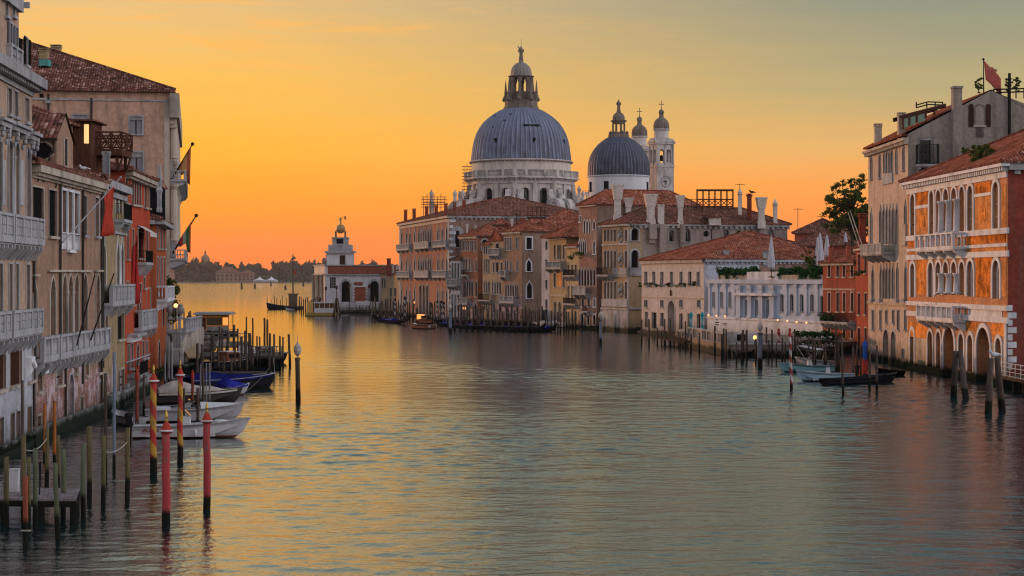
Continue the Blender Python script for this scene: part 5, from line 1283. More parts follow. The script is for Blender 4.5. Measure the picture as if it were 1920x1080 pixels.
m = MB(); S.box(m, S.u(1205), S.L, 8, b.top - .31, .004, .05) if False else None
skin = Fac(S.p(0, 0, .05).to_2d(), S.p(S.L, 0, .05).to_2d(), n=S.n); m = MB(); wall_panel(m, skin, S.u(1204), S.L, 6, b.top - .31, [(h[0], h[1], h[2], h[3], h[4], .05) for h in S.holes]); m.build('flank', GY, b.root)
for px0, px1, yb in ((1214, 1228, 448), (1233, 1246, 490), (1272, 1281, 455), (1420, 1434, 470)):
    m = MB(); S.box(m, S.u(px0), S.u(px1), S.z(px0, yb), b.top - .02, .06, .9); S.box(m, S.u(px0) + .15, S.u(px1) - .15, S.z(px0, yb + 8), S.z(px0, yb) - .003, .06, .5); m.build('chimney_breast', GY, b.root)
b.hip(2.9, .6, 'tile_dull', .18, ridge='d')
tk = b
for px, y0, y1, w, k, Y in ((1158, 412, 345, 24, 'bell', 333), (1178, 412, 371, 20, 'bell', 340), (1220, 418, 364, 27, 'bell', 325.5), (1239, 419, 383, 14, 'box', 325.8), (1275.5, 419, 366, 17, 'bell', 327), (1387.5, 394, 352, 12, 'spire', 332), (1405, 402, 363, 13, 'round', 333), (1427.5, 420, 370, 22, 'bell', 331.5), (1453.5, 414, 372, 13, 'spire', 333.5)):
    b.chimney(px, Y, y0, y1, w, k, CR5 if k != 'round' else RED)
al = MB(); aY = 335
def ap(px, py, Y): return W(px, py, Y)
for Yq in (333, 339):
    for i in range(7): px = 1307 + i * 11.2; al.tube([ap(px, 392, Yq), ap(px, 355, Yq)], .13, 4)
    for y_ in (356, 357.5, 374, 387): al.tube([ap(1306, y_, Yq), ap(1375, y_, Yq)], .11, 4)
    for i in range(6):
        px = 1307 + i * 11.2; al.tube([ap(px, 386, Yq), ap(px + 11.2, 375, Yq)], .06, 4); al.tube([ap(px, 375, Yq), ap(px + 11.2, 386, Yq)], .06, 4)
for px in (1307, 1374): al.tube([ap(px, 356, 333), ap(px, 356, 339)], .1, 4); al.tube([ap(px, 374, 333), ap(px, 374, 339)], .1, 4); al.tube([ap(px, 387, 333), ap(px, 387, 339)], .1, 4)
al.build('roof_deck', MT['wood_red'], b.root)
# dormer and lead valley
m = MB(); c0 = W(1341, 419, 327.5); m.box(c0.x - 1.0, c0.x + 1.0, c0.y, c0.y + 3, c0.z - .3, c0.z + 1.1); dr = m.build('dormer', CR5, b.root)
m = MB(); m.add([(c0.x - 1.7, c0.y - .4, c0.z + .95), (c0.x + 1.7, c0.y - .4, c0.z + 1.1), (c0.x + 1.7, c0.y + 4, c0.z + 1.6), (c0.x - 1.7, c0.y + 4, c0.z + 1.6), (c0.x - .4, c0.y - .4, c0.z + 1.9), (c0.x - .4, c0.y + 4, c0.z + 2.2)], [(0, 1, 4), (0, 4, 5, 3), (1, 2, 5, 4)]); m.build('dormer_roof', MT['tile_dull'], dr, uv=True)
# the darker upper roofs in the gap behind
u = Bld('rear_house', 'dark tiled house rising behind the ochre palace roof', (1200, 352), (1290, 350), 14, ZY(400, 351), brickwall('rear_brick', (.19, .085, .06), (.14, .065, .05)), None, 'house')
for px in (1250,): u.win(px, 16, 403, 416, pane='dark', frame=None, bars=None, sill=False)
u.finish(); u.hip(2.6, .8, 'tile')
u = Bld('red_lodge', 'long low red house with dark roof under the orange sky behind the parasols', (1482, 300), (1602, 296), 12, ZY(462, 298), RR, None, 'house'); u.finish(); u.hip(2.6, .5, 'tile_dull')
u = Bld('rear_house', 'far red house with low pyramid roof between chimneys and the tree', (1490, 330), (1590, 328), 12, ZY(438, 329), RR, None, 'house'); u.finish(); u.hip(2.5, .5, 'tile_dull')
def aerial(px, y0, y1, Y, lab):
    c = W(px, y0, Y); zt = ZY(y1, Y); m = MB(); m.tube([(c.x, c.y, c.z), (c.x, c.y, zt)], .05, 4); m.tube([(c.x - .8, c.y, zt - .2), (c.x + .9, c.y, zt - .2)], .04, 4)
    for dx in (-.6, -.2, .2, .6): m.tube([(c.x + dx, c.y - .3, zt - .2), (c.x + dx, c.y + .3, zt - .2)], .03, 4)
    tag(m.build('tv_aerial', MT['iron'], None, origin=c), lab, 'aerial')
for i, (px, y0, y1, Y) in enumerate(((905, 398, 376, 415), (872, 392, 370, 430), (968, 424, 400, 392), (1046, 440, 420, 366), (1104, 380, 356, 350), (1296, 392, 372, 340))): aerial(px, y0, y1, Y, 'thin aerial on the roof ' + ('over the russet palace', 'of the pink palace', 'of the brown palace', 'of the yellow house', 'of the tall brick palace', 'by the ochre palace roof deck')[i])
aerial(1496, 438, 390, 331, 'thin rooftop aerial standing alone against the orange sky'); aerial(1541, 430, 404, 331, 'thin rooftop aerial close beside the green tree'); aerial(1387, 356, 344, 332, 'small aerial on top of the spired chimney')

# R7: tall gothic brick house
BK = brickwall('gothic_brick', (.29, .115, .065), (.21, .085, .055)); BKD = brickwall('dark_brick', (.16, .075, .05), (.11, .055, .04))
b = Bld('brick_palace', 'tall narrow red brick palace with white pointed windows and a pale balcony', (1085, 345), (1119, 338), 20, ZY(385, 341), BK, GR)
F = b.F
for px in (1096, 1101, 1106): b.win(px, 3.4, 411, 437, 'ogee', pane='glass', frame='stone_white', fw=.14, bars=None, sill=False)
b.win(1114.3, 4, 411, 430, 'ogee', pane='glass', frame='stone_white', fw=.16, bars=None); b.win(1088, 3, 405, 416, pane='glass', frame='stone_white', fw=.14, bars=None)
for px in (1086.8, 1090.5, 1094.3, 1098): b.win(px, 3, 449, 476, 'ogee', pane='glass', frame='stone_white', fw=.13, bars=None, sill=False)
b.win(1114.5, 4.4, 449, 476, 'ogee', pane='glass', frame='stone_white', fw=.17, bars=None)
for px in (1087, 1092.3, 1097.6, 1103, 1108.4, 1114.6): b.win(px, 3.9, 502, 535, 'ogee', pane='glass', frame='stone', fw=.17, bars=None, sill=False)
for px, w, y0, y1, pn in ((1093, 4.5, 556, 575, 'dark'), (1104, 4.5, 556, 575, 'dark'), (1115, 4.5, 560, 575, 'curtain'), (1092, 5, 588, 616, 'dark'), (1103.5, 4.5, 592, 609, 'dark'), (1114.5, 5, 591, 609, 'dark')): b.win(px, w, y0, y1, 'arch' if px == 1092 else 'rect', pane=pn, frame='stone_white', fw=.15, bars=None)
b.balcony(F.u(1084), F.u(1108), F.z(1096, 550), h=1.25, proj=1.2, mat='stone', style='panel', brackets=3); b.balcony(F.u(1098), F.u(1108), F.z(1103, 583), h=.95, proj=.8, mat='stone', style='iron', brackets=2)
b.band(F.z(1100, 588), F.z(1100, 586), .12, 'stone'); b.band(b.top - .25, b.top, .4, 'stone_warm', 'cornice'); b.panel(1086, 1119, 588.5, 616, stucco('pale_base', (.46, .39, .33), (.38, .31, .27)), 'plinth', out=.0)  if False else None
m = MB(); clump(m, tuple(F.p(F.u(1091), F.z(1091, 481), .6)), (2.0, 1.0, .8), 220, .25, rh); b.finish(); m.build('hanging_plant', MT['leaf'], b.root)
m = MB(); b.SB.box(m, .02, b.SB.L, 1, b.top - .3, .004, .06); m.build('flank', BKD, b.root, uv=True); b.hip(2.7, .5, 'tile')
for px, Y, y0, y1, w, k in ((1100, 350, 378, 360, 7, 'bell'), (1128, 352, 376, 362, 6, 'box')): b.chimney(px, Y, y0, y1, w, k, CR5)
# R8: low yellow houses and the pale slip house
YE = stucco('yellow_render', (.40, .30, .185), (.35, .25, .155), brick=(.26, .11, .07), bz=(0, 5), grime=.5); PA = stucco('pale_grey_render', (.42, .42, .46), (.35, .34, .37), grime=.35)
b = Bld('yellow_house', 'yellow house with arcaded ground floor, loggia balcony and broad tiled eaves', (1030, 362), (1062, 353), 16, ZY(446, 357), YE, GR, 'house')
F = b.F
for px in (1040, 1046.5, 1050.5, 1057): b.win(px, 2.8 if px in (1046.5, 1050.5) else 3.2, 459, 486, 'arch', pane='glass', fw=.1, bars=None)
for px in (1040, 1057): b.win(px, 3.4, 512, 538, 'arch', pane='dark', fw=.1, bars=None)
b.panel(1045.5, 1053.5, 508, 538, MOS3, 'fresco', out=.05)
for px in (1041, 1049.5, 1059): b.win(px, 5, 566, 602, 'arch', pane='dark', fw=.15, bars=None, dep=.8, sill=False)
b.balcony(F.u(1032), F.u(1061), F.z(1046, 502), h=1.2, proj=1.1, mat='stone_grey', brackets=3); b.band(F.z(1046, 556), F.z(1046, 553), .2, 'stone_warm'); b.band(b.top - .3, b.top, .4, 'stone_warm', 'cornice'); b.finish(); b.hip(3.2, 1.3, 'tile')
b = Bld('yellow_house', 'narrow lower yellow house with dark balconies beside the tall brick palace', (1062.5, 352.8), (1085, 345.2), 14, ZY(462, 349), stucco('straw_render', (.45, .35, .20), (.38, .29, .18), grime=.45), GR, 'house')
F = b.F
for y0, y1 in ((497, 516), (536, 568), (585, 608)):
    for px in (1066, 1073, 1079.5): b.win(px, 3, y0, y1, pane='glass', fw=.1, bars=None)
for y in (516, 569): b.balcony(F.u(1063), F.L - .02, F.z(1073, y), h=1.0, proj=.8, mat='stone_grey', style='iron')
b.band(b.top - .3, b.top, .5, 'stone_grey', 'cornice'); b.finish(); b.hip(1.2, .4, 'tile')
b = Bld('slip_house', 'thin pale grey house squeezed beside the brown brick palace', (1015.5, 368), (1030, 362.4), 12, ZY(446, 365), PA, GR, 'house')
F = b.F
for y0, y1 in ((453, 467), (487, 507), (525, 541), (562, 578), (580, 596)): b.win(1024.5, 3.4, y0, y1, pane='dark', fw=.1, bars=None)
b.finish(); b.hip(1.5, .3, 'tile')
# R9: brown brick corner palace
BR = stucco('brown_plaster', (.33, .22, .15), (.26, .165, .115), brick=(.26, .11, .07), bz=(2, 9), grime=.4)
b = Bld('brown_palace', 'brown brick corner palace with two white pointed windows on its flank', (943, 382), (978.5, 374), 24, ZY(435, 377), BR, GR)
F = b.F
for px in (948, 953, 958): b.win(px, 3.0, 446, 469, pane='glass_warm' if px < 955 else 'curtain', fw=.14, bars=None)
b.win(969.5, 3.4, 445, 467, pane='curtain', fw=.14, bars=None)
for px in (948, 952, 958.5, 970): b.win(px, 3.0, 487, 509, 'ogee', pane='curtain', fw=.14, bars=None)
for px in (949, 953.5, 958, 962.5, 967, 971): b.win(px, 3.2, 531, 560, 'ogee', pane='glass', fw=.16, bars=None, sill=False)
for px, y0 in ((950, 573), (959.5, 572), (970, 571)): b.win(px, 4.2, y0, 585 if px != 950 else 592, 'seg', pane='dark', fw=.14, bars=None)
b.balcony(F.u(944), F.u(956), F.z(950, 517), h=1.1, proj=1.0, mat='stone'); b.balcony(F.u(944), F.u(971), F.z(957, 566), h=1.2, proj=1.0, mat='stone', style='baluster')
S = b.SB
b.win(992, 10, 445.5, 467, fac=S, pane='dark', frame='stone_white', fw=.26, bars=(1, 1)); b.win(991.5, 8, 486, 508.5, 'ogee', fac=S, pane='glass', frame='stone_white', fw=.3, bars=(1, 1)); b.win(992.5, 9, 528, 559, 'ogee', fac=S, pane='glass', frame='stone_white', fw=.32, bars=(1, 2))
b.band(b.top - .3, b.top, .4, 'stone_warm', 'cornice', dent=.7); b.finish(); m = MB(); wall_panel(m, Fac(S.p(0, 0, .04).to_2d(), S.p(S.L, 0, .04).to_2d(), n=S.n), .02, S.L, 1, b.top - .02, [(h[0], h[1], h[2], h[3], h[4], .04) for h in S.holes]); m.build('flank', brickwall('flank_brown_brick', (.24, .12, .08), (.17, .085, .06), patch=.35), b.root, uv=True)
b.hip(2.4, .45, 'tile'); [b.chimney(*a) for a in ((1013, 378, 441, 416, 10, 'box', RED), (960, 384, 432, 410, 7, 'bell', CR5), (984, 386, 430, 414, 6, 'box', CR5), (948, 390, 432, 418, 5, 'round', RED))]
m = MB(); m.box(W(980, 0, 371).x, W(1016, 0, 371).x, 364, 371, -.5, 3.2); tag(m.build('garden_wall', BKD, None, uv=True, origin=(4, 368, 0)), 'low dark brick wall at the foot of the brown palace flank', 'wall')
# R10: little gabled houses
G1 = stucco('sand_render', (.40, .30, .20), (.33, .24, .16), brick=(.26, .11, .07), bz=(1, 8), grime=.55)
b = Bld('gabled_house', 'small sand coloured house with a pointed gable and balcony rows', (921.5, 387), (943, 382.2), 14, ZY(452, 384), G1, GR, 'house')
F = b.F
b.win(932.5, 6, 448, 470, 'arch', pane='dark', fw=.2, bars=None, z=(F.z(932, 470), b.top - .4))
for px, w in ((925.5, 3), (932, 4.5), (940.5, 3.5)): b.win(px, w, 492, 510, pane='glass', fw=.12, bars=None)
for px in (924, 928.5, 933, 938): b.win(px, 3, 526, 551, 'ogee', pane='glass', fw=.14, bars=None)
for px in (926, 938): b.win(px, 4, 570, 585, pane='dark', fw=.12, bars=None)
b.win(925.3, 5, 571, 590, 'arch', pane='dark', fw=.15, bars=None, sill=False) if False else None
b.balcony(F.u(922), F.u(942), F.z(932, 477), h=1.2, proj=.9, mat='stone'); b.finish(); b.hip(2.3, .3, 'tile', gable=True, ridge='d')
m = MB(); m.add([F.p(0, b.top - .01, .02), F.p(F.L, b.top - .01, .02), F.p(F.L / 2, b.top + 2.2, .02), F.p(0, b.top - .01, -.3), F.p(F.L, b.top - .01, -.3), F.p(F.L / 2, b.top + 2.2, -.3)], [(0, 1, 2), (3, 5, 4), (0, 2, 5, 3), (1, 4, 5, 2)]); m.build('gable', MT['stone_warm'], b.root)
b = Bld('stepped_house', 'narrow sand coloured house with stacked glazed bays between gable and red house', (905, 391), (921.3, 387.2), 14, ZY(460, 389), stucco('buff_render', (.42, .33, .22), (.35, .26, .18), grime=.4), GR, 'house')
F = b.F
for y0, y1, pn in ((462, 476, 'glass'), (486, 511, 'glass_warm'), (526, 550, 'glass'), (568, 582, 'dark')):
    for px in (908.5, 912.5, 917): b.win(px, 2.6, y0, y1, 'ogee' if y0 == 526 else 'rect', pane=pn, fw=.1, bars=None)
b.balcony(F.u(905.5), F.u(927), F.z(915, 562), h=1.2, proj=1.2, mat='stone_grey', style='iron'); b.finish(); b.hip(1.2, .3, 'tile')
# R11: brick red palace
b = Bld('russet_palace', 'russet palace with a row of small square top windows and pale gothic middle floor', (862, 403), (896, 394), 26, ZY(444, 398), stucco('russet_render', (.28, .13, .08), (.24, .115, .075), brick=(.24, .10, .065), bz=(1, 8), grime=.5), GR)
F = b.F
for px in (864.5, 870, 874.5, 879, 883.5, 887, 892.5): b.win(px, 2.8, 451, 470, 'seg', pane='curtain', fw=.12, bars=None)
for px in (864.5, 870.5, 875.5, 880.5, 885.5, 893): b.win(px, 3.0, 483, 508, 'ogee', pane='glass_warm', fw=.16, bars=None)
for px in (865, 872, 876.5, 881, 885.5, 893): b.win(px, 3.4, 524, 556, 'ogee', pane='glass', fw=.16, bars=None, sill=px in (865, 893))
for px in (868, 878, 892): b.win(px, 4.5, 570, 592, 'arch', pane='dark', fw=.15, bars=None)
b.balcony(F.u(867), F.u(884), F.z(875, 569), h=1.2, proj=1.1, mat='stone_grey', brackets=3); b.balcony(F.u(871), F.u(881), F.z(876, 515), h=1.0, proj=.8, mat='stone_grey', style='iron')
b.win(909, 10, 449, 469, 'arch', fac=b.SB, pane='dark', fw=.3, bars=(1, 0)); b.band(b.top - .3, b.top, .45, 'stone_warm', 'cornice', dent=.7); b.finish()
m = MB(); b.SB.box(m, .02, 8, 1, b.top - .02, .003, .02) if False else None
b.hip(2.6, .5, 'tile')
for px, Y, y0, y1, w, k in ((876, 402, 438, 420, 7, 'bell'), (892, 404, 436, 422, 5, 'box')): b.chimney(px, Y, y0, y1, w, k, CR5)
# R12: large pink palace
PK = stucco('salmon_render', (.36, .195, .135), (.31, .165, .12), brick=(.30, .12, .08), bz=(-1, 5), grime=.5)
b = Bld('pink_palace', 'large salmon palace with white traceried windows in three tall storeys', (749, 470), (842.5, 405), 32, 22.3, PK, GR)
F = b.F; ZR = lambda py: F.z(842, py)
Zt = dict(top=(F.z(796, 426), F.z(796, 464)), mid=(F.z(796, 480), F.z(796, 518)), low=(F.z(796, 536), F.z(796, 575)))
side_px = [753.5, 763, 769.5, 778.5, 822, 830, 838.5]; mid_px = [786, 790.5, 795, 799.5, 804, 808.5]
for nm, (za, zb) in Zt.items():
    for px in side_px: b.win(px, 3.4, 0, 0, 'ogee', z=(zb, za), pane='curtain', fw=.42, pr=.12, bars=None, sill=False)
    if nm != 'low':
        for px in mid_px: b.win(px, 3.2, 0, 0, 'ogee', z=(zb, za), pane='glass_warm' if nm == 'top' and 790 < px < 802 else 'glass', fw=.26, pr=.14, bars=None, sill=False)
        b.balcony(F.u(784), F.u(811), zb - .02, h=1.3, proj=1.1, mat='stone', style='panel', brackets=4)
        for p0, p1 in ((749.5, 773), (817, 842)): b.balcony(F.u(p0), F.u(p1), zb - .02, h=1.25, proj=.9, mat='stone', brackets=4)
    else:
        for px in (789, 795.5, 802): b.win(px, 4.4, 0, 0, 'arch', z=(.9, za + .2), pane='dark', fw=.3, pr=.14, bars=None, sill=False, dep=1.2, name='water_gate')
b.panel(783, 811.5, 424, 440, 'stone', 'tracery', out=.1) if False else None
b.band(b.top - .45, b.top, .6, 'stone_warm', 'cornice', u0=-.5, u1=F.L + .5); b.band(b.top - 1.2, b.top - .6, .12, 'stone_warm', 'frieze')
b.panel(840, 842.6, 410, 592, 'stone', 'quoin', out=.1); b.panel(749, 751.5, 425, 586, 'stone', 'quoin', out=.1)
for i in range(16): b.band(1.5 + i * 1.3, 2.1 + i * 1.3, .1, 'stone_white', 'quoin', fac=b.SB, u0=0, u1=.8 + .6 * (i % 2))
b.win(857.5, 8, 432, 463, 'arch', fac=b.SB, pane='glass', frame='stone', fw=.9, bars=(1, 1)); b.band(b.top - .4, b.top - .003, .5, 'stone', 'cornice', fac=b.SB, dent=1.0, dz=.4); b.finish()
m = MB(); wall_panel(m, Fac(b.SB.p(0, 0, .04).to_2d(), b.SB.p(b.SB.L, 0, .04).to_2d(), n=b.SB.n), .02, b.SB.L, 1, b.top - .01, [(h[0], h[1], h[2], h[3], h[4], .04) for h in b.SB.holes]); m.build('flank', brickwall('flank_red_brick', (.25, .095, .06), (.19, .075, .05), patch=.2), b.root, uv=True)
b.hip(4.6, .6, 'tile_dull', .2)
for px, y0, y1, Y in ((760.5, 411, 393, 465), (776.5, 408, 391, 455), (818, 396, 384, 430), (836, 398, 381, 415), (852, 396, 378, 425), (870, 392, 374, 432), (890, 394, 380, 425), (800, 399, 386, 440)): b.chimney(px, Y, y0, y1, 7, 'box', RED)
b = Bld('garden_pavilion', 'white two storey annex with balcony at the corner of the pink palace', (845, 404), (863, 401), 8, ZY(488, 402), stucco('white_render', (.50, .49, .50), (.42, .41, .42)), GR, 'house')
F = b.F
for px in (848.5, 854, 859.5): b.win(px, 3, 493, 522, 'arch', pane='glass', fw=.15, bars=None); b.win(px, 3.4, 552, 585, 'arch', pane='dark' if px > 856 else 'curtain', fw=.15, bars=None, sill=False)
b.balcony(F.u(843.5), F.u(864), F.z(854, 535), h=1.3, proj=1.0, mat='stone_grey', brackets=4); b.finish(); b.hip(1.0, .3, 'tile_dull')
# R13: low houses by the customs house
b = Bld('low_house', 'low weathered ochre house with dark roof between customs house and pink palace', (713, 492), (748, 474), 14, ZY(514, 482), stucco('weathered_ochre', (.40, .28, .18), (.30, .20, .14), grime=.7), GR, 'house')
F = b.F
for px in (717, 721.5, 733, 741): b.win(px, 3.4, 522 if px < 730 else 540, 540 if px < 730 else 556, pane='glass', fw=.15, bars=None)
for px in (716, 726, 738): b.win(px, 3.5, 564, 582, pane='dark', fw=.1, bars=None)
b.finish(); b.hip(1.4, .5, 'tile_dull'); b.chimney(729, 482, 511, 484, 8, 'box', RED); b.chimney(737, 480, 511, 496, 5, 'box', CR5)
# roofs that rise between church and palaces
def rear(px0, px1, Y, ytop, rise, lab, mat=None, wins=(), D=10, gable=False, name='rear_house'):
    u = Bld(name, lab, (px0, Y), (px1, Y), D, ZY(ytop, Y), mat or BKD, None, 'house')
    for px, w, a_, c_ in wins: u.win(px, w, a_, c_, pane='glass_warm', frame='stone_warm', fw=.12, bars=(1, 0))
    u.finish(); u.hip(rise, .6, 'tile', gable=gable, ridge='d' if gable else None); return u
rear(940, 976, 430, 387, 2.0, 'loft with two lit windows and gabled tile roof below the drum', None, ((957, 5, 389, 400), (967, 5, 388, 400)), 12, True)
rear(975, 1026, 424, 408, 2.0, 'brown tiled house under the drum behind the roof terrace')
rear(1030, 1088, 400, 412, 2.2, 'plain red house above the yellow house roof', stucco('rear_red', (.27, .11, .075), (.22, .09, .065), tidal=False), ((1063, 7, 414, 424),))
rear(928, 950, 400, 422, 1.2, 'low dark roof tucked behind the russet palace')
u = rear(974, 986, 386, 420, 1.0, 'tiny orange lit loft dormer above the brown palace roof', CR5, ((980, 4, 421, 430),), 4, True, 'roof_loft')
m = MB()
for Yq in (398, 404):
    for i in range(5): px = 990 + i * 8; m.tube([W(px, 408, Yq), W(px, 388, Yq)], .08, 4)
    for y_ in (388, 396): m.tube([W(990, y_, Yq), W(1022, y_, Yq)], .07, 4)
m.box(W(988, 0, 398).x, W(1024, 0, 398).x, 398, 404, ZY(408, 398), ZY(407, 398)); m.tube([W(992, 408, 400), W(992, 470, 400)], .1, 4)
tag(m.build('roof_deck', MT['wood_red'], None, origin=W(1006, 408, 400)), 'dark timber roof deck railing in front of the church drum', 'roof deck')
# ------------------------------------------------------------------ left bank
GL = 'palaces along the shaded bank'
PKA = stucco('pale_pink_render', (.41, .29, .22), (.34, .245, .19), grime=.35)
WLA = stucco('peeling_white_render', (.42, .43, .46), (.36, .36, .40), brick=(.30, .15, .12), bz=(-6.0, 2.6), grime=.45)
def YL(px, x0, y0, s):  # depth on a bank line X = x0 + s*(Y-y0)
    k = (px - 960) / FPX; return (x0 - s * y0) / (k - s)
ya = YL(-75, -25.9, 97, -.0737)
A_ = Bld('corner_palace', 'tall pale palace with two white balconies cut by the picture edge', (-75, ya), (60, 106.5), 22, 20.3, PKA, GL)
b = A_; F = b.F
# attic storey set in from the corner
uB = F.u(52.5)
for px, y0, y1 in ((17, 40, 84), (28, 48, 93), (47, 66, 126)):
    pass
K = dict(bars=None, pr=.06)
for px in (-50, -39, 17.5, 29.5): b.win(px, 6.4, 166 if px < 20 else 172, 214 if px < 20 else 219, pane='curtain', fw=.1, dep=.3, bars=(1, 2))
b.win(50.5, 6.4, 185, 229, pane='curtain', fw=.1, dep=.3, bars=(1, 2)); b.win(-8, 6.4, 158, 205, pane='curtain', fw=.1, dep=.3, bars=(1, 2))
za, zb = F.z(17, 263), F.z(17, 408)
for px in (-46, -33, -1, 18.5, 31, 52): b.win(px, 7.2, 0, 0, 'arch', z=(zb, za - (.0 if px < 40 else .1)), pane='glass' if px in (18.5, 31) else 'curtain', fw=.13, pr=.07, dep=.4, sill=False, bars=(1, 3), barmat='shut_grey')
def hood(b, p0, p1, y0, y1, out=.55):
    m = MB(); F.box(m, F.u(p0), F.u(p1), F.z(p0, y1), F.z(p0, y0), .004, out); F.box(m, F.u(p0) + .08, F.u(p1) - .08, F.z(p0, y1) - .25, F.z(p0, y1) - .003, .004, out * .7)
    h = m.build('hood', MT['stone'], b.root); m = MB()
    n = 2
    for i in range(n):
        u = F.u(p0) + (F.u(p1) - F.u(p0)) * (i + .5) / n; z = F.z(p0, y1) - .75; q = F.p(u, z, .32)
        m.ball(q + Vector((0, 0, .12)), .13, .16, .17, 8, 6); m.box(q.x - .3, q.x + .1, q.y - .16, q.y + .16, q.z + .27, q.z + .46); m.ball(q - Vector((.12, 0, .16)), .1, .13, .2, 6, 5)
        m.build('carved_head', MT['stone'], h); m = MB()
for p0, p1, y0, y1 in ((-54, -26, 200, 206), (-12, 10, 218, 224), (13, 43, 228, 234), (47, 62, 246, 252)): hood(b, p0, p1, y0, y1)
b.cols([24.8], .14, zb, za - .75, 'stone', out=.02); b.cols([-39.5], .14, zb, za - .75, 'stone', out=.02)
for px in (7, 40): b.panel(px - 3, px + 3, 300, 385, 'stone', 'pilaster', out=.04)
zf = F.z(30, 450)
for p0, p1 in ((-70, 2), (4, 61)): b.balcony(F.u(p0), F.u(p1), zf, h=1.25, proj=.68, mat='stone', style='panel', brackets=8 if p0 > 0 else 9, step=.3)
zf2 = F.z(30, 621)
for px in (-52, -40, 1, 19.5, 31.5, 52): b.win(px, 5.6 if px < 40 else 6.5, 0, 0, z=(zf2, F.z(19.5, 495)), pane='glass', fw=.12, bars=(1, 2), sill=False, barmat='shut_brown')
for p0, p1 in ((-72, -1), (3, 61)): b.balcony(F.u(p0), F.u(p1), zf2, h=1.15, proj=.62, mat='stone', style='panel', brackets=7)
zs = (F.z(29, 722), F.z(29, 642))
for px, w in ((-52, 20), (-16, 18), (3, 14), (29, 22), (56.5, 10)): b.win(px, w, 0, 0, z=zs, pane='shut_brown', frame='stone_warm', fw=.1, bars=None, dep=.12)
zs = (F.z(22.5, 826), F.z(22.5, 775))
for px, w in ((-40, 8), (2, 7.5), (22.5, 7), (33.5, 7), (54.5, 8)): b.win(px, w, 0, 0, z=zs, pane='curtain', frame='stone', fw=.12, bars=(1, 3), dep=.25, barmat='iron')
b.band(b.top - .55, b.top - .003, .75, 'stone_grey', 'cornice', u0=-.2, u1=F.L + .6, dent=.5, dz=.18); b.band(b.top - 1.0, b.top - .76, .12, 'stone')
b.band(F.z(30, 248), F.z(30, 245), .1, 'stone') if False else None
b.wall = PKA; b.finish()
m = MB(); m_u1 = F.L - .01               # pale peeling skin of the lowest storey
wall_panel(m, Fac(F.p(0, 0, .03).to_2d(), F.p(F.L, 0, .03).to_2d(), n=F.n), 0, m_u1, -.9, F.z(30, 640) - .1, [(h[0], h[1], h[2], min(h[3], F.z(30, 640) - .101), h[4], .03) for h in F.holes if h[2] < F.z(30, 700)]); m.build('lower_wall', WLA, b.root, uv=True)
b.band(-.8, F.z(30, 838), .12, 'stone', 'plinth'); b.band(b.top, b.top + .02, .3, 'stone_grey', 'coping')
# upper attic block
at = MB(); AT = Fac(F.p(0, 0, -.5).to_2d(), F.p(uB, 0, -.5).to_2d(), n=F.n); z1 = AT.z(52, 26)
b.attF = AT
Bt = b
hs = []
def awin(px, w, y0, y1, shut='L'):
    o = b.win(px, w, y0, y1, fac=AT, pane='dark', fw=.1, bars=None, dep=.3, shut=shut); return o
awin(19.5, 6, 44, 84); awin(30, 6, 52, 92); awin(48.5, 6, 72, 122, True); awin(-40, 6, 25, 68, True)
for px in (12, 25): b.win(px, 4.5, -8, 30, 'arch', fac=AT, pane='dark', fw=.1, bars=None, dep=.3)
wall_panel(at, AT, 0, AT.L, b.top - .03, z1, AT.holes)
s1 = Fac(AT.p(AT.L, 0, 0).to_2d(), AT.p(AT.L, 0, -14).to_2d(), n=AT.d); wall_panel(at, s1, 0, s1.L, b.top - .03, z1, [])
at.quad(AT.p(0, z1), AT.p(AT.L, z1), AT.p(AT.L, z1, -14), AT.p(0, z1, -14)); at.build('attic', PKA, b.root)
m = MB(); AT.box(m, AT.u(36), AT.L + .35, z1 - .02, z1 + .3, -14, .55)
x = AT.u(36) + .1
while x < AT.L + .2: AT.box(m, x, x + .2, z1 - .26, z1 - .023, .01, .4); x += .42
for i in range(8): s1.box(m, .2 + i * .6, .45 + i * .6, z1 - .26, z1 - .023, .01, .3)
m.build('cornice', MT['stone'], b.root)
m = MB(); AT.box(m, -.1, AT.u(36) - .01, z1 - .3, z1 + 4.5, -6, .25); m.build('gable', MT['stone'], b.root)
b.balcony(AT.u(12), AT.u(35), AT.z(24, 128), h=1.15, proj=.25, mat='stone', fac=AT, style='panel', brackets=2)
b.panel(42, 52, 124, 127, 'stone', 'sill', fac=AT, out=.15)

# B: brown gothic palace with bare brick at the water
BB = stucco('brown_pink_render', (.32, .205, .15), (.26, .17, .125), brick=(.30, .10, .07), bz=(2.2, 6.0), grime=.5, fine=.18)
b = Bld('faded_palace', 'faded brown palace with gothic windows, a long white balcony and bare brick below', (60.3, 106.8), (190, 129), 14, 15.6, BB, GL)
F = b.F
Z = F.z
K = dict(bars=None)
b.win(71, 21, 352, 441, pane='shut_black', frame='stone_warm', fw=.1, dep=.1, **K); b.win(98.5, 15, 357, 443, pane='shut_black', frame='stone_warm', fw=.1, dep=.1, **K)
for px in (118.8, 130.5, 142): b.win(px, 9.4, 0, 0, z=(Z(130, 469), Z(130, 360)), pane='curtain', frame='stone_white', fw=.16, pr=.1, dep=.35, bars=(1, 0), sill=px == 130.5, barmat='stone_grey')
b.balcony(F.u(113), F.u(148), Z(130, 471), h=1.0, proj=.16, mat='stone_white', style='baluster', step=.2, brackets=2) if False else None
m = MB(); F.box(m, F.u(113.5), F.u(147.5), Z(130, 439), Z(130, 437), -.05, .12)
for i in range(18): u = F.u(114) + (F.u(147) - F.u(114)) * (i + .5) / 18; m.lathe(F.p(u, Z(130, 468), -.02), [(.05, 0), (.07, .25), (.035, .6), (.05, Z(130, 439) - Z(130, 468))], 6, cap=False)
m.build('balustrade', MT['stone_white'], b.root)
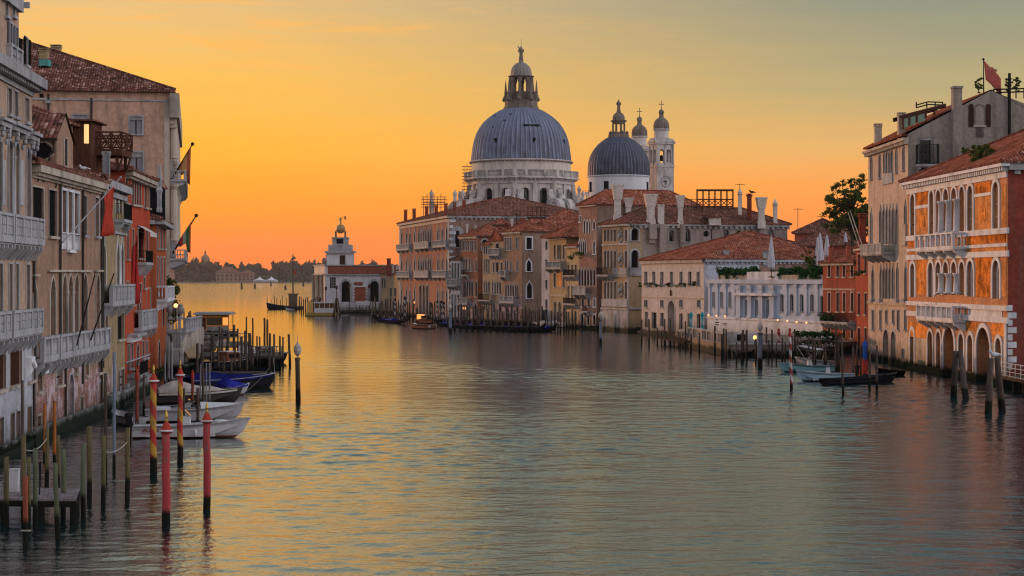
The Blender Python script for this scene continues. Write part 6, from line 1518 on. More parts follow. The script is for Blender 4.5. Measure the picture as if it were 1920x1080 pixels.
b.win(158.5, 6.5, 368, 441, pane='glass', frame='stone', fw=.1, bars=(0, 2)); b.win(181.5, 6.5, 371, 443, pane='shut_black', frame='stone', fw=.1, **K)
rt = lambda px: (Z(px, 640 - (px - 70) * .27))
zrail = Z(140, 621); zfl = zrail - 1.2
hz = Z(130, 508)
for px, w, y0, st in ((64.5, 7, 528, 'ogee'), (98, 11, 520, 'pointed'), (158.5, 8, 512, 'pointed'), (182.5, 8, 514, 'pointed')): b.win(px, w, 0, 0, st, z=(zfl, Z(px, y0)), pane='glass', frame='stone_warm', fw=.16, pr=.08, dep=.35, bars=(1, 3), sill=False, barmat='shut_brown')
for px in (119.5, 130.5, 142): b.win(px, 9.2, 0, 0, 'pointed', z=(zfl, Z(130, 514)), pane='glass', frame='stone_warm', fw=.13, pr=.09, dep=.4, bars=(1, 3), sill=False, barmat='shut_brown')
b.cols([125, 136.3], .11, zfl, Z(130, 546), 'stone', out=.03)
for px, w, y in ((64.5, 7, 528), (98, 11, 520), (119.5, 9.2, 514), (130.5, 9.2, 514), (142, 9.2, 514), (182.5, 8, 514)):   # lunettes in the arch heads
    u = F.u(px); ww = F.w(px, w); zt_ = Z(130 if 118 < px < 143 else px, y); ol = outline('pointed', ww, 2.2); hh = [(x, z) for x, z in ol if z > 2.2 - ww * .85 - .4]
    m = MB(); base = zt_ - 2.2; lo = 2.2 - ww * .85 - .35; pts = [(-ww / 2, lo)] + [(x, z) for x, z in ol[1:-1]] + [(ww / 2, lo)]
    m.add([F.p(u + x, base + z, -.22) for x, z in pts] + [F.p(u + x, base + z, -.3) for x, z in pts], [tuple(range(len(pts)))]); m.build('lunette', plain('teal_lunette', (.12, .22, .20), .5) if px < 100 else BB, b.root)
for p0, p1 in ((60.5, 70), (88, 112.5), (112.8, 154), (154.2, 168), (176, 190)): b.panel(p0, p1, 506 + 8 * (p0 < 80), 510 + 8 * (p0 < 80), 'stone_warm', 'hood_mould', out=.18)
b.balcony(F.u(62.5), F.u(92), zfl, h=1.2, proj=.6, mat='stone', step=.24); b.balcony(F.u(95), F.L + .3, zfl, h=1.2, proj=.6, mat='stone', step=.24)
for px, w, y0, y1, st, pn in ((73.5, 9, 690, 733, 'rect', 'curtain'), (110.5, 12, 680, 722, 'rect', 'curtain'), (142, 5, 665, 700, 'rect', 'curtain'), (163, 6, 655, 703, 'rect', 'curtain'), (186, 6.5, 650, 698, 'rect', 'curtain'), (72.5, 8, 780, 817, 'rect', 'dark'), (153, 5, 745, 772, 'rect', 'dark')):
    b.win(px, w, y0, y1, st, pane=pn, frame='stone_warm', fw=.12, bars=(1, 2) if pn == 'curtain' else (2, 0), dep=.22, barmat='iron')
b.win(133, 9, 702, 806, 'arch', pane='shut_brown', frame='stone', fw=.15, bars=(1, 0), dep=.4, sill=False, name='water_door'); b.win(186.5, 9, 716, 780, 'arch', pane='shut_grey', frame='stone', fw=.2, bars=(1, 0), dep=.35, sill=False, name='water_door')
b.panel(81, 94.5, 678, 700, 'stone_white', 'plaque', out=.06)
for px, y0, y1 in ((110.3, 330, 640), (153, 342, 720), (188.3, 348, 760), (60.9, 455, 800), (133, 660, 690), (120.5, 690, 830)): b.pipe(px, y0, y1, r=.075)
b.band(b.top - .42, b.top, .5, 'stone_warm', 'cornice', dent=.34, dz=.2); b.band(b.top - .75, b.top - .64, .12, 'stone_warm')
m = MB()
for px in (70, 78, 87, 101, 106, 122, 133, 140, 160, 168, 176):
    r_ = random.Random(px); y = 325 + (px - 60) * .22 + r_.uniform(0, 6); l_ = r_.uniform(6, 14); dx = r_.uniform(-3, 3); m = MB(); m.tube([F.p(F.u(px), Z(px, y), .05), F.p(F.u(px + dx), Z(px, y + l_), .05)], .035, 4); m.build('wall_anchor', MT['iron'], b.root)
b.band(-.8, .9, .2, 'stone_grey', 'plinth')
b.finish(); b.hip(3.0, .55, 'tile_near', .16, ridge='u')
Bf = b
# dormer facing the canal
def roofbox(F, u0, u1, o0, o1, z0, z1, mat, name, par, uv=False):
    m = MB(); F.box(m, u0, u1, z0, z1, o0, o1); return m.build(name, mat, par, uv=uv)
u0, u1 = F.u(117), F.u(147.5); zt_ = Z(132, 262); o_f = -.35
dm = roofbox(F, u0, u1, -6.5, o_f, b.top + .05, zt_, BB, 'dormer', b.root)
FD = Fac(F.p(u0, 0, o_f).to_2d(), F.p(u1, 0, o_f).to_2d(), n=F.n)
m = MB(); uc = (u0 + u1) / 2; ap_ = zt_ + 1.5
m.add([F.p(u0, zt_ + .002, o_f), F.p(u1, zt_ + .002, o_f), F.p(uc, ap_, o_f), F.p(u0, zt_ + .002, -6.5), F.p(u1, zt_ + .002, -6.5), F.p(uc, ap_, -6.5)], [(0, 1, 2), (3, 5, 4)]); m.build('gable', BB, dm)
m = MB(); e = .45; m.add([F.p(u0 - e, zt_ - .1, .1 + o_f), F.p(uc, ap_ + .16, .1 + o_f), F.p(uc, ap_ + .16, -7), F.p(u0 - e, zt_ - .1, -7), F.p(u1 + e, zt_ - .1, .1 + o_f), F.p(u1 + e, zt_ - .1, -7)], [(0, 1, 2, 3), (1, 4, 5, 2)]); m.build('dormer_roof', MT['tile_near'], dm, uv=True)
m = MB(); F.box(m, uc - .42, uc + .42, Z(132, 309), Z(132, 262), o_f - .1, o_f + .03); m.build('window', MT['dark'], dm)
m = MB(); F.box(m, uc - .62, uc - .43, Z(132, 312), Z(132, 260), o_f + .001, o_f + .09); F.box(m, uc + .43, uc + .62, Z(132, 312), Z(132, 260), o_f + .001, o_f + .09); F.box(m, uc - .62, uc + .62, Z(132, 260) + .003, Z(132, 258), o_f + .001, o_f + .12); F.box(m, uc - .7, uc + .7, Z(132, 315), Z(132, 312) - .003, o_f + .001, o_f + .14)
m.build('frame', MT['stone_warm'], dm)
SF = Fac(F.p(u0, 0, o_f).to_2d(), F.p(u0, 0, -6.5).to_2d(), n=-F.d)
uu = SF.u(77); m = MB(); kk = 8; pts = [SF.p(uu + .75 * math.cos(math.pi * (i + .5) / 4), SF.z(77, 283) + .6 * math.sin(math.pi * (i + .5) / 4), .03) for i in range(kk)]; m.add(pts, [tuple(range(kk))]); m.build('oculus', MT['dark'], dm)
m = MB(); m.tube(pts + [pts[0]], .09, 5); m.build('frame', MT['stone_warm'], dm)
m = MB(); m.tube([SF.p(.15, zt_ - .25, .1), SF.p(.15, zt_ - .9, .1), SF.p(.4, zt_ - 1.1, .1), SF.p(.4, b.top + .4, .1)], .08, 6); m.tube([SF.p(-.1, zt_ - .18, .3), SF.p(5.5, zt_ - .18, .3)], .08, 6); m.build('drainpipe', MT['lead'], dm)
# altana: higher rear roof, glazed cabin, timber terrace
zc = ZY(211, 128)
rr = Bld('rear_loft', 'tile roofed loft behind the dormer, with a glazed door onto a timber deck', (48, 121), (136, 131), 6, ZY(226, 126), BB, None, 'house', z0=12)
rr.finish(); rr.hip(1.3, .5, 'tile_near', ridge='u')
cY = 131.0; x0, x1 = W(133, 0, cY).x, W(168, 0, cY).x
m = MB(); m.box(x0, x1 - .02, cY + .5, cY + 4, 14, ZY(227, cY)); cab = m.build('cabin', MT['wood_red'], rr.root)
m = MB(); m.box(W(155, 0, cY).x, W(163.5, 0, cY).x, cY + .42, cY + .497, ZY(268, cY), ZY(232, cY)); m.build('glazed_door', emit('sky_glow_pane', (1.0, .66, .26), .7), rr.root)  # unlit pane: emission stands in for the yellow sky reflected in it
m = MB(); m.box(x0 - .3, x1 + .3, cY - .1, cY + 4.4, ZY(226.5, cY), ZY(223.5, cY)); m.build('cabin_roof', MT['tile_near'], rr.root, uv=True)
tY = 133.0; dk_ = thing('timber_terrace', 'dark timber roof terrace with crossed railings above the faded palace', 'roof terrace', W(205, 285, tY))
xa, xb = W(169, 0, tY).x, W(228, 0, tY).x; zb_, zt_ = ZY(279, tY), ZY(247.5, tY); D_ = 3.6
xe = W(239, 0, tY + D_).x
m = MB(); m.prism([(xa, tY), (xb, tY), (xb + .0, tY + D_), (xa, tY + D_)], zb_ - .45, zb_); m.build('deck', MT['wood_red'], dk_)
m = MB()
def rail(p, q, n):
    for i in range(n + 1):
        c = p.lerp(q, i / n); m.tube([(c.x, c.y, zb_), (c.x, c.y, zt_)], .07, 4)
    for z_ in (zt_, zb_ + .62 * (zt_ - zb_), zb_ + .1): m.tube([(p.x, p.y, z_), (q.x, q.y, z_)], .06, 4)
    for i in range(n):
        c, d_ = p.lerp(q, i / n), p.lerp(q, (i + 1) / n); m.tube([(c.x, c.y, zb_ + .1), (d_.x, d_.y, zt_)], .05, 4); m.tube([(c.x, c.y, zt_), (d_.x, d_.y, zb_ + .1)], .05, 4)
rail(Vector((xa, tY)), Vector((xb, tY)), 3); rail(Vector((xb, tY)), Vector((xb, tY + D_)), 2); rail(Vector((xa, tY + D_)), Vector((xb, tY + D_)), 3); m.build('railing', MT['wood_red'], dk_)
m = MB()
for xx in (xa + .3, xb - .5):
    for yy in (tY + .3, tY + D_ - .4): m = MB(); m.box(xx, xx + .2, yy, yy + .2, zb_ - 1.3, zb_ - .453); m.build('post', MT['wood_red'], dk_)
for yy in (tY + .4, tY + D_ - .5): m = MB(); m.tube([(xb - .3, yy, zb_ - 1.5), (xb + .0, yy, zb_ - .46)], .08, 4); m.build('strut', MT['wood_red'], dk_)

# C: narrow sand palace
CC = stucco('sand_olive_render', (.33, .25, .15), (.27, .20, .125), brick=(.27, .12, .08), bz=(.5, 2.6), grime=.5)
b = Bld('narrow_palace', 'narrow sand coloured palace with paired gothic windows and a white carved balcony', (190.4, 129.1), (234, 142), 13, 15.9, CC, GL)
F = b.F; Z = F.z
b.win(194.5, 5.5, 353, 398, pane='glass', frame='stone_white', fw=.13, bars=None)
for px in (219, 225.5): b.win(px, 5, 362, 400, pane='dark', frame='stone_white', fw=.14, bars=None, sill=False)
b.balcony(F.u(214.5), F.u(230.5), Z(222, 412), h=1.1, proj=.7, mat='stone', style='iron', brackets=2)
b.win(195.5, 5.5, 448, 545, 'ogee', pane='glass', frame='stone_white', fw=.15, bars=(0, 2), sill=False)
for px in (220.3, 228): b.win(px, 5.6, 442, 537, 'ogee', pane='glass', frame='stone_white', fw=.13, pr=.08, bars=(0, 2), sill=False)
b.cols([224.2], .12, Z(224, 537), Z(224, 462), 'stone_white', out=.03)
b.panel(191, 234, 434, 438, 'stone', 'hood_mould', out=.2)
zz_ = Z(215, 566); b.balcony(.3, F.L + .3, zz_, h=1.25, proj=.72, mat='stone', style='panel', brackets=4)
b.win(226, 12, 587, 636, pane='dark', frame='stone_warm', fw=.1, bars=None); b.win(199, 5, 590, 640, pane='dark', frame='stone_warm', fw=.1, bars=None)
b.win(213.5, 7, 668, 742, 'ogee', pane='dark', frame='stone_white', fw=.2, bars=None, sill=False, name='water_door'); b.win(227.5, 10, 693, 737, pane='curtain', frame='stone_warm', fw=.13, bars=(1, 2), barmat='shut_brown'); b.win(197, 5, 700, 735, pane='curtain', frame='stone_warm', fw=.1)
b.balcony(F.u(218), F.u(234) , Z(227, 752), h=.9, proj=.6, mat='stone', brackets=2); b.balcony(F.u(192), F.u(209) , Z(202, 762), h=.9, proj=.6, mat='stone', brackets=2)
b.pipe(191, 352, 690); b.band(b.top - .5, b.top, .55, 'stone', 'cornice', u1=F.L + .2); b.band(b.top - 1.0, b.top - .65, .2, 'stone'); b.band(-.8, .8, .2, 'stone_grey', 'plinth')
b.finish(); b.hip(2.0, .45, 'tile_near', .14, ridge='u'); b.chimney(199.5, 132, 322, 284, 14, 'box', MT['stone'])
# D: red palace
RD = stucco('crimson_render', (.40, .085, .05), (.32, .068, .042), grime=.3, fine=.1)
b = Bld('crimson_palace', 'bright crimson palace with grey shutters and a hanging red banner', (234.4, 142.1), (281, 158), 13, 17.2, RD, GL)
F = b.F; Z = F.z
for px, w, y0, y1 in ((237, 4, 334, 380), (248.5, 4, 338, 383), (253, 4, 338.5, 383.5), (257.5, 4, 339, 384), (262, 4, 340, 385), (272.5, 4.5, 346, 389), (279, 2, 350, 390)): b.win(px, w, y0, y1, pane='shut_grey', frame='stone_warm', fw=.07, dep=.1, bars=None)
for px, w, y0, y1, pn in ((239, 3.5, 428, 485, 'shut_brown'), (249, 3.2, 430, 488, 'shut_grey'), (264, 10, 436, 484, 'dark'), (275.5, 4.5, 432, 482, 'shut_grey'), (239, 3.5, 528, 566, 'glass'), (249, 4, 530, 570, 'glass'), (258, 4, 532, 585, 'glass'), (263, 4, 532, 585, 'glass'), (270.5, 3, 520, 540, 'glass'), (278.5, 8, 541, 585, 'dark')): b.win(px, w, y0, y1, pane=pn, frame='stone_warm', fw=.08, dep=.15, bars=None)
m = MB(); u_0, u_1 = F.u(257.5), F.u(270.5); zA = Z(264, 424); P = F.p; m.add([P(u_0, zA, .05), P(u_1, zA, .05), P(u_1, zA - .55, 1.0), P(u_0, zA - .55, 1.0), P(u_1, zA - .85, 1.0), P(u_0, zA - .85, 1.0)], [(0, 1, 2, 3), (3, 2, 4, 5)]); m.build('awning', plain('canvas_awning', (.50, .46, .43), .8), b.root)
b.balcony(F.u(258), F.u(271), Z(264, 492), h=.9, proj=.7, mat='stone', style='iron', brackets=3)
b.balcony(F.u(251), F.L + .2, Z(266, 612), h=1.35, proj=.6, mat='stone', style='panel', brackets=4)
for px, w, y0, y1, st in ((241, 3.5, 648, 690, 'rect'), (247, 3.5, 645, 690, 'rect'), (258, 5, 645, 680, 'arch'), (268, 3, 640, 672, 'rect'), (275, 3, 640, 670, 'rect')): b.win(px, w, y0, y1, st, pane='glass', frame='stone', fw=.1, bars=None)
b.panel(238, 256, 625, 630, 'stone', 'canopy', out=.8); b.panel(238, 256, 630.3, 640, 'stone_white', 'awning_front', out=.4); b.panel(234.6, 281, 671, 673, 'stone', 'string_course', out=.12)
b.balcony(F.u(238), F.u(254), Z(246, 700), h=.9, proj=1.0, mat='stone_grey', style='iron', brackets=2)
m = MB(); clump(m, tuple(F.p(F.u(252), Z(252, 697), .8)), (1.6, .5, .4), 120, .12, random.Random(4)); m.build('flower_box', MT['leaf'], b.root)
b.panel(262, 268, 335 - 12, 335 - 4, 'stone', 'cornice_block') if False else None
b.band(b.top - .35, b.top, .6, 'stone_warm', 'cornice', u1=F.L + .3, dent=.45, dz=.2); b.band(-.8, 1.4, .2, 'stone', 'plinth'); b.finish(); b.hip(1.7, .7, 'tile_near', .14)
# E: orange-red house standing forward
RE = stucco('orange_red_render', (.36, .105, .055), (.29, .085, .045), grime=.35)
b = Bld('orange_house', 'orange red house standing forward with a small turret under a tiled cap', (292, 172), (312, 192), 9, 14.4, RE, GL, 'house')
F = b.F; Z = F.z
for px in (295.5, 301.5, 307.5):
    for y0, y1 in ((428, 466), (484, 535)): b.win(px, 2.4, y0, y1, pane='shut_grey', frame='stone', fw=.18, bars=None, dep=.1)
b.balcony(F.u(293.5), F.u(308), Z(300, 560), h=1.2, proj=1.0, mat='stone_white', brackets=3)
for px, y0, y1 in ((298, 640, 690), (306, 570, 612)): b.win(px, 4, y0, y1, 'arch', pane='dark', fw=.15, bars=None, dep=.5, sill=False)
b.band(b.top - .35, b.top, .8, 'stone_grey', 'cornice', u0=-.4); b.band(b.top - .35, b.top - .002, .6, 'stone_grey', 'cornice', fac=b.SA, u0=.01); b.finish(); b.hip(1.5, .6, 'tile_near')
tx = W(281, 0, 176).x; tx1 = W(303, 0, 176).x
m = MB(); m.box(tx, tx1 - .2, 176, 179, b.top, ZY(350, 176)); tr = m.build('turret', MT['dark'], b.root)
m = MB(); m.add([(tx - .4, 175.5, ZY(352, 176)), (tx1, 175.5, ZY(352, 176)), (tx1, 179.5, ZY(352, 176)), (tx - .4, 179.5, ZY(352, 176)), (tx + .2, 178, ZY(334, 176)), (tx1 - .3, 178, ZY(334, 176))], [(0, 1, 5, 4), (2, 3, 4, 5), (1, 2, 5), (3, 0, 4)]); m.build('turret_roof', MT['tile_near'], tr, uv=True)
for px in (297, 300.5):
    c = W(px, 398, 175); m = MB(); m.lathe(c, [(.16, 0), (.2, .3), (.13, .5), (.14, 1.7), (.25, 2.0), (.1, 2.3), (.22, 3.0), (.1, 3.6), (.05, 4.3)], 8); m.build('finial', MT['stone'], tr)
# F: the big palace whose plain flank closes the row
FL = stucco('tan_flank_render', (.47, .30, .225), (.42, .265, .20), tidal=True, grime=.55, sc=.7)
b = Bld('great_palace', 'huge tan palace with a plain flank, wide hipped roof and two flags', (318, 200), (327, 246), 46, ZY(174, 200), FL, GL)
F = b.F; S = b.SA
for px, w, y0, y1 in ((255, 23, 219, 251), (256, 23, 286, 331), (150, 26, 216, 252), (270, 18, 352, 392), (75, 24, 216, 252)): 
    b.win(px, w, y0, y1, fac=S, pane='curtain', frame='stone', fw=.16, bars=(1, 0), dep=.2, barmat='shut_brown')
    m = MB(); S.box(m, S.u(px - w / 2), S.u(px + w / 2), S.z(px, y0 + (y1 - y0) * .2), S.z(px, y0), -.14, -.06) ; m.build('blind', MT['stone_grey'], b.root)
b.win(78, 8, 176, 183, fac=S, pane='dark', frame=None, bars=None, sill=False)
b.band(S.z(200, 189), S.z(200, 186), .12, 'stone', 'string_course', fac=S); b.panel(308, 317.6, 186, 700, 'stone_warm', 'quoin', fac=S, out=.08)
b.pipe(171.5, 184, 260, fac=S, r=.12); b.pipe(91, 176, 222, fac=S, r=.12); b.panel(85.5, 96, 188, 194, 'stone_grey', 'hopper', fac=S, out=.3)
b.band(b.top - 2.6, b.top - .05, 1.0, 'stone_warm', 'cornice', u0=-.5, dent=1.6, dz=1.0); b.band(b.top - 3.2, b.top - 3.0, .5, 'stone_warm')
for zy, yr in ((336, 322), (481, 467)):
    zf = ZY(zy + 4, 206); b.balcony(1.2, F.L - 3, zf, h=ZY(yr, 206) - zf - .1, proj=1.7, mat='stone', brackets=9, step=.5)
for k in range(7):
    u = 4 + k * 6.2
    for z0_, z1_ in ((ZY(336, 206), ZY(240, 206)), (ZY(481, 206), ZY(380, 206))): b.win(0, 0, 0, 0, 'arch', u=u, wm=2.2, z=(z0_ + .1, z0_ + 5.0), pane='glass', fw=.4, pr=.2, bars=None)
    b.cols([], .3, 0, 1)
m = MB()
for k in range(8):
    for z0_, z1_ in ((ZY(470, 206) + 1, ZY(350, 206)), (ZY(320, 206) + 1, ZY(190, 206) - 1)): m.lathe(F.p(1 + k * 6.2, z0_, .35), [(.5, 0), (.45, .3), (.42, (z1_ - z0_) * .5), (.38, z1_ - z0_ - .6), (.6, z1_ - z0_ - .2), (.6, z1_ - z0_)], 10)
m.build('half_column', MT['stone_warm'], b.root)
b.finish(); b.hip(8.7, .6, 'tile_near', .3, ridge='d', inset=21)
b.chimney(83, 209, 128, 92, 18, 'box', CC); b.chimney(105.5, 213, 118, 84.5, 19, 'box', CC)
c0, c1 = W(75, 124, 205), W(92, 112, 205)
m = MB(); m.box(c0.x, c1.x, 204.6, 206, c0.z, c1.z); m.build('roof_vent', plain('verdigris', (.08, .26, .24), .6), b.root)
m = MB(); x0, x1 = W(50, 0, 203.5).x, W(97, 0, 203.5).x; m.box(x0, x1, 203.5, 209, ZY(152, 204), ZY(142, 204)); lo = m.build('roof_loft', MT['dark'], b.root)
m = MB(); m.add([(x0, 202.8, ZY(141, 204)), (x1 + .4, 202.8, ZY(141, 204)), (x1 + .4, 210, ZY(124, 204)), (x0, 210, ZY(124, 204))], [(0, 1, 2, 3)]); m.build('loft_roof', MT['tile_near'], lo, uv=True)
# garden terrace of the great palace at the water
t = thing('garden_terrace', 'white balustraded garden terrace with urns and a creeper at the great palace', 'terrace', (W(330, 0, 196).x, 196, 0))
def tbox(name, px0, px1, y0, y1, Y, d, mat): m = MB(); m.box(W(px0, 0, Y).x, W(px1, 0, Y).x, Y, Y + d, ZY(y1, Y), ZY(y0, Y)); return m.build(name, MT[mat] if isinstance(mat, str) else mat, t)
tbox('base', 308, 340, 620, 712, 193, 14, 'stone_warm')
Ft = Fac(W(309, 0, 193).to_2d(), W(341, 0, 193).to_2d()); Bx = Bld.__new__(Bld); Bx.F = Ft; Bx.root = t; Bx.balcony(0, Ft.L, ZY(620, 193), h=1.25, proj=.5, mat='stone', step=.3, brackets=3)
Fs_ = Fac(W(340.5, 0, 193).to_2d(), (W(340.5, 0, 193).x - .6, 207), n=(1, 0)); Bx.F = Fs_; Bx.balcony(0, Fs_.L, ZY(620, 193), h=1.25, proj=.4, mat='stone', step=.3, brackets=4)
m = MB()
for px in (319, 331, 339): m.lathe(W(px, 597, 193), [(.3, 0), (.22, .15), (.1, .3), (.3, .6), (.38, 1.0), (.2, 1.15), (.26, 1.3), (.05, 1.5)], 10)
m.build('urn', MT['stone'], t)
FtL = Fac(W(322, 0, 188).to_2d(), W(345, 0, 188).to_2d()); Bx.F = FtL; tbox('landing', 316, 345, 685, 690, 187, 6, 'stone_grey'); Bx.balcony(0, FtL.L, ZY(684, 188), h=1.6, proj=.4, mat='stone_white', style='panel', brackets=3)
m = MB()
for px, y0, y1 in ((313, 630, 705), (327, 626, 705), (335, 626, 705), (342, 690, 714), (320, 690, 714)): c = W(px, y1, 190); m.box(c.x - .2, c.x + .2, 190, 190.4, -.8, ZY(y0, 190))
m.build('pier', MT['stone'], t)
m = MB(); rv = random.Random(8)
for k in range(14): clump(m, tuple(W(319 + rv.uniform(-5, 7), 530 + k * 5.0, 194.5 + rv.uniform(-.5, .8))), (1.0, .8, .7), 110, .19, rv)
m.build('creeper', MT['leaf'], t)
m = MB(); m.ball(W(329.5, 573, 192), .22, n=8, m=6); lp_ = m.build('lamp', emit('lamp_orange', (1.0, .5, .18), 1.8), t)
m = MB(); m.tube([W(329.5, 576, 192), W(329.5, 600, 192)], .06, 5); m.build('lamp_post', MT['iron'], t)

# flags on the left bank
flag_thing('upper drooping flag on the great palace, level with its upper balcony', W(322, 336, 204), W(361, 270, 203), [[W(358 - i * 3.6, 275 + i * 6.2, 203 + .1 * i) if j == 0 else W(358 - i * 3.6 + (-1.2 + .8 * i) * j * .3, 275 + i * 6.2 + (72 - i * 8 - (14 if i == 4 else 0)) * j / 5 * (1 if i < 3 else .65), 203.2 + .15 * ((i + j) % 2)) for j in range(6)] for i in range(8)],
           cloth_mat('brown_gold_flag', [(0, (.45, .16, .07)), (.35, (.62, .34, .13)), (.7, (.40, .10, .05))]), 'drooping flags on the great palace', pr=.1)
flag_thing('lower drooping flag in green, white and red on the great palace', W(322, 478, 204), W(368, 404, 203), [[W(358 - i * 3.4, 416 + i * 5.4, 203 + .1 * i) if j == 0 else W(358 - i * 3.4 + (-.8 + .5 * i) * j * .2, 416 + i * 5.4 + (58 - i * 6) * j / 5 * (1 if i < 3 else .6), 203.2 + .15 * ((i + j) % 2)) for j in range(6)] for i in range(8)],
           cloth_mat('tricolour_flag', [(0, (.42, .05, .03)), (.38, (.45, .40, .34)), (.6, (.06, .16, .06)), (.84, (.38, .08, .04))]), 'drooping flags on the great palace', pr=.1)
def hang(label, base, tip, pts_top, fall, mat, ph=0, nv=9, flare=1.25, Y_amp=.18):
    a, c = pts_top; rows = []
    for j in range(nv):
        t_ = j / (nv - 1); r_ = []
        for i in range(9):
            s_ = i / 8; top_ = a.lerp(c, s_); q = Vector((top_.x * (1) , top_.y, top_.z)); mid = a.lerp(c, .5)
            bot = Vector((mid.x + (top_.x - mid.x) * flare, mid.y + (top_.y - mid.y) * flare, a.z * (1 - s_ * .2) + c.z * s_ * .2 - fall)); q = top_.lerp(bot, t_); q.y += Y_amp * math.sin(s_ * 9 + t_ * 4 + ph); q.x += .06 * math.sin(s_ * 8 + ph + t_ * 5); r_.append(q)
        rows.append(r_)
    return flag_thing(label, base, tip, rows, mat, 'red banners on the shaded bank', 'stone_grey', .05)
hang('bright red banner hanging from a long slanting pole between the faded and the narrow palace', W(117, 455, 114), W(226, 333, 122), (W(194, 369, 120.3), W(212, 349, 121.5)), 2.5, cloth_mat('banner_cloth', [(0, (.40, .04, .02))]))
hang('dark red banner hanging on the front of the crimson palace', W(243, 530, 146), W(259, 428, 146.5), (W(249, 480, 146), W(258, 438, 146.4)), 3.9, cloth_mat('deep_red_cloth', [(0, (.34, .02, .018))]), 1.5, flare=1.7)
for px, y0, y1, p1_, Y in ((144, 648, 515, 178, 117), (170, 638, 512, 214, 121)):
    m = MB(); m.tube([W(px, y0, Y - 1.0), W(p1_, y1, Y + 1)], [.05, .04], 5); tag(m.build('bare_flagpole', MT['iron'], None, origin=W(px, y0, Y)), 'bare slanting flagpole rising from the long white balcony' + (' near its middle' if px < 150 else ', the one nearer the narrow palace'), 'flagpole', 'bare flagpoles on the white balcony')
# ------------------------------------------------------------------ mooring piles
PM = dict(grey=pilemat('weathered_pile', (.085, .06, .048)), olive=pilemat('olive_pile', (.12, .098, .045), grain=.7), green=pilemat('greenish_pile', (.10, .118, .068), grain=.7), orange=pilemat('orange_pile', (.36, .115, .025), zt=.4), redbrown=pilemat('red_brown_pile', (.24, .062, .036)),
          pale=pilemat('silvery_pile', (.24, .22, .23)), pink=pilemat('rose_painted_pile', (.40, .055, .06), grain=.45, zt=.55), ry=pilemat('red_yellow_pile', (.36, .035, .035), (.40, .215, .035), 1.25, .9, .2), teal=pilemat('teal_pile', (.03, .30, .34), (.30, .48, .52), 1.1, .5, .15),
          rw=pilemat('red_white_pile', (.26, .04, .04), (.46, .40, .40), 1.0, .5, .25), bw=pilemat('dark_white_pile', (.03, .03, .05), (.42, .40, .40), 1.3, .5, .15), blue=pilemat('blue_pile', (.02, .10, .42)), slate=pilemat('slate_blue_pile', (.17, .20, .26)))
TIP = plain('gilt', (.45, .27, .06), .35, .6); REDP = plain('red_paint', (.34, .045, .03), .6, var=.3)
def pile(px, ytop, ybase, wp, mat, label, group, lean=0.0, name='mooring_pole', top='cut', topmat=None, extra=None):
    """lean: how many photo pixels the top stands to the side of the base"""
    g = ground(px - lean, ybase); Y = g.y; zt = ZY(ytop, Y); r = wp / 2 / FPX * Y; dx = lean / FPX * Y
    rnd = random.Random(int(px * 7 + ybase)); m = MB(); n = 10; k = 7; vs = []; fs = []
    zs = [-1.2 + (zt + 1.2) * i / (k - 1) for i in range(k)]
    for i, z in enumerate(zs):
        t = (z + 1.2) / (zt + 1.2); rr = r * (1.08 - .16 * t) * (1 + rnd.uniform(-.05, .05)); ox = dx * max(0, z) / zt + rnd.uniform(-.12, .12) * r; oy = rnd.uniform(-.12, .12) * r
        for j in range(n):
            a = 2 * math.pi * j / n; q = rr * (1 + .05 * math.sin(3 * a + px)); vs.append((g.x + ox + q * math.cos(a), g.y + oy + q * math.sin(a), z + (r * .25 * math.cos(a + px) if i == k - 1 else 0)))
    for i in range(k - 1):
        for j in range(n): j2 = (j + 1) % n; fs.append((i * n + j, i * n + j2, (i + 1) * n + j2, (i + 1) * n + j))
    fs.append(tuple((k - 1) * n + j for j in range(n))); m.add(vs, fs); loc = (g.x, g.y, 0); T = Vector((g.x + dx, g.y, zt))
    if top == 'cut' and not extra:
        o = m.build(name, PM[mat], None, smooth=True, origin=loc); return tag(o, label, 'mooring pole', group)
    t_ = thing(name, label, 'mooring pole', loc, group); m.build('shaft', PM[mat], t_, smooth=True)
    if top == 'gilt':
        m = MB(); m.lathe(T, [(r * 1.2, -.12), (r * 1.62, -.05), (r * 1.62, 0), (r * 1.15, .05), (r * .8, .2), (r * .45, .3)], 14); m.build('cap', REDP, t_)
        m = MB(); m.lathe(T, [(r * .3, .29), (r * .45, .36), (r * .2, .42), (r * .42, .5), (r * .3, .62), (.01, .75)], 10); m.build('finial', TIP, t_)
        m = MB(); m.lathe(T, [(r * 1.63, -.055), (r * 1.72, -.02), (r * 1.63, .01)], 14, cap=False); m.build('rim', MT['stone_white'], t_)
    elif top == 'cone':
        m = MB(); m.lathe(T, [(r * 1.18, -.3), (r * 1.25, -.02), (r * .9, .14), (r * .3, .3), (.01, .34)], 12); m.build('cap', topmat or REDP, t_)
    elif top == 'ball':
        m = MB(); m.lathe(T, [(r * 1.15, -.25), (r * 1.2, -.02), (r * .5, .02)], 12); m.lathe(T, [(r * .4, .0), (r * 1.0, .18), (r * .8, .34), (.01, .42)], 10); m.build('cap', topmat or REDP, t_)
    elif top == 'lamp':
        m = MB(); m.lathe(T, [(.03, 0), (.05, .12), (.22, .3), (.30, .55), (.26, .85), (.12, 1.05), (.03, 1.2), (.01, 1.7)], 12); m.build('lantern', plain('frosted_lamp', (.42, .36, .33), .4), t_); m = MB(); m.lathe(T, [(r * 1.12, -.2), (r * 1.2, 0), (.03, .01)], 10); m.build('cap', MT['wood'], t_)
    elif top == 'band':
        pass
    return t_
GN = 'piles round the near landing'
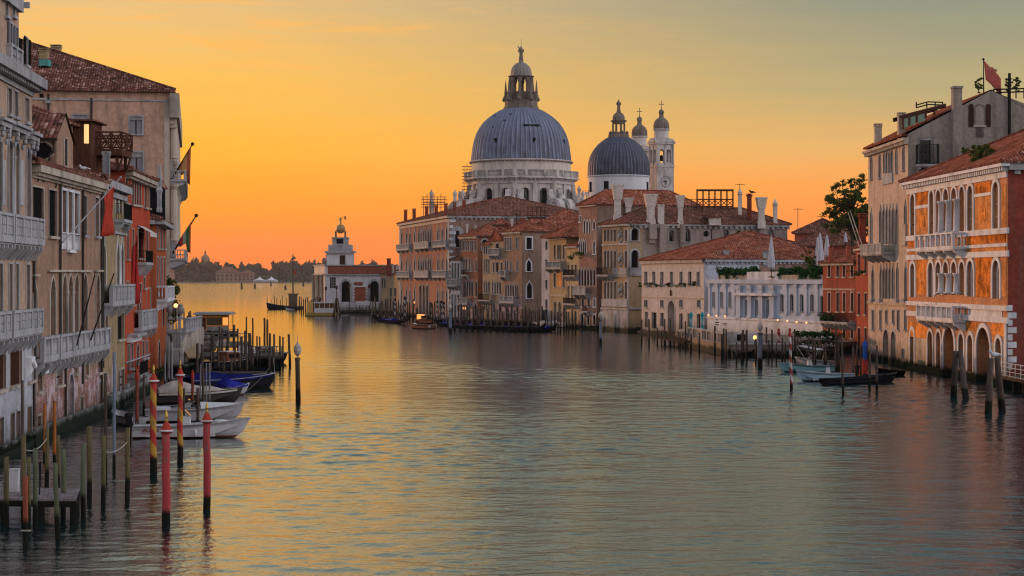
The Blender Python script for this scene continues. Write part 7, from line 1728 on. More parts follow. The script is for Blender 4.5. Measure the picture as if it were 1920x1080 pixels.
near = [(12, 857, 985, 10, 'olive', 'olive pile at the landing edge, leftmost, with a rope loop'), (44, 815, 975, 9.5, 'olive', 'olive pile behind the red brown one, tied with a slack rope'), (54, 858, 992, 9, 'olive', 'olive pile standing just behind the red brown pile'),
        (66, 841, 990, 9.5, 'green', 'green streaked pile left of the white cabinet dock end'), (88, 802, 918, 8.5, 'olive', 'dark olive pile with a pale cap, holding the rope'), (109, 816, 930, 7.5, 'olive', 'slim olive pile beside the orange one'), (119, 843, 968, 9.5, 'green', 'greenish pile rising through the dock corner'),
        (156, 833, 972, 9.5, 'green', 'green grey pile standing free in the water past the dock'), (168, 800, 940, 9.5, 'olive', 'olive pile with tapered head beyond the dock'), (194, 817, 952, 9, 'olive', 'olive pile roped to its neighbour across the water'), (239, 802, 937, 9.5, 'olive', 'olive pile at the far end of the rope')]
for px, y0, y1, w, mt_, lb in near: pile(px, y0, y1, w, mt_, lb, GN)
pile(103, 868, 1012, 9.5, 'green', 'leaning pale green pile in front of the dock', GN, lean=-5)
pile(48, 893, 1024, 10, 'redbrown', 'red brown pile nearest the viewer with a rope ring low down', GN)
pile(84, 757, 862, 5, 'orange', 'thin orange pile against the brick wall, the shorter one', GN, lean=1); pile(102, 752, 866, 6.5, 'orange', 'thick bright orange pile against the brick wall', GN)
pile(42, 714, 905, 6, 'grey', 'tall dark pile against the pale palace wall', GN); pile(198, 700, 893, 6, 'grey', 'tall dark pile before the bricked water door', GN); pile(214, 660, 886, 6, 'slate', 'tallest slate grey pile near the narrow palace', GN)
# painted piles
GP = 'painted piles off the shaded bank'
pile(312, 806, 985, 16, 'pink', 'rose red pile with gilt tip, nearest in the water', GP, top='gilt'); pile(388, 788, 955, 14, 'pink', 'rose red pile with gilt tip, further out beside the white skiff bow', GP, top='gilt')
pile(288, 713, 893, 12.5, 'ry', 'red and yellow spiral pile at the stern of the white skiff', GP, top='gilt'); pile(338, 702, 869, 10.5, 'ry', 'red and yellow spiral pile before the white skiff middle', GP, top='gilt')
pile(257, 703, 818, 6.5, 'redbrown', 'plain red pile with small cap by the outboard engine', GP, top='cone'); pile(361, 702, 775, 5.5, 'redbrown', 'plain red pile with small cap behind the cream cruiser', GP, top='cone')
pile(558, 671, 752, 9, 'grey', 'lone leaning pile carrying a pear shaped lamp in open golden water', None, lean=-1.5, top='lamp', name='lamp_pile')
for px, y0, y1, w, mt_ in ((270, 702, 782, 5, 'grey'), (371, 727, 815, 6, 'grey'), (376, 682, 772, 3, 'pale'), (381, 700, 785, 5, 'grey'), (387, 681, 778, 3, 'pale'), (393, 681, 776, 3.5, 'pale'), (316, 640, 730, 4, 'pale'), (322, 642, 732, 4, 'pale'), (309, 662, 735, 3.5, 'pale'), (345, 728, 800, 4, 'grey')):
    pile(px, y0, y1, w, mt_, 'plain weathered pile among the boats moored off the crimson palace' if mt_ == 'grey' else 'thin silvery pile among the boats moored off the crimson palace', 'plain piles among the boats' if mt_ == 'grey' else 'silvery piles among the boats')
# thicket of piles round the jetty
for px, y0, y1, w in ((345, 583, 640, 2.6), (462, 594, 684, 3), (474, 596, 684, 3.2), (496, 596, 676, 4), (501.5, 599, 678, 4), (439, 609, 690, 5), (446, 616, 686, 3), (459, 620, 690, 3.6), (468.5, 625, 694, 6.5), (453, 631, 696, 5), (482, 630, 692, 3), (487, 631, 690, 3), (506, 625, 690, 4.5), (514, 627, 692, 4), (525, 630, 688, 3.6), (530.5, 632, 688, 3.4),
                      (473, 648, 700, 6), (412, 612, 690, 4), (416.5, 616, 692, 4), (398.5, 622, 690, 8), (370, 644, 722, 5.5), (379, 646, 736, 5.5), (396, 657, 712, 3.6), (420, 668, 716, 4.6), (434, 672, 716, 4), (449.5, 663, 708, 5.4), (463, 668, 712, 5), (505, 662, 708, 4.6), (513, 650, 700, 4.4), (356, 590, 645, 4), (352, 592, 646, 4), (427, 622, 690, 5), (409, 650, 706, 4.6), (440, 655, 704, 4)):
    pile(px, y0, y1, w, 'grey', 'weathered dark pile in the thicket round the timber jetty', 'piles round the timber jetty')
pile(541.5, 627, 687, 4.6, 'grey', 'outermost dark pile of the jetty with a small sign box', 'piles round the timber jetty', lean=-2)
# right bank piles
GS = 'piles off the sunset bank'
pile(1296, 589, 650, 5.2, 'teal', 'turquoise and white spiral pile, nearer the cream house door', GS, top='cone', topmat=plain('teal_paint', (.03, .28, .32), .6)); pile(1317, 589, 652, 5.2, 'teal', 'turquoise and white spiral pile, at the terrace balustrade corner', GS, top='cone', topmat=plain('teal_paint', (.03, .28, .32), .6))
pile(1460, 622, 666, 5.5, 'rw', 'red and white striped pile by the terrace steps', GS, top='ball'); pile(1481, 624, 732, 5.5, 'rw', 'red and white topped pile standing out before the light blue boat', GS, lean=-3, top='ball')
pile(1622, 645, 708, 9, 'blue', 'blue pile with red foot beside the gothic palace', GS, top='cone', topmat=plain('blue_paint', (.02, .09, .38), .5), extra=True)
m = MB(); g = ground(1622, 708); m.lathe((g.x, g.y, .35), [(.235, 0), (.235, 1.35)], 12, cap=False); o = m.build('foot_band', plain('red_band', (.36, .04, .03), .6), [x for x in bpy.data.objects if x.get('label', '').startswith('blue pile')][0])
pile(1425, 624, 688, 9, 'slate', 'thick slate blue post with a white lantern on top', GS, top='lamp', name='lamp_post_pile'); pile(1126, 600, 647, 5, 'slate', 'slate blue post with a white lantern in front of the brick palace', GS, top='lamp', name='lamp_post_pile'); pile(844, 582, 625, 5, 'slate', 'slate blue post with a white lantern off the pink palace', GS, top='lamp', name='lamp_post_pile')
for px, y0, y1, w in ((1357, 616, 670, 3.6), (1361.5, 618, 672, 3.4), (1393.5, 619, 676, 4.4), (1400, 619, 676, 4.4), (1437, 614, 668, 3.6), (1447.5, 618, 672, 3.6), (1490, 617, 672, 3.6), (1467, 640, 678, 3.6), (1472, 642, 680, 3.4), (1516, 628, 692, 3.6), (1524, 629, 690, 3.4), (1528.5, 637, 692, 4), (1535, 640, 680, 3), (1539.5, 641, 680, 3), (1545.5, 644, 693, 3.6), (1549, 642, 694, 3.6), (1567, 612, 706, 3.6), (1573, 630, 700, 3.6), (1600, 650, 714, 4), (1607, 645, 705, 4.4), (1630.5, 656, 730, 5), (1644, 648, 737, 5), (1578, 628, 742, 4.6), (1614, 650, 706, 3)):
    pile(px, y0, y1, w, 'grey', 'plain weathered pile off the white garden palace and the red house', 'plain piles off the white palace', lean=-3 if px == 1578 else 0)
rp_ = random.Random(21)
for i in range(26):
    px = 1206 + i * 13.2 + rp_.uniform(-4, 4); yb = (640 + (px - 1206) * .175 if px < 1370 else 676) + rp_.uniform(-2, 6); pile(px, yb - rp_.uniform(30, 52), yb, rp_.uniform(2.6, 3.8), 'grey', 'thin dark pile standing off the white palaces', 'thin piles off the white palaces')
for i in range(72):
    px = 700 + i * 5.3 + rp_.uniform(-2, 2); yb = 597 + (px - 700) * .062 + rp_.uniform(-3, 4)
    if abs(px - 844) < 3: continue
    pile(px, yb - rp_.uniform(26, 42), yb, rp_.uniform(2.2, 3.4), 'grey', 'thin dark pile in the long row before the far palaces', 'piles before the far palaces')
for px, y0, y1 in ((741, 562, 598), (759, 558, 600), (809, 570, 604), (820, 566, 604), (827, 566, 605), (832, 568, 606)): pile(px, y0, y1, 3.6, 'bw', 'dark and white spiral pile before the pink palace', 'striped piles before the pink palace', top='cone', topmat=MT['iron'])
# leaning pile clusters
def bricola(label, legs, tops, w, group='leaning pile clusters by the mosaic palace', mat='grey', band=True):
    g0 = ground(*legs[0]); t = thing('pile_cluster', label, 'mooring piles', (g0.x, g0.y, 0), group); Ymean = sum(ground(*l).y for l in legs) / len(legs)
    for (px, py), (tx, ty) in zip(legs, tops):
        g = ground(px, py); T = W(tx, ty, Ymean); m = MB(); r = w / 2 / FPX * g.y; low = g - (T - g) * (1.0 / max(T.z, 1)); low.z = -1.0
        m.tube([low, g, g.lerp(T, .5), T], [r * 1.1, r * 1.08, r * .98, r * .85], 10); m.build('leg', PM[mat], t, smooth=True)
    if band:
        c = W(sum(a for a, _ in tops) / len(tops), tops[0][1] + 9, Ymean); m = MB(); m.lathe(c, [(w * .95 / FPX * Ymean, -.25), (w * 1.0 / FPX * Ymean, .25)], 12, cap=False); m.build('strap', MT['iron'], t)
    return t
bricola('dark cluster of leaning piles before the first water gate of the mosaic palace', [(1788, 744), (1811, 749)], [(1792, 660), (1800.5, 658)], 11.5, band=False)
bricola('dark cluster of leaning piles with a white gull, before the second water gate', [(1853, 776), (1879, 771)], [(1858, 673), (1869.5, 671)], 13, band=False)
bricola('pointed cluster of piles beside the floating station', [(351, 640), (361, 641), (356, 636)], [(354.5, 586), (356.5, 584), (355.5, 588)], 4, None)
bricola('cluster of piles beside the yellow water bus', [(625, 594), (637, 595), (631, 592)], [(630, 560), (633, 560), (631, 562)], 3.4, None)
# gulls
def gull(c, label, s=1.0, mat=None):
    m = MB(); x, y, z = c; m.ball((x, y, z + .17 * s), .24 * s, .12 * s, .12 * s, 10, 6); m.ball((x - .24 * s, y, z + .33 * s), .085 * s, n=8, m=5); m.tube([(x - .15 * s, y, z + .2 * s), (x - .23 * s, y, z + .32 * s)], [.1 * s, .07 * s], 6); m.tube([(x - .3 * s, y, z + .32 * s), (x - .4 * s, y, z + .3 * s)], [.03 * s, .005], 5); m.tube([(x + .18 * s, y, z + .17 * s), (x + .46 * s, y, z + .12 * s)], [.09 * s, .02], 6); m.tube([(x, y - .04, z), (x, y - .04, z + .1 * s)], .015, 4); m.tube([(x, y + .04, z), (x, y + .04, z + .1 * s)], .015, 4)
    return tag(m.build('gull', mat or plain('white_feathers', (.55, .54, .56), .8), None, smooth=True, origin=c), label, 'bird')
gull(W(1866, 671, 140) + Vector((0, 0, 0)), 'white gull perched on the pile cluster at the mosaic palace', 1.4)
gull(W(1410, 363, 333), 'dark bird perched on the round red chimney', 1.6, MT['iron'])
gull(W(157, 320.5, 124), 'pale pigeon on the gutter of the faded palace', 1.0)

# ropes and rings at the near landing
def rope(a, c, sag, label, r=.022):
    m = MB(); pts = [a.lerp(c, i / 10) - Vector((0, 0, sag * 4 * (i / 10) * (1 - i / 10))) for i in range(11)]; m.tube(pts, r, 6); return tag(m.build('mooring_rope', plain('hemp_rope', (.34, .31, .27), .9), None, smooth=True, origin=a), label, 'rope')
Yn = 76.0
def onpile(px, py, yb): Y = ground(px, yb).y; return W(px, py, Y)
rope(onpile(44, 842, 975), onpile(88, 822, 918), .25, 'slack pale rope between two olive piles before the brick wall'); rope(onpile(194, 846, 952), onpile(239, 828, 937), .2, 'pale rope stretched between two olive piles over dark water'); rope(onpile(-10, 912, 985), onpile(12, 894, 985), .1, 'pale rope looped to the leftmost pile')
g = ground(48, 1024); m = MB(); c = W(48, 995, g.y); m.tube([(c.x + .16 * math.cos(a), c.y + .16 * math.sin(a), c.z - .02 * math.sin(a)) for a in [2 * math.pi * i / 14 for i in range(15)]], .03, 6); tag(m.build('rope_ring', plain('ring_rope', (.34, .28, .23), .9), None, origin=c), 'rope ring tied low on the red brown pile', 'rope')
for s, e, y in (((250, 806), (257, 790), 822), ((470, 790), (520, 0), 0), ((455, 770), (393, 760), 789), ((460, 735), (505, 690), 741), ((516, 705), (513, 672), 728)):
    if y: Yr = YW(y); rope(W(s[0], s[1], Yr), W(e[0], e[1], Yr), .15, 'mooring rope holding a boat off the crimson palace', .018)['group'] = 'mooring ropes of the boats'
for i in range(11): pile(562 + i * 3.6, 556 + (i * 7) % 9, 583 + (i * 5) % 6, 2.2, 'grey', 'thin dark pile between the mast boat and the water bus', 'piles beside the mast boat')
# near landing dock
gd = W(75, 930, 74); dk2 = thing('landing_dock', 'small worn timber landing dock with mossy edge among olive piles', 'dock', (gd.x, gd.y, 0))
z_ = .92; a0, a1, a2, a3 = ground(-60, 934, z_), ground(143, 936, z_), ground(150, 916, z_), ground(-60, 912, z_)
m = MB(); nb = 26
for i in range(nb):
    f0, f1 = i / nb, (i + .93) / nb; p = [a0.lerp(a1, f0), a0.lerp(a1, f1), a3.lerp(a2, f1), a3.lerp(a2, f0)]; m.box8([q - Vector((0, 0, .07)) for q in p] + p)
m.build('planking', plain('grey_planks', (.20, .165, .16), .8, var=.5, sc=2.5), dk2)
m = MB()
for f in (.0, .33, .66, .97):
    p, q = a0.lerp(a1, f), a3.lerp(a2, f); 
    for v, s in ((p, .15), (q, -.15)): m = MB(); m.tube([(v.x, v.y + s, -1), (v.x, v.y + s, z_ - .08)], .16, 8); m.build('leg', PM['grey'], dk2)
for p, q in ((a0, a1), (a3, a2)): m = MB(); m.box8([p + Vector((0, .0, -.3)), q + Vector((0, 0, -.3)), q + Vector((0, .12, -.3)), p + Vector((0, .12, -.3)), p + Vector((0, 0, -.075)), q + Vector((0, 0, -.075)), q + Vector((0, .12, -.075)), p + Vector((0, .12, -.075))]); m.build('beam', PM['grey'], dk2)
  
c = ground(27, 922, z_); m = MB(); m.box(c.x - .17, c.x + .17, c.y - .15, c.y + .15, z_ + .002, z_ + .86); cb = m.build('service_cabinet', MT['stone_white'], None, origin=c); tag(cb, 'white service cabinet standing on the worn landing dock', 'cabinet')
m = MB(); m.box(c.x - .19, c.x + .19, c.y - .17, c.y + .17, z_ + .863, z_ + .90); m.build('cabinet_lid', MT['stone_white'], cb)
m = MB(); pts = [ground(74, 928, z_), W(74, 868, 74), W(76, 865, 74)]; m.tube([pts[0], pts[1], pts[2], Vector((pts[2].x + .02, pts[2].y, pts[2].z - 1))], .025, 6); tag(m.build('handrail', MT['iron'], None, origin=pts[0]), 'bent thin handrail at the dock end', 'handrail')
# lagging lion-mask corner stone on the pale palace
F = A_.F; m = MB(); u = F.u(51); z0 = F.z(51, 700)
m.add([F.p(u - .5, z0 + .9, .02), F.p(u + .5, z0 + .95, .02), F.p(u + .45, z0 + .1, .02), F.p(u - .35, z0 - .2, .02), F.p(u - .4, z0 + .85, .35), F.p(u + .42, z0 + .9, .38), F.p(u + .35, z0 + .2, .3), F.p(u - .25, z0 - .05, .25)], [(4, 5, 6, 7), (0, 1, 5, 4), (1, 2, 6, 5), (2, 3, 7, 6), (3, 0, 4, 7)])
for i in range(3): m.ball(F.p(u - .2 + .2 * i, z0 + .6 - .1 * i, .36), .16, n=7, m=5)
m.build('carved_crest', MT['stone_white'], A_.root)

# ------------------------------------------------------------------ boats
def hull_mesh(L, B, D, sheer=.35, transom=.8, rake=.6, draft=.25, vee=.6, n=14, floor=.12, deck=None):
    """open hull along +x (bow), waterline z=0"""
    m = MB(); st = []
    for i in range(n + 1):
        t = i / n; bb = B / 2 * (transom + (1 - transom) * min(1, t / .35)) * (1 - max(0, (t - .4) / .6) ** 2.3)
        bb = max(bb, .02); zs = D + sheer * (max(0, t - .25) / .75) ** 1.8; xk = t * (L - rake); xs = t * L
        kd = -draft * (1 - max(0, (t - .72) / .28) ** 2); zc = .10 + (zs - .10) * .25 * t
        st.append([(xk, 0, kd), ((xk + xs) / 2, bb * vee * (1 - .25 * t), min(zc, zs * .6)), (xs, bb, zs), (xs, bb - min(.09, bb * .5), zs + .02), (min(xs, L - .5) if t > .8 else xs, max(.01, (bb - min(.14, bb * .6)) * .94), max(floor, floor + (zs - floor) * max(0, t - .6) / .4 * .95))])
    vs = []; fs = []; k = 5
    for s in st:
        for p in s: vs.append(p)
        for p in s[1:]: vs.append((p[0], -p[1], p[2]))
    w = 2 * k - 1
    for i in range(n):
        a, c = i * w, (i + 1) * w
        for side in (0, 1):
            idx = [0] + [1 + q + (k - 1) * side for q in range(k - 1)]
            for q in range(k - 1): fs.append((a + idx[q], a + idx[q + 1], c + idx[q + 1], c + idx[q]))
        fs.append((a + k - 1, c + k - 1, c + 2 * k - 2, a + 2 * k - 2))
    fs.append((0, 1, 2, k + 1, k)); fs.append((2, 3, 4, 2 * k - 2, 2 * k - 3, k + 1))
    return m.add(vs, fs)
def place(m, stern, bow):
    d = (bow - stern); a = math.atan2(d.y, d.x); ca, sa = math.cos(a), math.sin(a)
    m.v = [(stern.x + x * ca - y * sa, stern.y + x * sa + y * ca, z) for x, y, z in m.v]; return m
def hullmat(name, c, boot=(.20, .03, .03), zb=.14, rough=.35):
    M = NT(name); p = M.pos(); z = M.xyz(p)[2]; a = M.noise(p, 1.5, 4, .6, (1, 1, .4))
    col = M.mix(M.rng(a, .45, .7, 0, .4), c4(c), c4(c, .6)); col = M.mix(M.math('LESS_THAN', z, zb), col, c4(boot)); col = M.mix(M.math('LESS_THAN', z, .05), col, (.015, .02, .012, 1)); return M.fin(col, rough, spec=0 if rough > .5 else .2)
HM = dict(white=hullmat('white_hull', (.46, .45, .47), (.15, .03, .03)), grey=hullmat('grey_hull', (.34, .33, .35), (.10, .09, .09)), maroon=hullmat('maroon_hull', (.022, .014, .013), (.02, .012, .012)), navy=hullmat('navy_hull', (.016, .016, .022), (.012, .012, .012), rough=.55), sky=hullmat('light_blue_hull', (.32, .44, .54), (.05, .10, .13)), teal=hullmat('teal_hull', (.20, .40, .44), (.04, .09, .11)), wood=hullmat('varnished_hull', (.22, .075, .035), (.05, .02, .015), rough=.25), black=hullmat('black_hull', (.008, .008, .010), (.005, .005, .006), rough=.6), yellow=hullmat('yellow_hull', (.44, .28, .09), (.05, .04, .03)))
CV = dict(blue=plain('blue_canvas', (.010, .013, .095), .9, var=.5, sc=1.5), bright=plain('bright_blue_canvas', (.022, .026, .24), .9, var=.4, sc=1.5), cream=plain('cream_canvas', (.40, .35, .31), .9, var=.35, sc=1.5), white=plain('white_gel', (.50, .50, .52), .4, var=.15))
def boat(label, stern, bow, B, D, mat, kind='open', group=None, cover=None, sheer=.35, name='motor_boat', **k):
    L = (bow - stern).length; t = thing(name, label, 'boat', ((stern.x + bow.x) / 2, (stern.y + bow.y) / 2, 0), group)
    place(hull_mesh(L, B, D, sheer, **k), stern, bow).build('hull', HM[mat], t, smooth=False)
    m = MB(); n = 14
    for s in (-1, 1):
        pts = []
        for i in range(n + 1):
            q = i / n; tr = k.get('transom', .8); bb = max(.02, B / 2 * (tr + (1 - tr) * min(1, q / .35)) * (1 - max(0, (q - .4) / .6) ** 2.3)); pts.append((q * L, s * bb, D + sheer * (max(0, q - .25) / .75) ** 1.8 + .02))
        m.tube(pts, .035, 5)
    place(m, stern, bow).build('rub_rail', MT['stone_white'] if mat not in ('maroon', 'black', 'wood') else MT['wood'], t)
    if cover:
        m = MB(); rows = []; n = 12; c0, c1, hgt = cover[1], cover[2], cover[3]
        for i in range(n + 1):
            q = c0 + (c1 - c0) * i / n; tr = k.get('transom', .8); bb = max(.03, B / 2 * (tr + (1 - tr) * min(1, q / .35)) * (1 - max(0, (q - .4) / .6) ** 2.3)) + .05; zs = D + sheer * (max(0, q - .25) / .75) ** 1.8; s_ = i / n
            prof = hgt * (math.sin(math.pi * min(1, s_ * 1.1 + .12)) ** .8 if s_ < .95 else .05) * (.75 + .25 * math.sin(s_ * 9)) ; rows.append([(q * L, bb * math.cos(math.pi * j / 8), zs - .06 + (prof + .1) * math.sin(math.pi * j / 8) ** .75 + (.0 if 0 < j < 8 else -.08)) for j in range(9)])
        for i in range(n):
            for j in range(8): m.add([rows[i][j], rows[i + 1][j], rows[i + 1][j + 1], rows[i][j + 1]], [(0, 1, 2, 3)])
        for r_ in (rows[0], rows[-1]): m.add(r_, [tuple(range(9))])
        place(m, stern, bow).build('canvas_cover', CV[cover[0]], t, smooth=False)
    def part(name_, mat_, f, sm=False): m = MB(); f(m); return place(m, stern, bow).build(name_, mat_, t, smooth=sm)
    if kind in ('skiff', 'console'):
        part('outboard_engine', MT['iron'], lambda m: (m.box(-.42, -.08, -.2, .2, D + .02, D + .62), m.box(-.34, -.12, -.1, .1, -.3, D + .02), m.ball((-.26, 0, D + .62), .26, .22, .16, 8, 5)))
        part('bench', CV['white'], lambda m: (m.box(L * .12, L * .2, -B * .36, B * .36, .13, D - .02), m.box(L * .62, L * .7, -B * .3, B * .3, .13, D + .02)))
        part('console', CV['white'], lambda m: m.box8([(L * .38, -.38, .13), (L * .5, -.38, .13), (L * .5, .38, .13), (L * .38, .38, .13), (L * .42, -.36, D + .55), (L * .48, -.36, D + .55), (L * .48, .36, D + .55), (L * .42, .36, D + .55)]))
        part('windscreen', glassmat('perspex', (.10, .10, .11), 1.5, .08), lambda m: m.box8([(L * .475, -.36, D + .553), (L * .49, -.36, D + .553), (L * .49, .36, D + .553), (L * .475, .36, D + .553), (L * .43, -.3, D + .92), (L * .44, -.3, D + .92), (L * .44, .3, D + .92), (L * .43, .3, D + .92)]))
    if kind == 'cruiser':
        part('foredeck', CV['white'], lambda m: m.add([(L * .55, -B * .42, D + sheer * .2), (L * .55, B * .42, D + sheer * .2), (L * .97, .05, D + sheer * .95), (L * .97, -.05, D + sheer * .95), (L * .55, 0, D + .5)], [(0, 1, 4), (1, 2, 4), (2, 3, 4), (3, 0, 4)]))
        part('windscreen', MT['glass'], lambda m: m.box8([(L * .5, -B * .36, D + .1), (L * .52, -B * .36, D + .1), (L * .52, B * .36, D + .1), (L * .5, B * .36, D + .1), (L * .43, -B * .3, D + .65), (L * .45, -B * .3, D + .65), (L * .45, B * .3, D + .65), (L * .43, B * .3, D + .65)]))
    if kind == 'taxi':
        part('cabin', HM['wood'], lambda m: m.box8([(L * .3, -B * .38, D * .6), (L * .66, -B * .38, D * .6), (L * .66, B * .38, D * .6), (L * .3, B * .38, D * .6), (L * .32, -B * .32, D + .95), (L * .6, -B * .32, D + .95), (L * .6, B * .32, D + .95), (L * .32, B * .32, D + .95)]))
        part('cabin_roof', CV['white'], lambda m: m.box(L * .3, L * .62, -B * .36, B * .36, D + .953, D + 1.03))
        for i in range(6): part('cabin_window', MT['glass'], lambda m: m.box(L * (.345 + .085 * (i // 2)), L * (.345 + .085 * (i // 2)) + .4, (i % 2 * 2 - 1) * B * .36 - .03, (i % 2 * 2 - 1) * B * .36 + .03, D + .35, D + .8))
    return t, part
GM = 'boats moored off the shaded bank'
t, part = boat('white open skiff with outboard engine and red mark, nearest on the shaded side', ground(250, 822), ground(470, 820), 2.1, .72, 'white', 'console', GM, sheer=.42, rake=.9)
F1 = Fac(ground(250, 822).to_2d(), ground(470, 820).to_2d())
m = MB(); o_ = 1.0
F1b = F1; Bq = 2.1
def hullmark(m):      # red lettering and its stripe on the stern quarter
    segs = [((.55, .42), (.75, .62)), ((.75, .62), (.9, .42)), ((.62, .5), (.85, .5)), ((.98, .42), (1.02, .6)), ((1.02, .6), (1.2, .52)), ((1.2, .52), (1.28, .6)), ((1.3, .6), (1.5, .46)), ((1.5, .46), (1.62, .6)), ((1.62, .6), (1.95, .56)), ((.5, .36), (1.6, .35)), ((1.75, .5), (2.0, .55))]
    for (x0, z0), (x1, z1) in segs:
        f = lambda x, z: (x, -(1.05 * (.8 + .2 * min(1, x / 6.8 / .35)) * (.64 + .36 * (z - .1) / .62) + .035), z); m.tube([f(x0, z0), f(x1, z1)], .022, 4)
part('lettering', plain('red_lettering', (.40, .03, .03), .5), hullmark)
part('fender', CV['white'], lambda m: [m.ball((x, -1.12, .38), .1, .1, .22, 8, 6) for x in (2.0, 3.6)]); part('cushion', CV['white'], lambda m: (m.box(1.2, 2.1, -.8, .8, .62, .76), m.ball((5.0, 0, .95), .5, .4, .12, 10, 5)))
t, part = boat('grey blue day boat with raised windscreen behind the white skiff', ground(272, 792), ground(459, 789), 2.1, .78, 'grey', 'cruiser', GM, sheer=.4, rake=.8)
part('engine_box', CV['white'], lambda m: m.box(.4, 1.6, -.7, .7, .3, .95))
t, part = boat('low pale tender tucked between grey boat and cream cruiser', ground(283, 775), ground(365, 775), 1.5, .45, 'white', 'open', GM)
boat('dark hulled cruiser under a cream canvas cover', ground(292, 757), ground(455, 754), 2.3, .8, 'maroon', 'cover', GM, ('cream', .02, .93, .95), sheer=.25)
boat('small white boat with a bright blue crumpled cover', ground(372, 744), ground(468, 740), 2.0, .62, 'white', 'cover', GM, ('bright', .42, .94, .75), sheer=.3)
boat('long dark motor boat under a broad navy blue cover', ground(352, 733), ground(516, 726), 2.5, .85, 'navy', 'cover', GM, ('blue', .0, .93, .72), sheer=.35)
boat('small weathered rowing boat with white rim against the brick wall', ground(262, 800), ground(212, 792), 1.4, .55, 'grey', 'open', GM, sheer=.3)
boat('dark motor launch with white cabin roof lying along the jetty', ground(392, 694), ground(470, 690), 2.2, .8, 'navy', 'taxi', 'launches at the timber jetty')
boat('dark motor launch at the outer end of the jetty', ground(455, 682), ground(540, 680), 2.2, .8, 'navy', 'taxi', 'launches at the timber jetty')
GB = 'boats moored off the sunset bank'
t, part = boat('light blue boat behind, showing its white stern near the striped pile', ground(1566, 698), ground(1459, 698), 2.0, .62, 'teal', 'console', GB)
t, part = boat('pale blue open boat with white seat, its bow to the open water', ground(1602, 716), ground(1492, 715), 2.0, .72, 'sky', 'skiff', GB, sheer=.25)
boat('long low dark boat with white rail beside the gothic palace', ground(1545, 722), ground(1681, 716), 1.7, .50, 'navy', 'open', GB, sheer=.3)
t, part = boat('grey boat with a white folding canopy near the pergola', ground(1560, 688), ground(1490, 686), 2.0, .6, 'grey', 'open', GB)
part('canopy', CV['white'], lambda m: (m.add([(1.2, -1, 1.75), (3.6, -.9, 2.15), (3.6, .9, 2.15), (1.2, 1, 1.75), (2.2, 0, 1.45)], [(0, 1, 4), (1, 2, 4), (2, 3, 4), (3, 0, 4)]), [m.tube([(x, y, .5), (x2, y, z)], .03, 5) for x, x2, z in ((1.6, 1.2, 1.74), (2.4, 3.6, 2.14)) for y in (-.9, .9)]))
t, part = boat('small black boat in the shadow of the gothic palace quay', ground(1690, 704), ground(1640, 706), 1.6, .5, 'black', 'open', GB)
t, part = boat('varnished wooden launch with white trim off the pink palace', ground(812, 617), ground(768, 616), 2.2, .7, 'wood', 'open', 'launches off the pink palace', name='wooden_launch')
part('bow_trim', CV['white'], lambda m: (m.ball((4.4, 0, .75), .35, .5, .3), m.box(.0, .3, -.9, .9, .3, .75)))
t, part = boat('wooden taxi boat with sunlit orange cabin behind the varnished launch', ground(810, 607), ground(778, 607), 2.2, .8, 'wood', 'taxi', 'launches off the pink palace', name='taxi_boat')
part('sun_glow_cabin', emit('sun_glow_cabin', (1.0, .34, .08), 1.1), lambda m: m.box(1.5, 3.0, -.72, .72, .9, 1.9))  # glowing block paints the sunlight on the cabin, no lamp inside
# gondolas
def gondola(label, stern, bow, group='gondolas before the far palaces', canvas=False):
    L = (bow - stern).length; t = thing('gondola', label, 'gondola', ((stern.x + bow.x) / 2, (stern.y + bow.y) / 2, 0), group); m = MB(); n = 16; st = []
    for i in range(n + 1):
        q = i / n; s = 2 * q - 1; b_ = max(.03, .72 * (1 - abs(s) ** 2.4)); z0 = -.12 + 1.05 * abs(s) ** 3.2; z1 = .52 + 1.0 * abs(s) ** 3; st.append([(q * L, 0, z0), (q * L, b_ * .75, z0 + .1), (q * L, b_, z1), (q * L, b_ * .8, z1 + .03), (q * L, 0, z1 - .28 * (1 - abs(s) ** 1.5) + .03)])
    vs = []; fs = []
    for s in st: vs += s + [(p[0], -p[1], p[2]) for p in s[1:4]]
    w = 8; ring = [0, 1, 2, 3, 4, 7, 6, 5]
    for i in range(n):
        for j in range(8): a, c = ring[j], ring[(j + 1) % 8]; fs.append((i * w + a, i * w + c, (i + 1) * w + c, (i + 1) * w + a))
    m.add(vs, fs); place(m, stern, bow).build('hull', HM['black'], t, smooth=False)
    m = MB(); m.tube([(L - .15, 0, 1.3), (L + .02, 0, 1.75), (L - .1, 0, 2.05), (L - .28, 0, 2.0)], [.05, .07, .09, .03], 5); 
    for k in range(5): m.box(L - .05, L + .2, -.02, .02, 1.2 + k * .12, 1.26 + k * .12)
    place(m, stern, bow).build('prow_iron', MT['stone_grey'], t)
    m = MB(); m.box(L * .42, L * .56, -.5, .5, .35, .75); m.box(L * .40, L * .42, -.5, .5, .35, 1.1); place(m, stern, bow).build('seat', plain('gondola_seat', (.06, .02, .05) if not canvas else (.10, .10, .28), .8), t)
    if canvas: m = MB(); m.box8([(L * .25, -.7, .5), (L * .7, -.7, .5), (L * .7, .7, .5), (L * .25, .7, .5), (L * .3, -.1, .95), (L * .62, -.1, .95), (L * .62, .1, .95), (L * .3, .1, .95)]); place(m, stern, bow).build('canvas_cover', CV['blue'], t)
    return t
g0 = gondola('black gondola under a blue cover, alone at the end of the row', ground(766, 609), ground(697, 602), None, True)
for i, (px, py) in enumerate(((815, 612), (838, 614), (862, 616), (885, 617), (908, 619), (931, 620), (954, 621), (978, 622), (1000, 622))):
    a = ground(px + 44, py + .5); c = ground(px, py - 1); gondola('black gondola in the packed row before the brown palaces', a, c, 'gondolas in the packed row', i % 3 != 1)
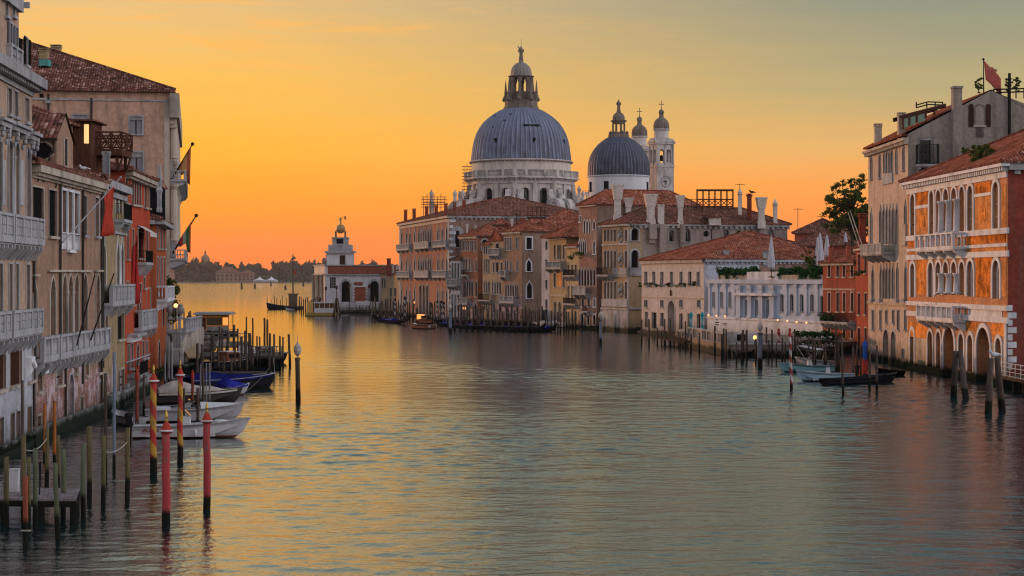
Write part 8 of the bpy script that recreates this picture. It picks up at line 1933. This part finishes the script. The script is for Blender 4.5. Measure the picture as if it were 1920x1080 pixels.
for px, py in ((1005, 613), (1030, 612), (1050, 613)): boat('small covered boat moored before the yellow houses', ground(px + 22, py + 2), ground(px - 6, py), 1.9, .6, 'grey', 'cover', 'covered boats before the yellow houses', ('cream', .1, .9, .8))
# low jetty behind the gondolas
for px0, px1, y0, y1, lb in ((840, 1000, 609, 613, 'low dark timber walkway behind the packed gondolas'),):
    a, c = ground(px0, y0, .9), ground(px1, y1, .9); Fq = Fac(a.to_2d(), c.to_2d()); t = thing('walkway', lb, 'jetty', ((a.x + c.x) / 2, (a.y + c.y) / 2, 0)); m = MB(); Fq.box(m, 0, Fq.L, .7, .9, -1.6, 0); m.build('deck', PM['grey'], t); m = MB()
    for i in range(14): Fq.box(m, Fq.L * i / 14, Fq.L * i / 14 + .2, -1, 2.0, -.25, -.05); Fq.box(m, Fq.L * i / 14, Fq.L * i / 14 + .2, -1, .69, -1.55, -1.35)
    Fq.box(m, 0, Fq.L, 1.85, 1.95, -.045, .03); m.build('post', PM['grey'], t)
# street lamps burning at the far quay
def lit_lamp(px, y, yb, Y, label, r=.28, s=1.5):
    c = W(px, y, Y); t = thing('quay_lamp', label, 'street lamp', (c.x, c.y, 0), 'lit lamps along the sunset bank'); m = MB(); m.tube([(c.x, c.y, ZY(yb, Y)), (c.x, c.y, c.z - r)], .07, 6); m.build('post', MT['iron'], t); m = MB(); m.ball(c, r, r, r * 1.3, 10, 6); m.build('globe', emit('lamp_bulb', (1.0, .40, .10), s), t); return t
lit_lamp(775.5, 567, 590, 428, 'small lit lamp before the pink palace'); lit_lamp(870.5, 578, 600, 392, 'lit orange lamp before the russet palace', .3); lit_lamp(1415.5, 633, 648, 222, 'bright orange lamp on the white palace water terrace', .2, 2.4)
# pergola hung with plants
t = thing('pergola', 'dark leafy pergola dotted with pale flowers beside the red house', 'pergola', (W(1530, 0, 222).x, 222, 0)); Yp = 222.0; m = MB(); rq = random.Random(31)
for i in range(20):
    px = 1502 + i * 3.4; clump(m, tuple(W(px, 628 + (4 if px > 1548 else 0) + rq.uniform(-2, 2), Yp + rq.uniform(0, 3))), (.9, 1.2, .5), 90, .16, rq); clump(m, tuple(W(px, 645 + rq.uniform(-2, 2), Yp + rq.uniform(0, 3))), (.8, 1.0, .35), 60, .14, rq)
m.build('foliage', MT['leaf_box'], t); m = MB()
for i in range(60): q = W(rq.uniform(1503, 1568), rq.choice((632, 633, 646, 648, 650)) + rq.uniform(-1.5, 1.5), Yp - .9); m.ball(q, rq.uniform(.06, .13), n=6, m=4)
m.build('blossom', MT['stone_white'], t); m = MB(); x0, x1 = W(1500, 0, Yp).x, W(1570, 0, Yp).x
for i in range(6):
    x = x0 + (x1 - x0) * i / 5
    for y in (Yp, Yp + 3.5): m.box(x - .1, x + .1, y - .1, y + .1, -.5, ZY(640, Yp))
m.box(x0, x1, Yp - .1, Yp + .1, ZY(640, Yp) + .002, ZY(638, Yp)); m.box(x0, x1, Yp - .3, Yp + 4, .8, 1.0); m.build('frame', MT['wood'], t)
# near right landing with white railing
t = thing('landing_stage', 'small landing stage with a white railing at the mosaic palace corner', 'landing stage', (41.5, 156, 0)); m = MB(); m.box(40.6, 48, 150, 161, .9, 1.1); m.build('deck', MT['wood'], t); m = MB()
for y in (150.5, 153.5, 156.5, 160): m.tube([(41, y, -1), (41, y, .898)], .22, 8); m.tube([(44, y, -1), (44, y, .898)], .22, 8)
m.build('pile_support', PM['grey'], t); m = MB(); Yr = 150.2
for zz_ in (1.2, 1.55, 1.9, 2.25): m.tube([(40.7, Yr, zz_), (47, Yr, zz_)], .035, 5); m.tube([(40.7, Yr, zz_), (40.7, 160.8, zz_)], .035, 5)
for i in range(7): m.tube([(40.7 + i, Yr, 1.1), (40.7 + i, Yr, 2.3)], .04, 5); m.tube([(40.7, Yr + i * 1.7, 1.1), (40.7, Yr + i * 1.7, 2.3)], .04, 5)
m.build('railing', MT['stone_white'], t)
# timber landing of the cream house
a, c = ground(1232, 633, .9), ground(1287, 640, .9); Fq = Fac(a.to_2d(), c.to_2d()); t = thing('house_landing', 'small timber landing with crossed railings at the cream house door', 'landing stage', ((a.x + c.x) / 2, (a.y + c.y) / 2, 0)); m = MB(); Fq.box(m, 0, Fq.L, .75, .9, -3.0, 0); m.build('deck', MT['wood'], t); m = MB()
for i in range(8):
    u = Fq.L * i / 7; m.tube([Fq.p(u, -1, -.1), Fq.p(u, 2.0, -.1)], .08, 6)
    if i < 7 and i != 3: m.tube([Fq.p(u, .95, -.1), Fq.p(u + Fq.L / 7, 1.9, -.1)], .04, 4); m.tube([Fq.p(u, 1.9, -.1), Fq.p(u + Fq.L / 7, .95, -.1)], .04, 4)
for z_ in (1.0, 1.9): m.tube([Fq.p(0, z_, -.1), Fq.p(Fq.L * 3 / 7, z_, -.1)], .05, 4); m.tube([Fq.p(Fq.L * 4 / 7, z_, -.1), Fq.p(Fq.L, z_, -.1)], .05, 4)
m.build('railing', MT['wood'], t)

# ------------------------------------------------------------------ timber jetty and floating station
t = thing('timber_jetty', 'dark timber jetty with stepped walkways reaching out from the shaded bank', 'jetty', (W(440, 0, 205).x, 205, 0)); m = MB(); Yj = 204.0
def slab(px0, px1, ya_, yb_, z, th=.25):
    m = MB(); p = [ground(px0, ya_, z), ground(px1, ya_, z), ground(px1, yb_, z), ground(px0, yb_, z)]; m.box8([q - Vector((0, 0, th)) for q in p] + p); m.build('deck', PM['grey'], t)
slab(345, 528, 668, 660, 1.2); slab(345, 470, 648, 640, 1.2); slab(345, 368, 660, 640, 1.22, .2); slab(395, 500, 700, 696, .9, .2); slab(350, 400, 634, 628, 1.4); slab(360, 405, 655, 649, 1.5, .12)
m = MB(); rj = random.Random(2)
for px in range(350, 530, 15):
    for y in (664, 645):
        if y == 645 and px > 470: continue
        g = ground(px, y, 1.2); m = MB(); m.tube([(g.x, g.y, -1), (g.x, g.y, .94)], .16, 6); m.build('pile_support', PM['grey'], t)
m = MB()
for y, a_, b_ in ((660, 350, 440), (640, 350, 470), (668, 470, 528), (632, 352, 445)):
    p, q = ground(a_, y, 1.25), ground(b_, y, 1.25)
    for z in (.55, 1.0): m.tube([p + Vector((0, 0, z)), q + Vector((0, 0, z))], .045, 5)
    for i in range(7): c = p.lerp(q, i / 6); m.tube([c, c + Vector((0, 0, 1.02))], .05, 5)
m.build('railing', MT['stone_grey'], t)
p, q = W(341, 636, 215), W(352, 655, 205)
m = MB(); a, c = ground(338, 640, 2.4), ground(352, 672, 1.3); m.box8([a, a + Vector((1.6, 0, 0)), c + Vector((1.2, 0, 0)), c] + [v + Vector((0, 0, .15)) for v in (a, a + Vector((1.6, 0, 0)), c + Vector((1.2, 0, 0)), c)]); m.build('gangway', plain('pale_plank', (.36, .25, .16), .8), t)
# boxes and covered goods lying on the jetty
for px, y, w, h, c_, lb in ((418, 648, 1.5, .7, 'cream', 'cream tarpaulin bundle on the jetty near its shore end'), (462, 662, 2.2, .8, 'white', 'white covered boat seat on the outer jetty')):
    g = ground(px, y, 1.21); m = MB(); m.box8([(g.x - w / 2, g.y - .5, 1.21), (g.x + w / 2, g.y - .5, 1.21), (g.x + w / 2, g.y + .5, 1.21), (g.x - w / 2, g.y + .5, 1.21), (g.x - w * .35, g.y - .3, 1.21 + h), (g.x + w * .3, g.y - .3, 1.21 + h * .8), (g.x + w * .3, g.y + .3, 1.21 + h * .8), (g.x - w * .35, g.y + .3, 1.21 + h)]); tag(m.build('tarpaulin', CV[c_], None, origin=(g.x, g.y, 1.21)), lb, 'tarpaulin')
Ys = 305.0; x0, x1 = W(367, 0, Ys).x, W(429, 0, Ys).x; zb_, zt_ = .6, ZY(590, Ys); t = thing('floating_station', 'floating water bus station with orange lit glazing and flat grey roof', 'station', ((x0 + x1) / 2, Ys, 0))
m = MB(); m.box(x0 - .6, x1 + .6, Ys - 1, Ys + 6, -.3, zb_); m.build('pontoon', HM['navy'], t); m = MB(); m.box(x0 - .35, x1 + .35, Ys - .6, Ys + 5.6, zt_, zt_ + .22); m.box(x0 - .1, x1 + .1, Ys - .3, Ys + 5, zt_ + .223, zt_ + .4); m.build('roof', MT['stone_grey'], t)
OR = plain('orange_panel', (.50, .20, .06), .6); m = MB()
for x in (x0, x0 + 1.6, x1 - 1.1, x1 - .12): m.box(x, x + .12, Ys, Ys + .12, zb_ + .002, zt_ - .002); m.box(x, x + .12, Ys + 4.8, Ys + 4.92, zb_ + .002, zt_ - .002)
m.box(x0, x1, Ys + .005, Ys + .115, zt_ - .45, zt_ - .003); m.box(x0 + 1.73, x1 - .13, Ys + .01, Ys + .11, zb_ + .9, zb_ + 1.1); m.build('frame', OR, t)
m = MB(); m.box(x0 + 1.73, x1 - .13, Ys + .02, Ys + .1, zb_ + .004, zb_ + .895); m.build('apron', MT['stone'], t); m = MB(); m.box(x0 + 1.73, x1 - 1.11, Ys + .04, Ys + .08, zb_ + 1.103, zt_ - .453); m.build('glazing', glassmat('station_glass', (.05, .045, .03), 1.5, .1), t)
m = MB(); m.box(x1 - .97, x1 - .13, Ys + .04, Ys + .08, zb_ + 1.103, zt_ - .453); m.build('lit_panel', emit('lit_panel', (1.0, .36, .08), .75), t)
m = MB(); m.box(x0 + .13, x0 + 1.59, Ys + .3, Ys + .4, zb_ + .01, zt_ - .46); m.build('ticket_booth', MT['wood_red'], t)
# water bus and workboat near the customs house
Yb = 462.0; x0, x1 = W(577, 0, Yb).x, W(630, 0, Yb).x; t = thing('water_bus', 'yellow and white water bus moored by the customs house', 'water bus', ((x0 + x1) / 2, Yb, 0)); m = MB(); m.box8([(x0 - .6, Yb - 1.4, -.3), (x1, Yb - 1.4, -.3), (x1, Yb + 1.6, -.3), (x0 - .6, Yb + 1.6, -.3), (x0 - .3, Yb - 1.8, .85), (x1 + .3, Yb - 1.8, .85), (x1 + .3, Yb + 2, .85), (x0 - .3, Yb + 2, .85)]); m.build('hull', HM['yellow'], t)
m = MB(); xm = W(588, 0, Yb).x; m.box(x0, xm, Yb - 1.5, Yb + 1.6, .853, 3.3); m.build('wheelhouse', plain('yellow_cabin', (.55, .33, .10), .5), t); m = MB(); m.box(xm + .3, x1 - .2, Yb - 1.6, Yb + 1.6, .853, 1.9); m.build('cabin', CV['white'], t); m = MB()
for i in range(5): x = xm + .3 + (x1 - xm - .62) * i / 4; m.box(x, x + .12, Yb - 1.6, Yb - 1.48, 1.903, 3.1); m.box(x, x + .12, Yb + 1.48, Yb + 1.6, 1.903, 3.1)
m.build('frame', CV['white'], t); m = MB(); m.box(xm + .43, x1 - .33, Yb - 1.56, Yb - 1.5, 1.91, 3.09); m.build('window', glassmat('bus_glass', (.10, .05, .02), 1.5, .1), t); m = MB(); m.box(xm + .1, x1 + .1, Yb - 1.9, Yb + 1.9, 3.103, 3.35); m.build('roof', CV['white'], t)
a, c = ground(568, 580), ground(499, 580); t, part = boat('dark mast boat with bare posts along its deck, out before the lagoon', a, c, 3.2, .9, 'navy', 'open', None, sheer=1.1, name='work_boat'); LL = (a - c).length
part('mast', MT['wood'], lambda m: (m.tube([(LL * .27, 0, .2), (LL * .27, 0, ZY(476, a.y))], [.28, .14], 6), m.tube([(LL * .27, 0, ZY(500, a.y)), (LL * .22, .2, ZY(512, a.y))], .12, 5)))
part('deckhouse', MT['wood'], lambda m: (m.box(LL * .16, LL * .38, -1.0, 1.0, .3, 4.2), m.box(LL * .14, LL * .4, -1.15, 1.15, 4.203, 4.6)))
part('post', MT['iron'], lambda m: [m.tube([(LL * f, s, .3), (LL * f, s, h)], .09, 5) for f, s, h in ((.45, -.9, 3.2), (.55, .9, 4.0), (.62, -.9, 2.8), (.7, .9, 3.4), (.78, -.6, 3.8), (.86, .4, 2.9), (.97, 0, 3.4), (.05, -.8, 3.6), (.1, .8, 2.6))])
part('flag', redcloth, lambda m: m.add([(LL * .27, .1, ZY(508, a.y)), (LL * .27 - 1.0, .1, ZY(508, a.y)), (LL * .27 - 1.0, .1, ZY(513, a.y)), (LL * .27, .1, ZY(513, a.y))], [(0, 1, 2, 3)]))
boat('white tender lying beside the mast boat', ground(552, 583), ground(535, 583), 1.8, .6, 'white', 'open', None)
for px, yt, yb, hd in ((611, 545, 586, 1), (631, 543, 587, 1), (655, 540, 588, 0), (692, 541, 587, 1), (600, 565, 586, 0)):
    c = ground(px, yb, .5); c.y = 492.0; c.x = (px - 960) / FPX * 492; m = MB(); z1 = ZY(yt, 492); m.tube([(c.x, c.y, .5), (c.x, c.y, z1)], .1, 5); m.lathe((c.x, c.y, z1), [(.08, 0), (.3, .2), (.34, .8), (.1, 1.1)], 8); tag(m.build('lamp_standard', MT['wood_red'], None, origin=(c.x, c.y, .5)), 'slim lamp standard on the customs house quay', 'street lamp', 'lamp standards on the customs quay')
t = thing('ferry_stage', 'white canopied ferry stage before the brick portal', 'landing stage', (W(676, 0, 478).x, 478, 0)); m = MB(); x0, x1 = W(668, 0, 478).x, W(694, 0, 478).x; m.box(x0 - 1.5, x1 + 1.5, 476, 482, .4, .7); m.build('deck', HM['navy'], t); m = MB(); m.box(x0, x1, 477, 481, 2.4, 3.3); m.build('canopy', CV['white'], t); m = MB()
for i in range(5): x = x0 + (x1 - x0 - .15) * i / 4; m.box(x, x + .15, 477, 477.15, .702, 2.398)
m.build('post', MT['wood_red'], t)

# ------------------------------------------------------------------ trees and rooftop plants
def tree(name, label, base, h, crown_c, crown_r, n, leaf, seed, mat='leaf', trunk_r=.35, knots=26):
    rt = random.Random(seed); t = thing(name, label, 'tree' if h > 4 else 'plant', base); m = MB(); top = Vector(crown_c)
    m.tube([base, base.lerp(top, .5) + Vector((rt.uniform(-.3, .3), 0, 0)), top], [trunk_r, trunk_r * .7, trunk_r * .3], 8); ends = []
    for i in range(knots):
        v = Vector((rt.gauss(0, 1), rt.gauss(0, 1), rt.gauss(0, 1))).normalized() * (rt.random() ** .45); e = top + Vector((v.x * crown_r[0], v.y * crown_r[1], v.z * crown_r[2])); s0 = base.lerp(top, rt.uniform(.55, 1)); mid = s0.lerp(e, .5) + Vector((0, 0, .1 * crown_r[2])); m.tube([s0, mid, e], [trunk_r * .3, trunk_r * .2, trunk_r * .06], 5); ends.append(e)
    m.build('trunk', MT['bark'], t); m = MB(); per = n // len(ends); cr = crown_r[0] * (.3 if len(ends) < 50 else .2)
    for e in ends:
        k = rt.uniform(.6, 1.25); clump(m, tuple(e), (cr * k, cr * k, cr * k * .7), int(per * k), leaf, rt)
    m.build('crown', MT[mat], t); return t
Yt = 275.0; tree('broadleaf_tree', 'loose green broadleaf tree rising behind the red house', W(1600, 505, Yt), 12, W(1596, 392, Yt), (4.0, 3.6, 5.4), 17000, .17, 11, 'leaf', .32, 90)
tree('broadleaf_tree', 'small grey green bushy tree on the terrace by the brick wing', W(1521, 505, 262), 3, W(1521, 484, 262), (1.3, 1.3, 1.5), 2200, .16, 12, 'leaf', .12, 16)
for px, y0, y1, lb in ((1836, 172, 146, 'slender potted shrub on the roof terrace left of the red flag'), (1867, 168, 146, 'slender potted shrub on the roof terrace close under the red flag'), (1891, 170, 148, 'conical shrub on the roof terrace beside the dark flue'), (1907, 168, 146, 'conical fir on the roof terrace nearest the picture edge')):
    c = W(px, y0, 203); tp = W(px, (y0 + y1) / 2, 203); tree('roof_shrub', lb, c, 2, tp, (.5, .5, .95), 900, .11, int(px), 'leaf', .05, 14)
c = bush_at; tree('roof_bush', 'wild feathery bush growing from the mosaic palace roof', Vector(W(1840, 318, 176)), 2, Vector(W(1838, 292, 176)), (1.7, 1.4, 1.1), 3200, .11, 15, 'leaf', .08, 22)
# extra pale poles crossing before the red chimney
for a, c in (((1594, 395), (1622, 475)), ((1590, 398), (1617, 480))):
    m = MB(); m.tube([W(a[0], a[1], 236), W(c[0], c[1], 226)], [.04, .06], 5); tag(m.build('slanting_pole', MT['stone_warm'], None, origin=W(c[0], c[1], 226)), 'thin pale pole slanting up beside the round red chimney', 'pole', 'pale slanting poles by the red chimney')

# ------------------------------------------------------------------ morning haze
hz = bpy.data.materials.new('haze'); hz.use_nodes = True; hz.node_tree.nodes.clear()
pv = hz.node_tree.nodes.new('ShaderNodeVolumePrincipled'); ho = hz.node_tree.nodes.new('ShaderNodeOutputMaterial'); hz.node_tree.links.new(pv.outputs[0], ho.inputs['Volume'])
pv.inputs['Color'].default_value = (.80, .78, .80, 1); pv.inputs['Density'].default_value = .000038; pv.inputs['Anisotropy'].default_value = .3
m = MB(); m.box(-2600, 2600, -300, 4250, -3.2, 95); tag(m.build('haze', hz), 'thin morning haze over the water', None, None, 'stuff')
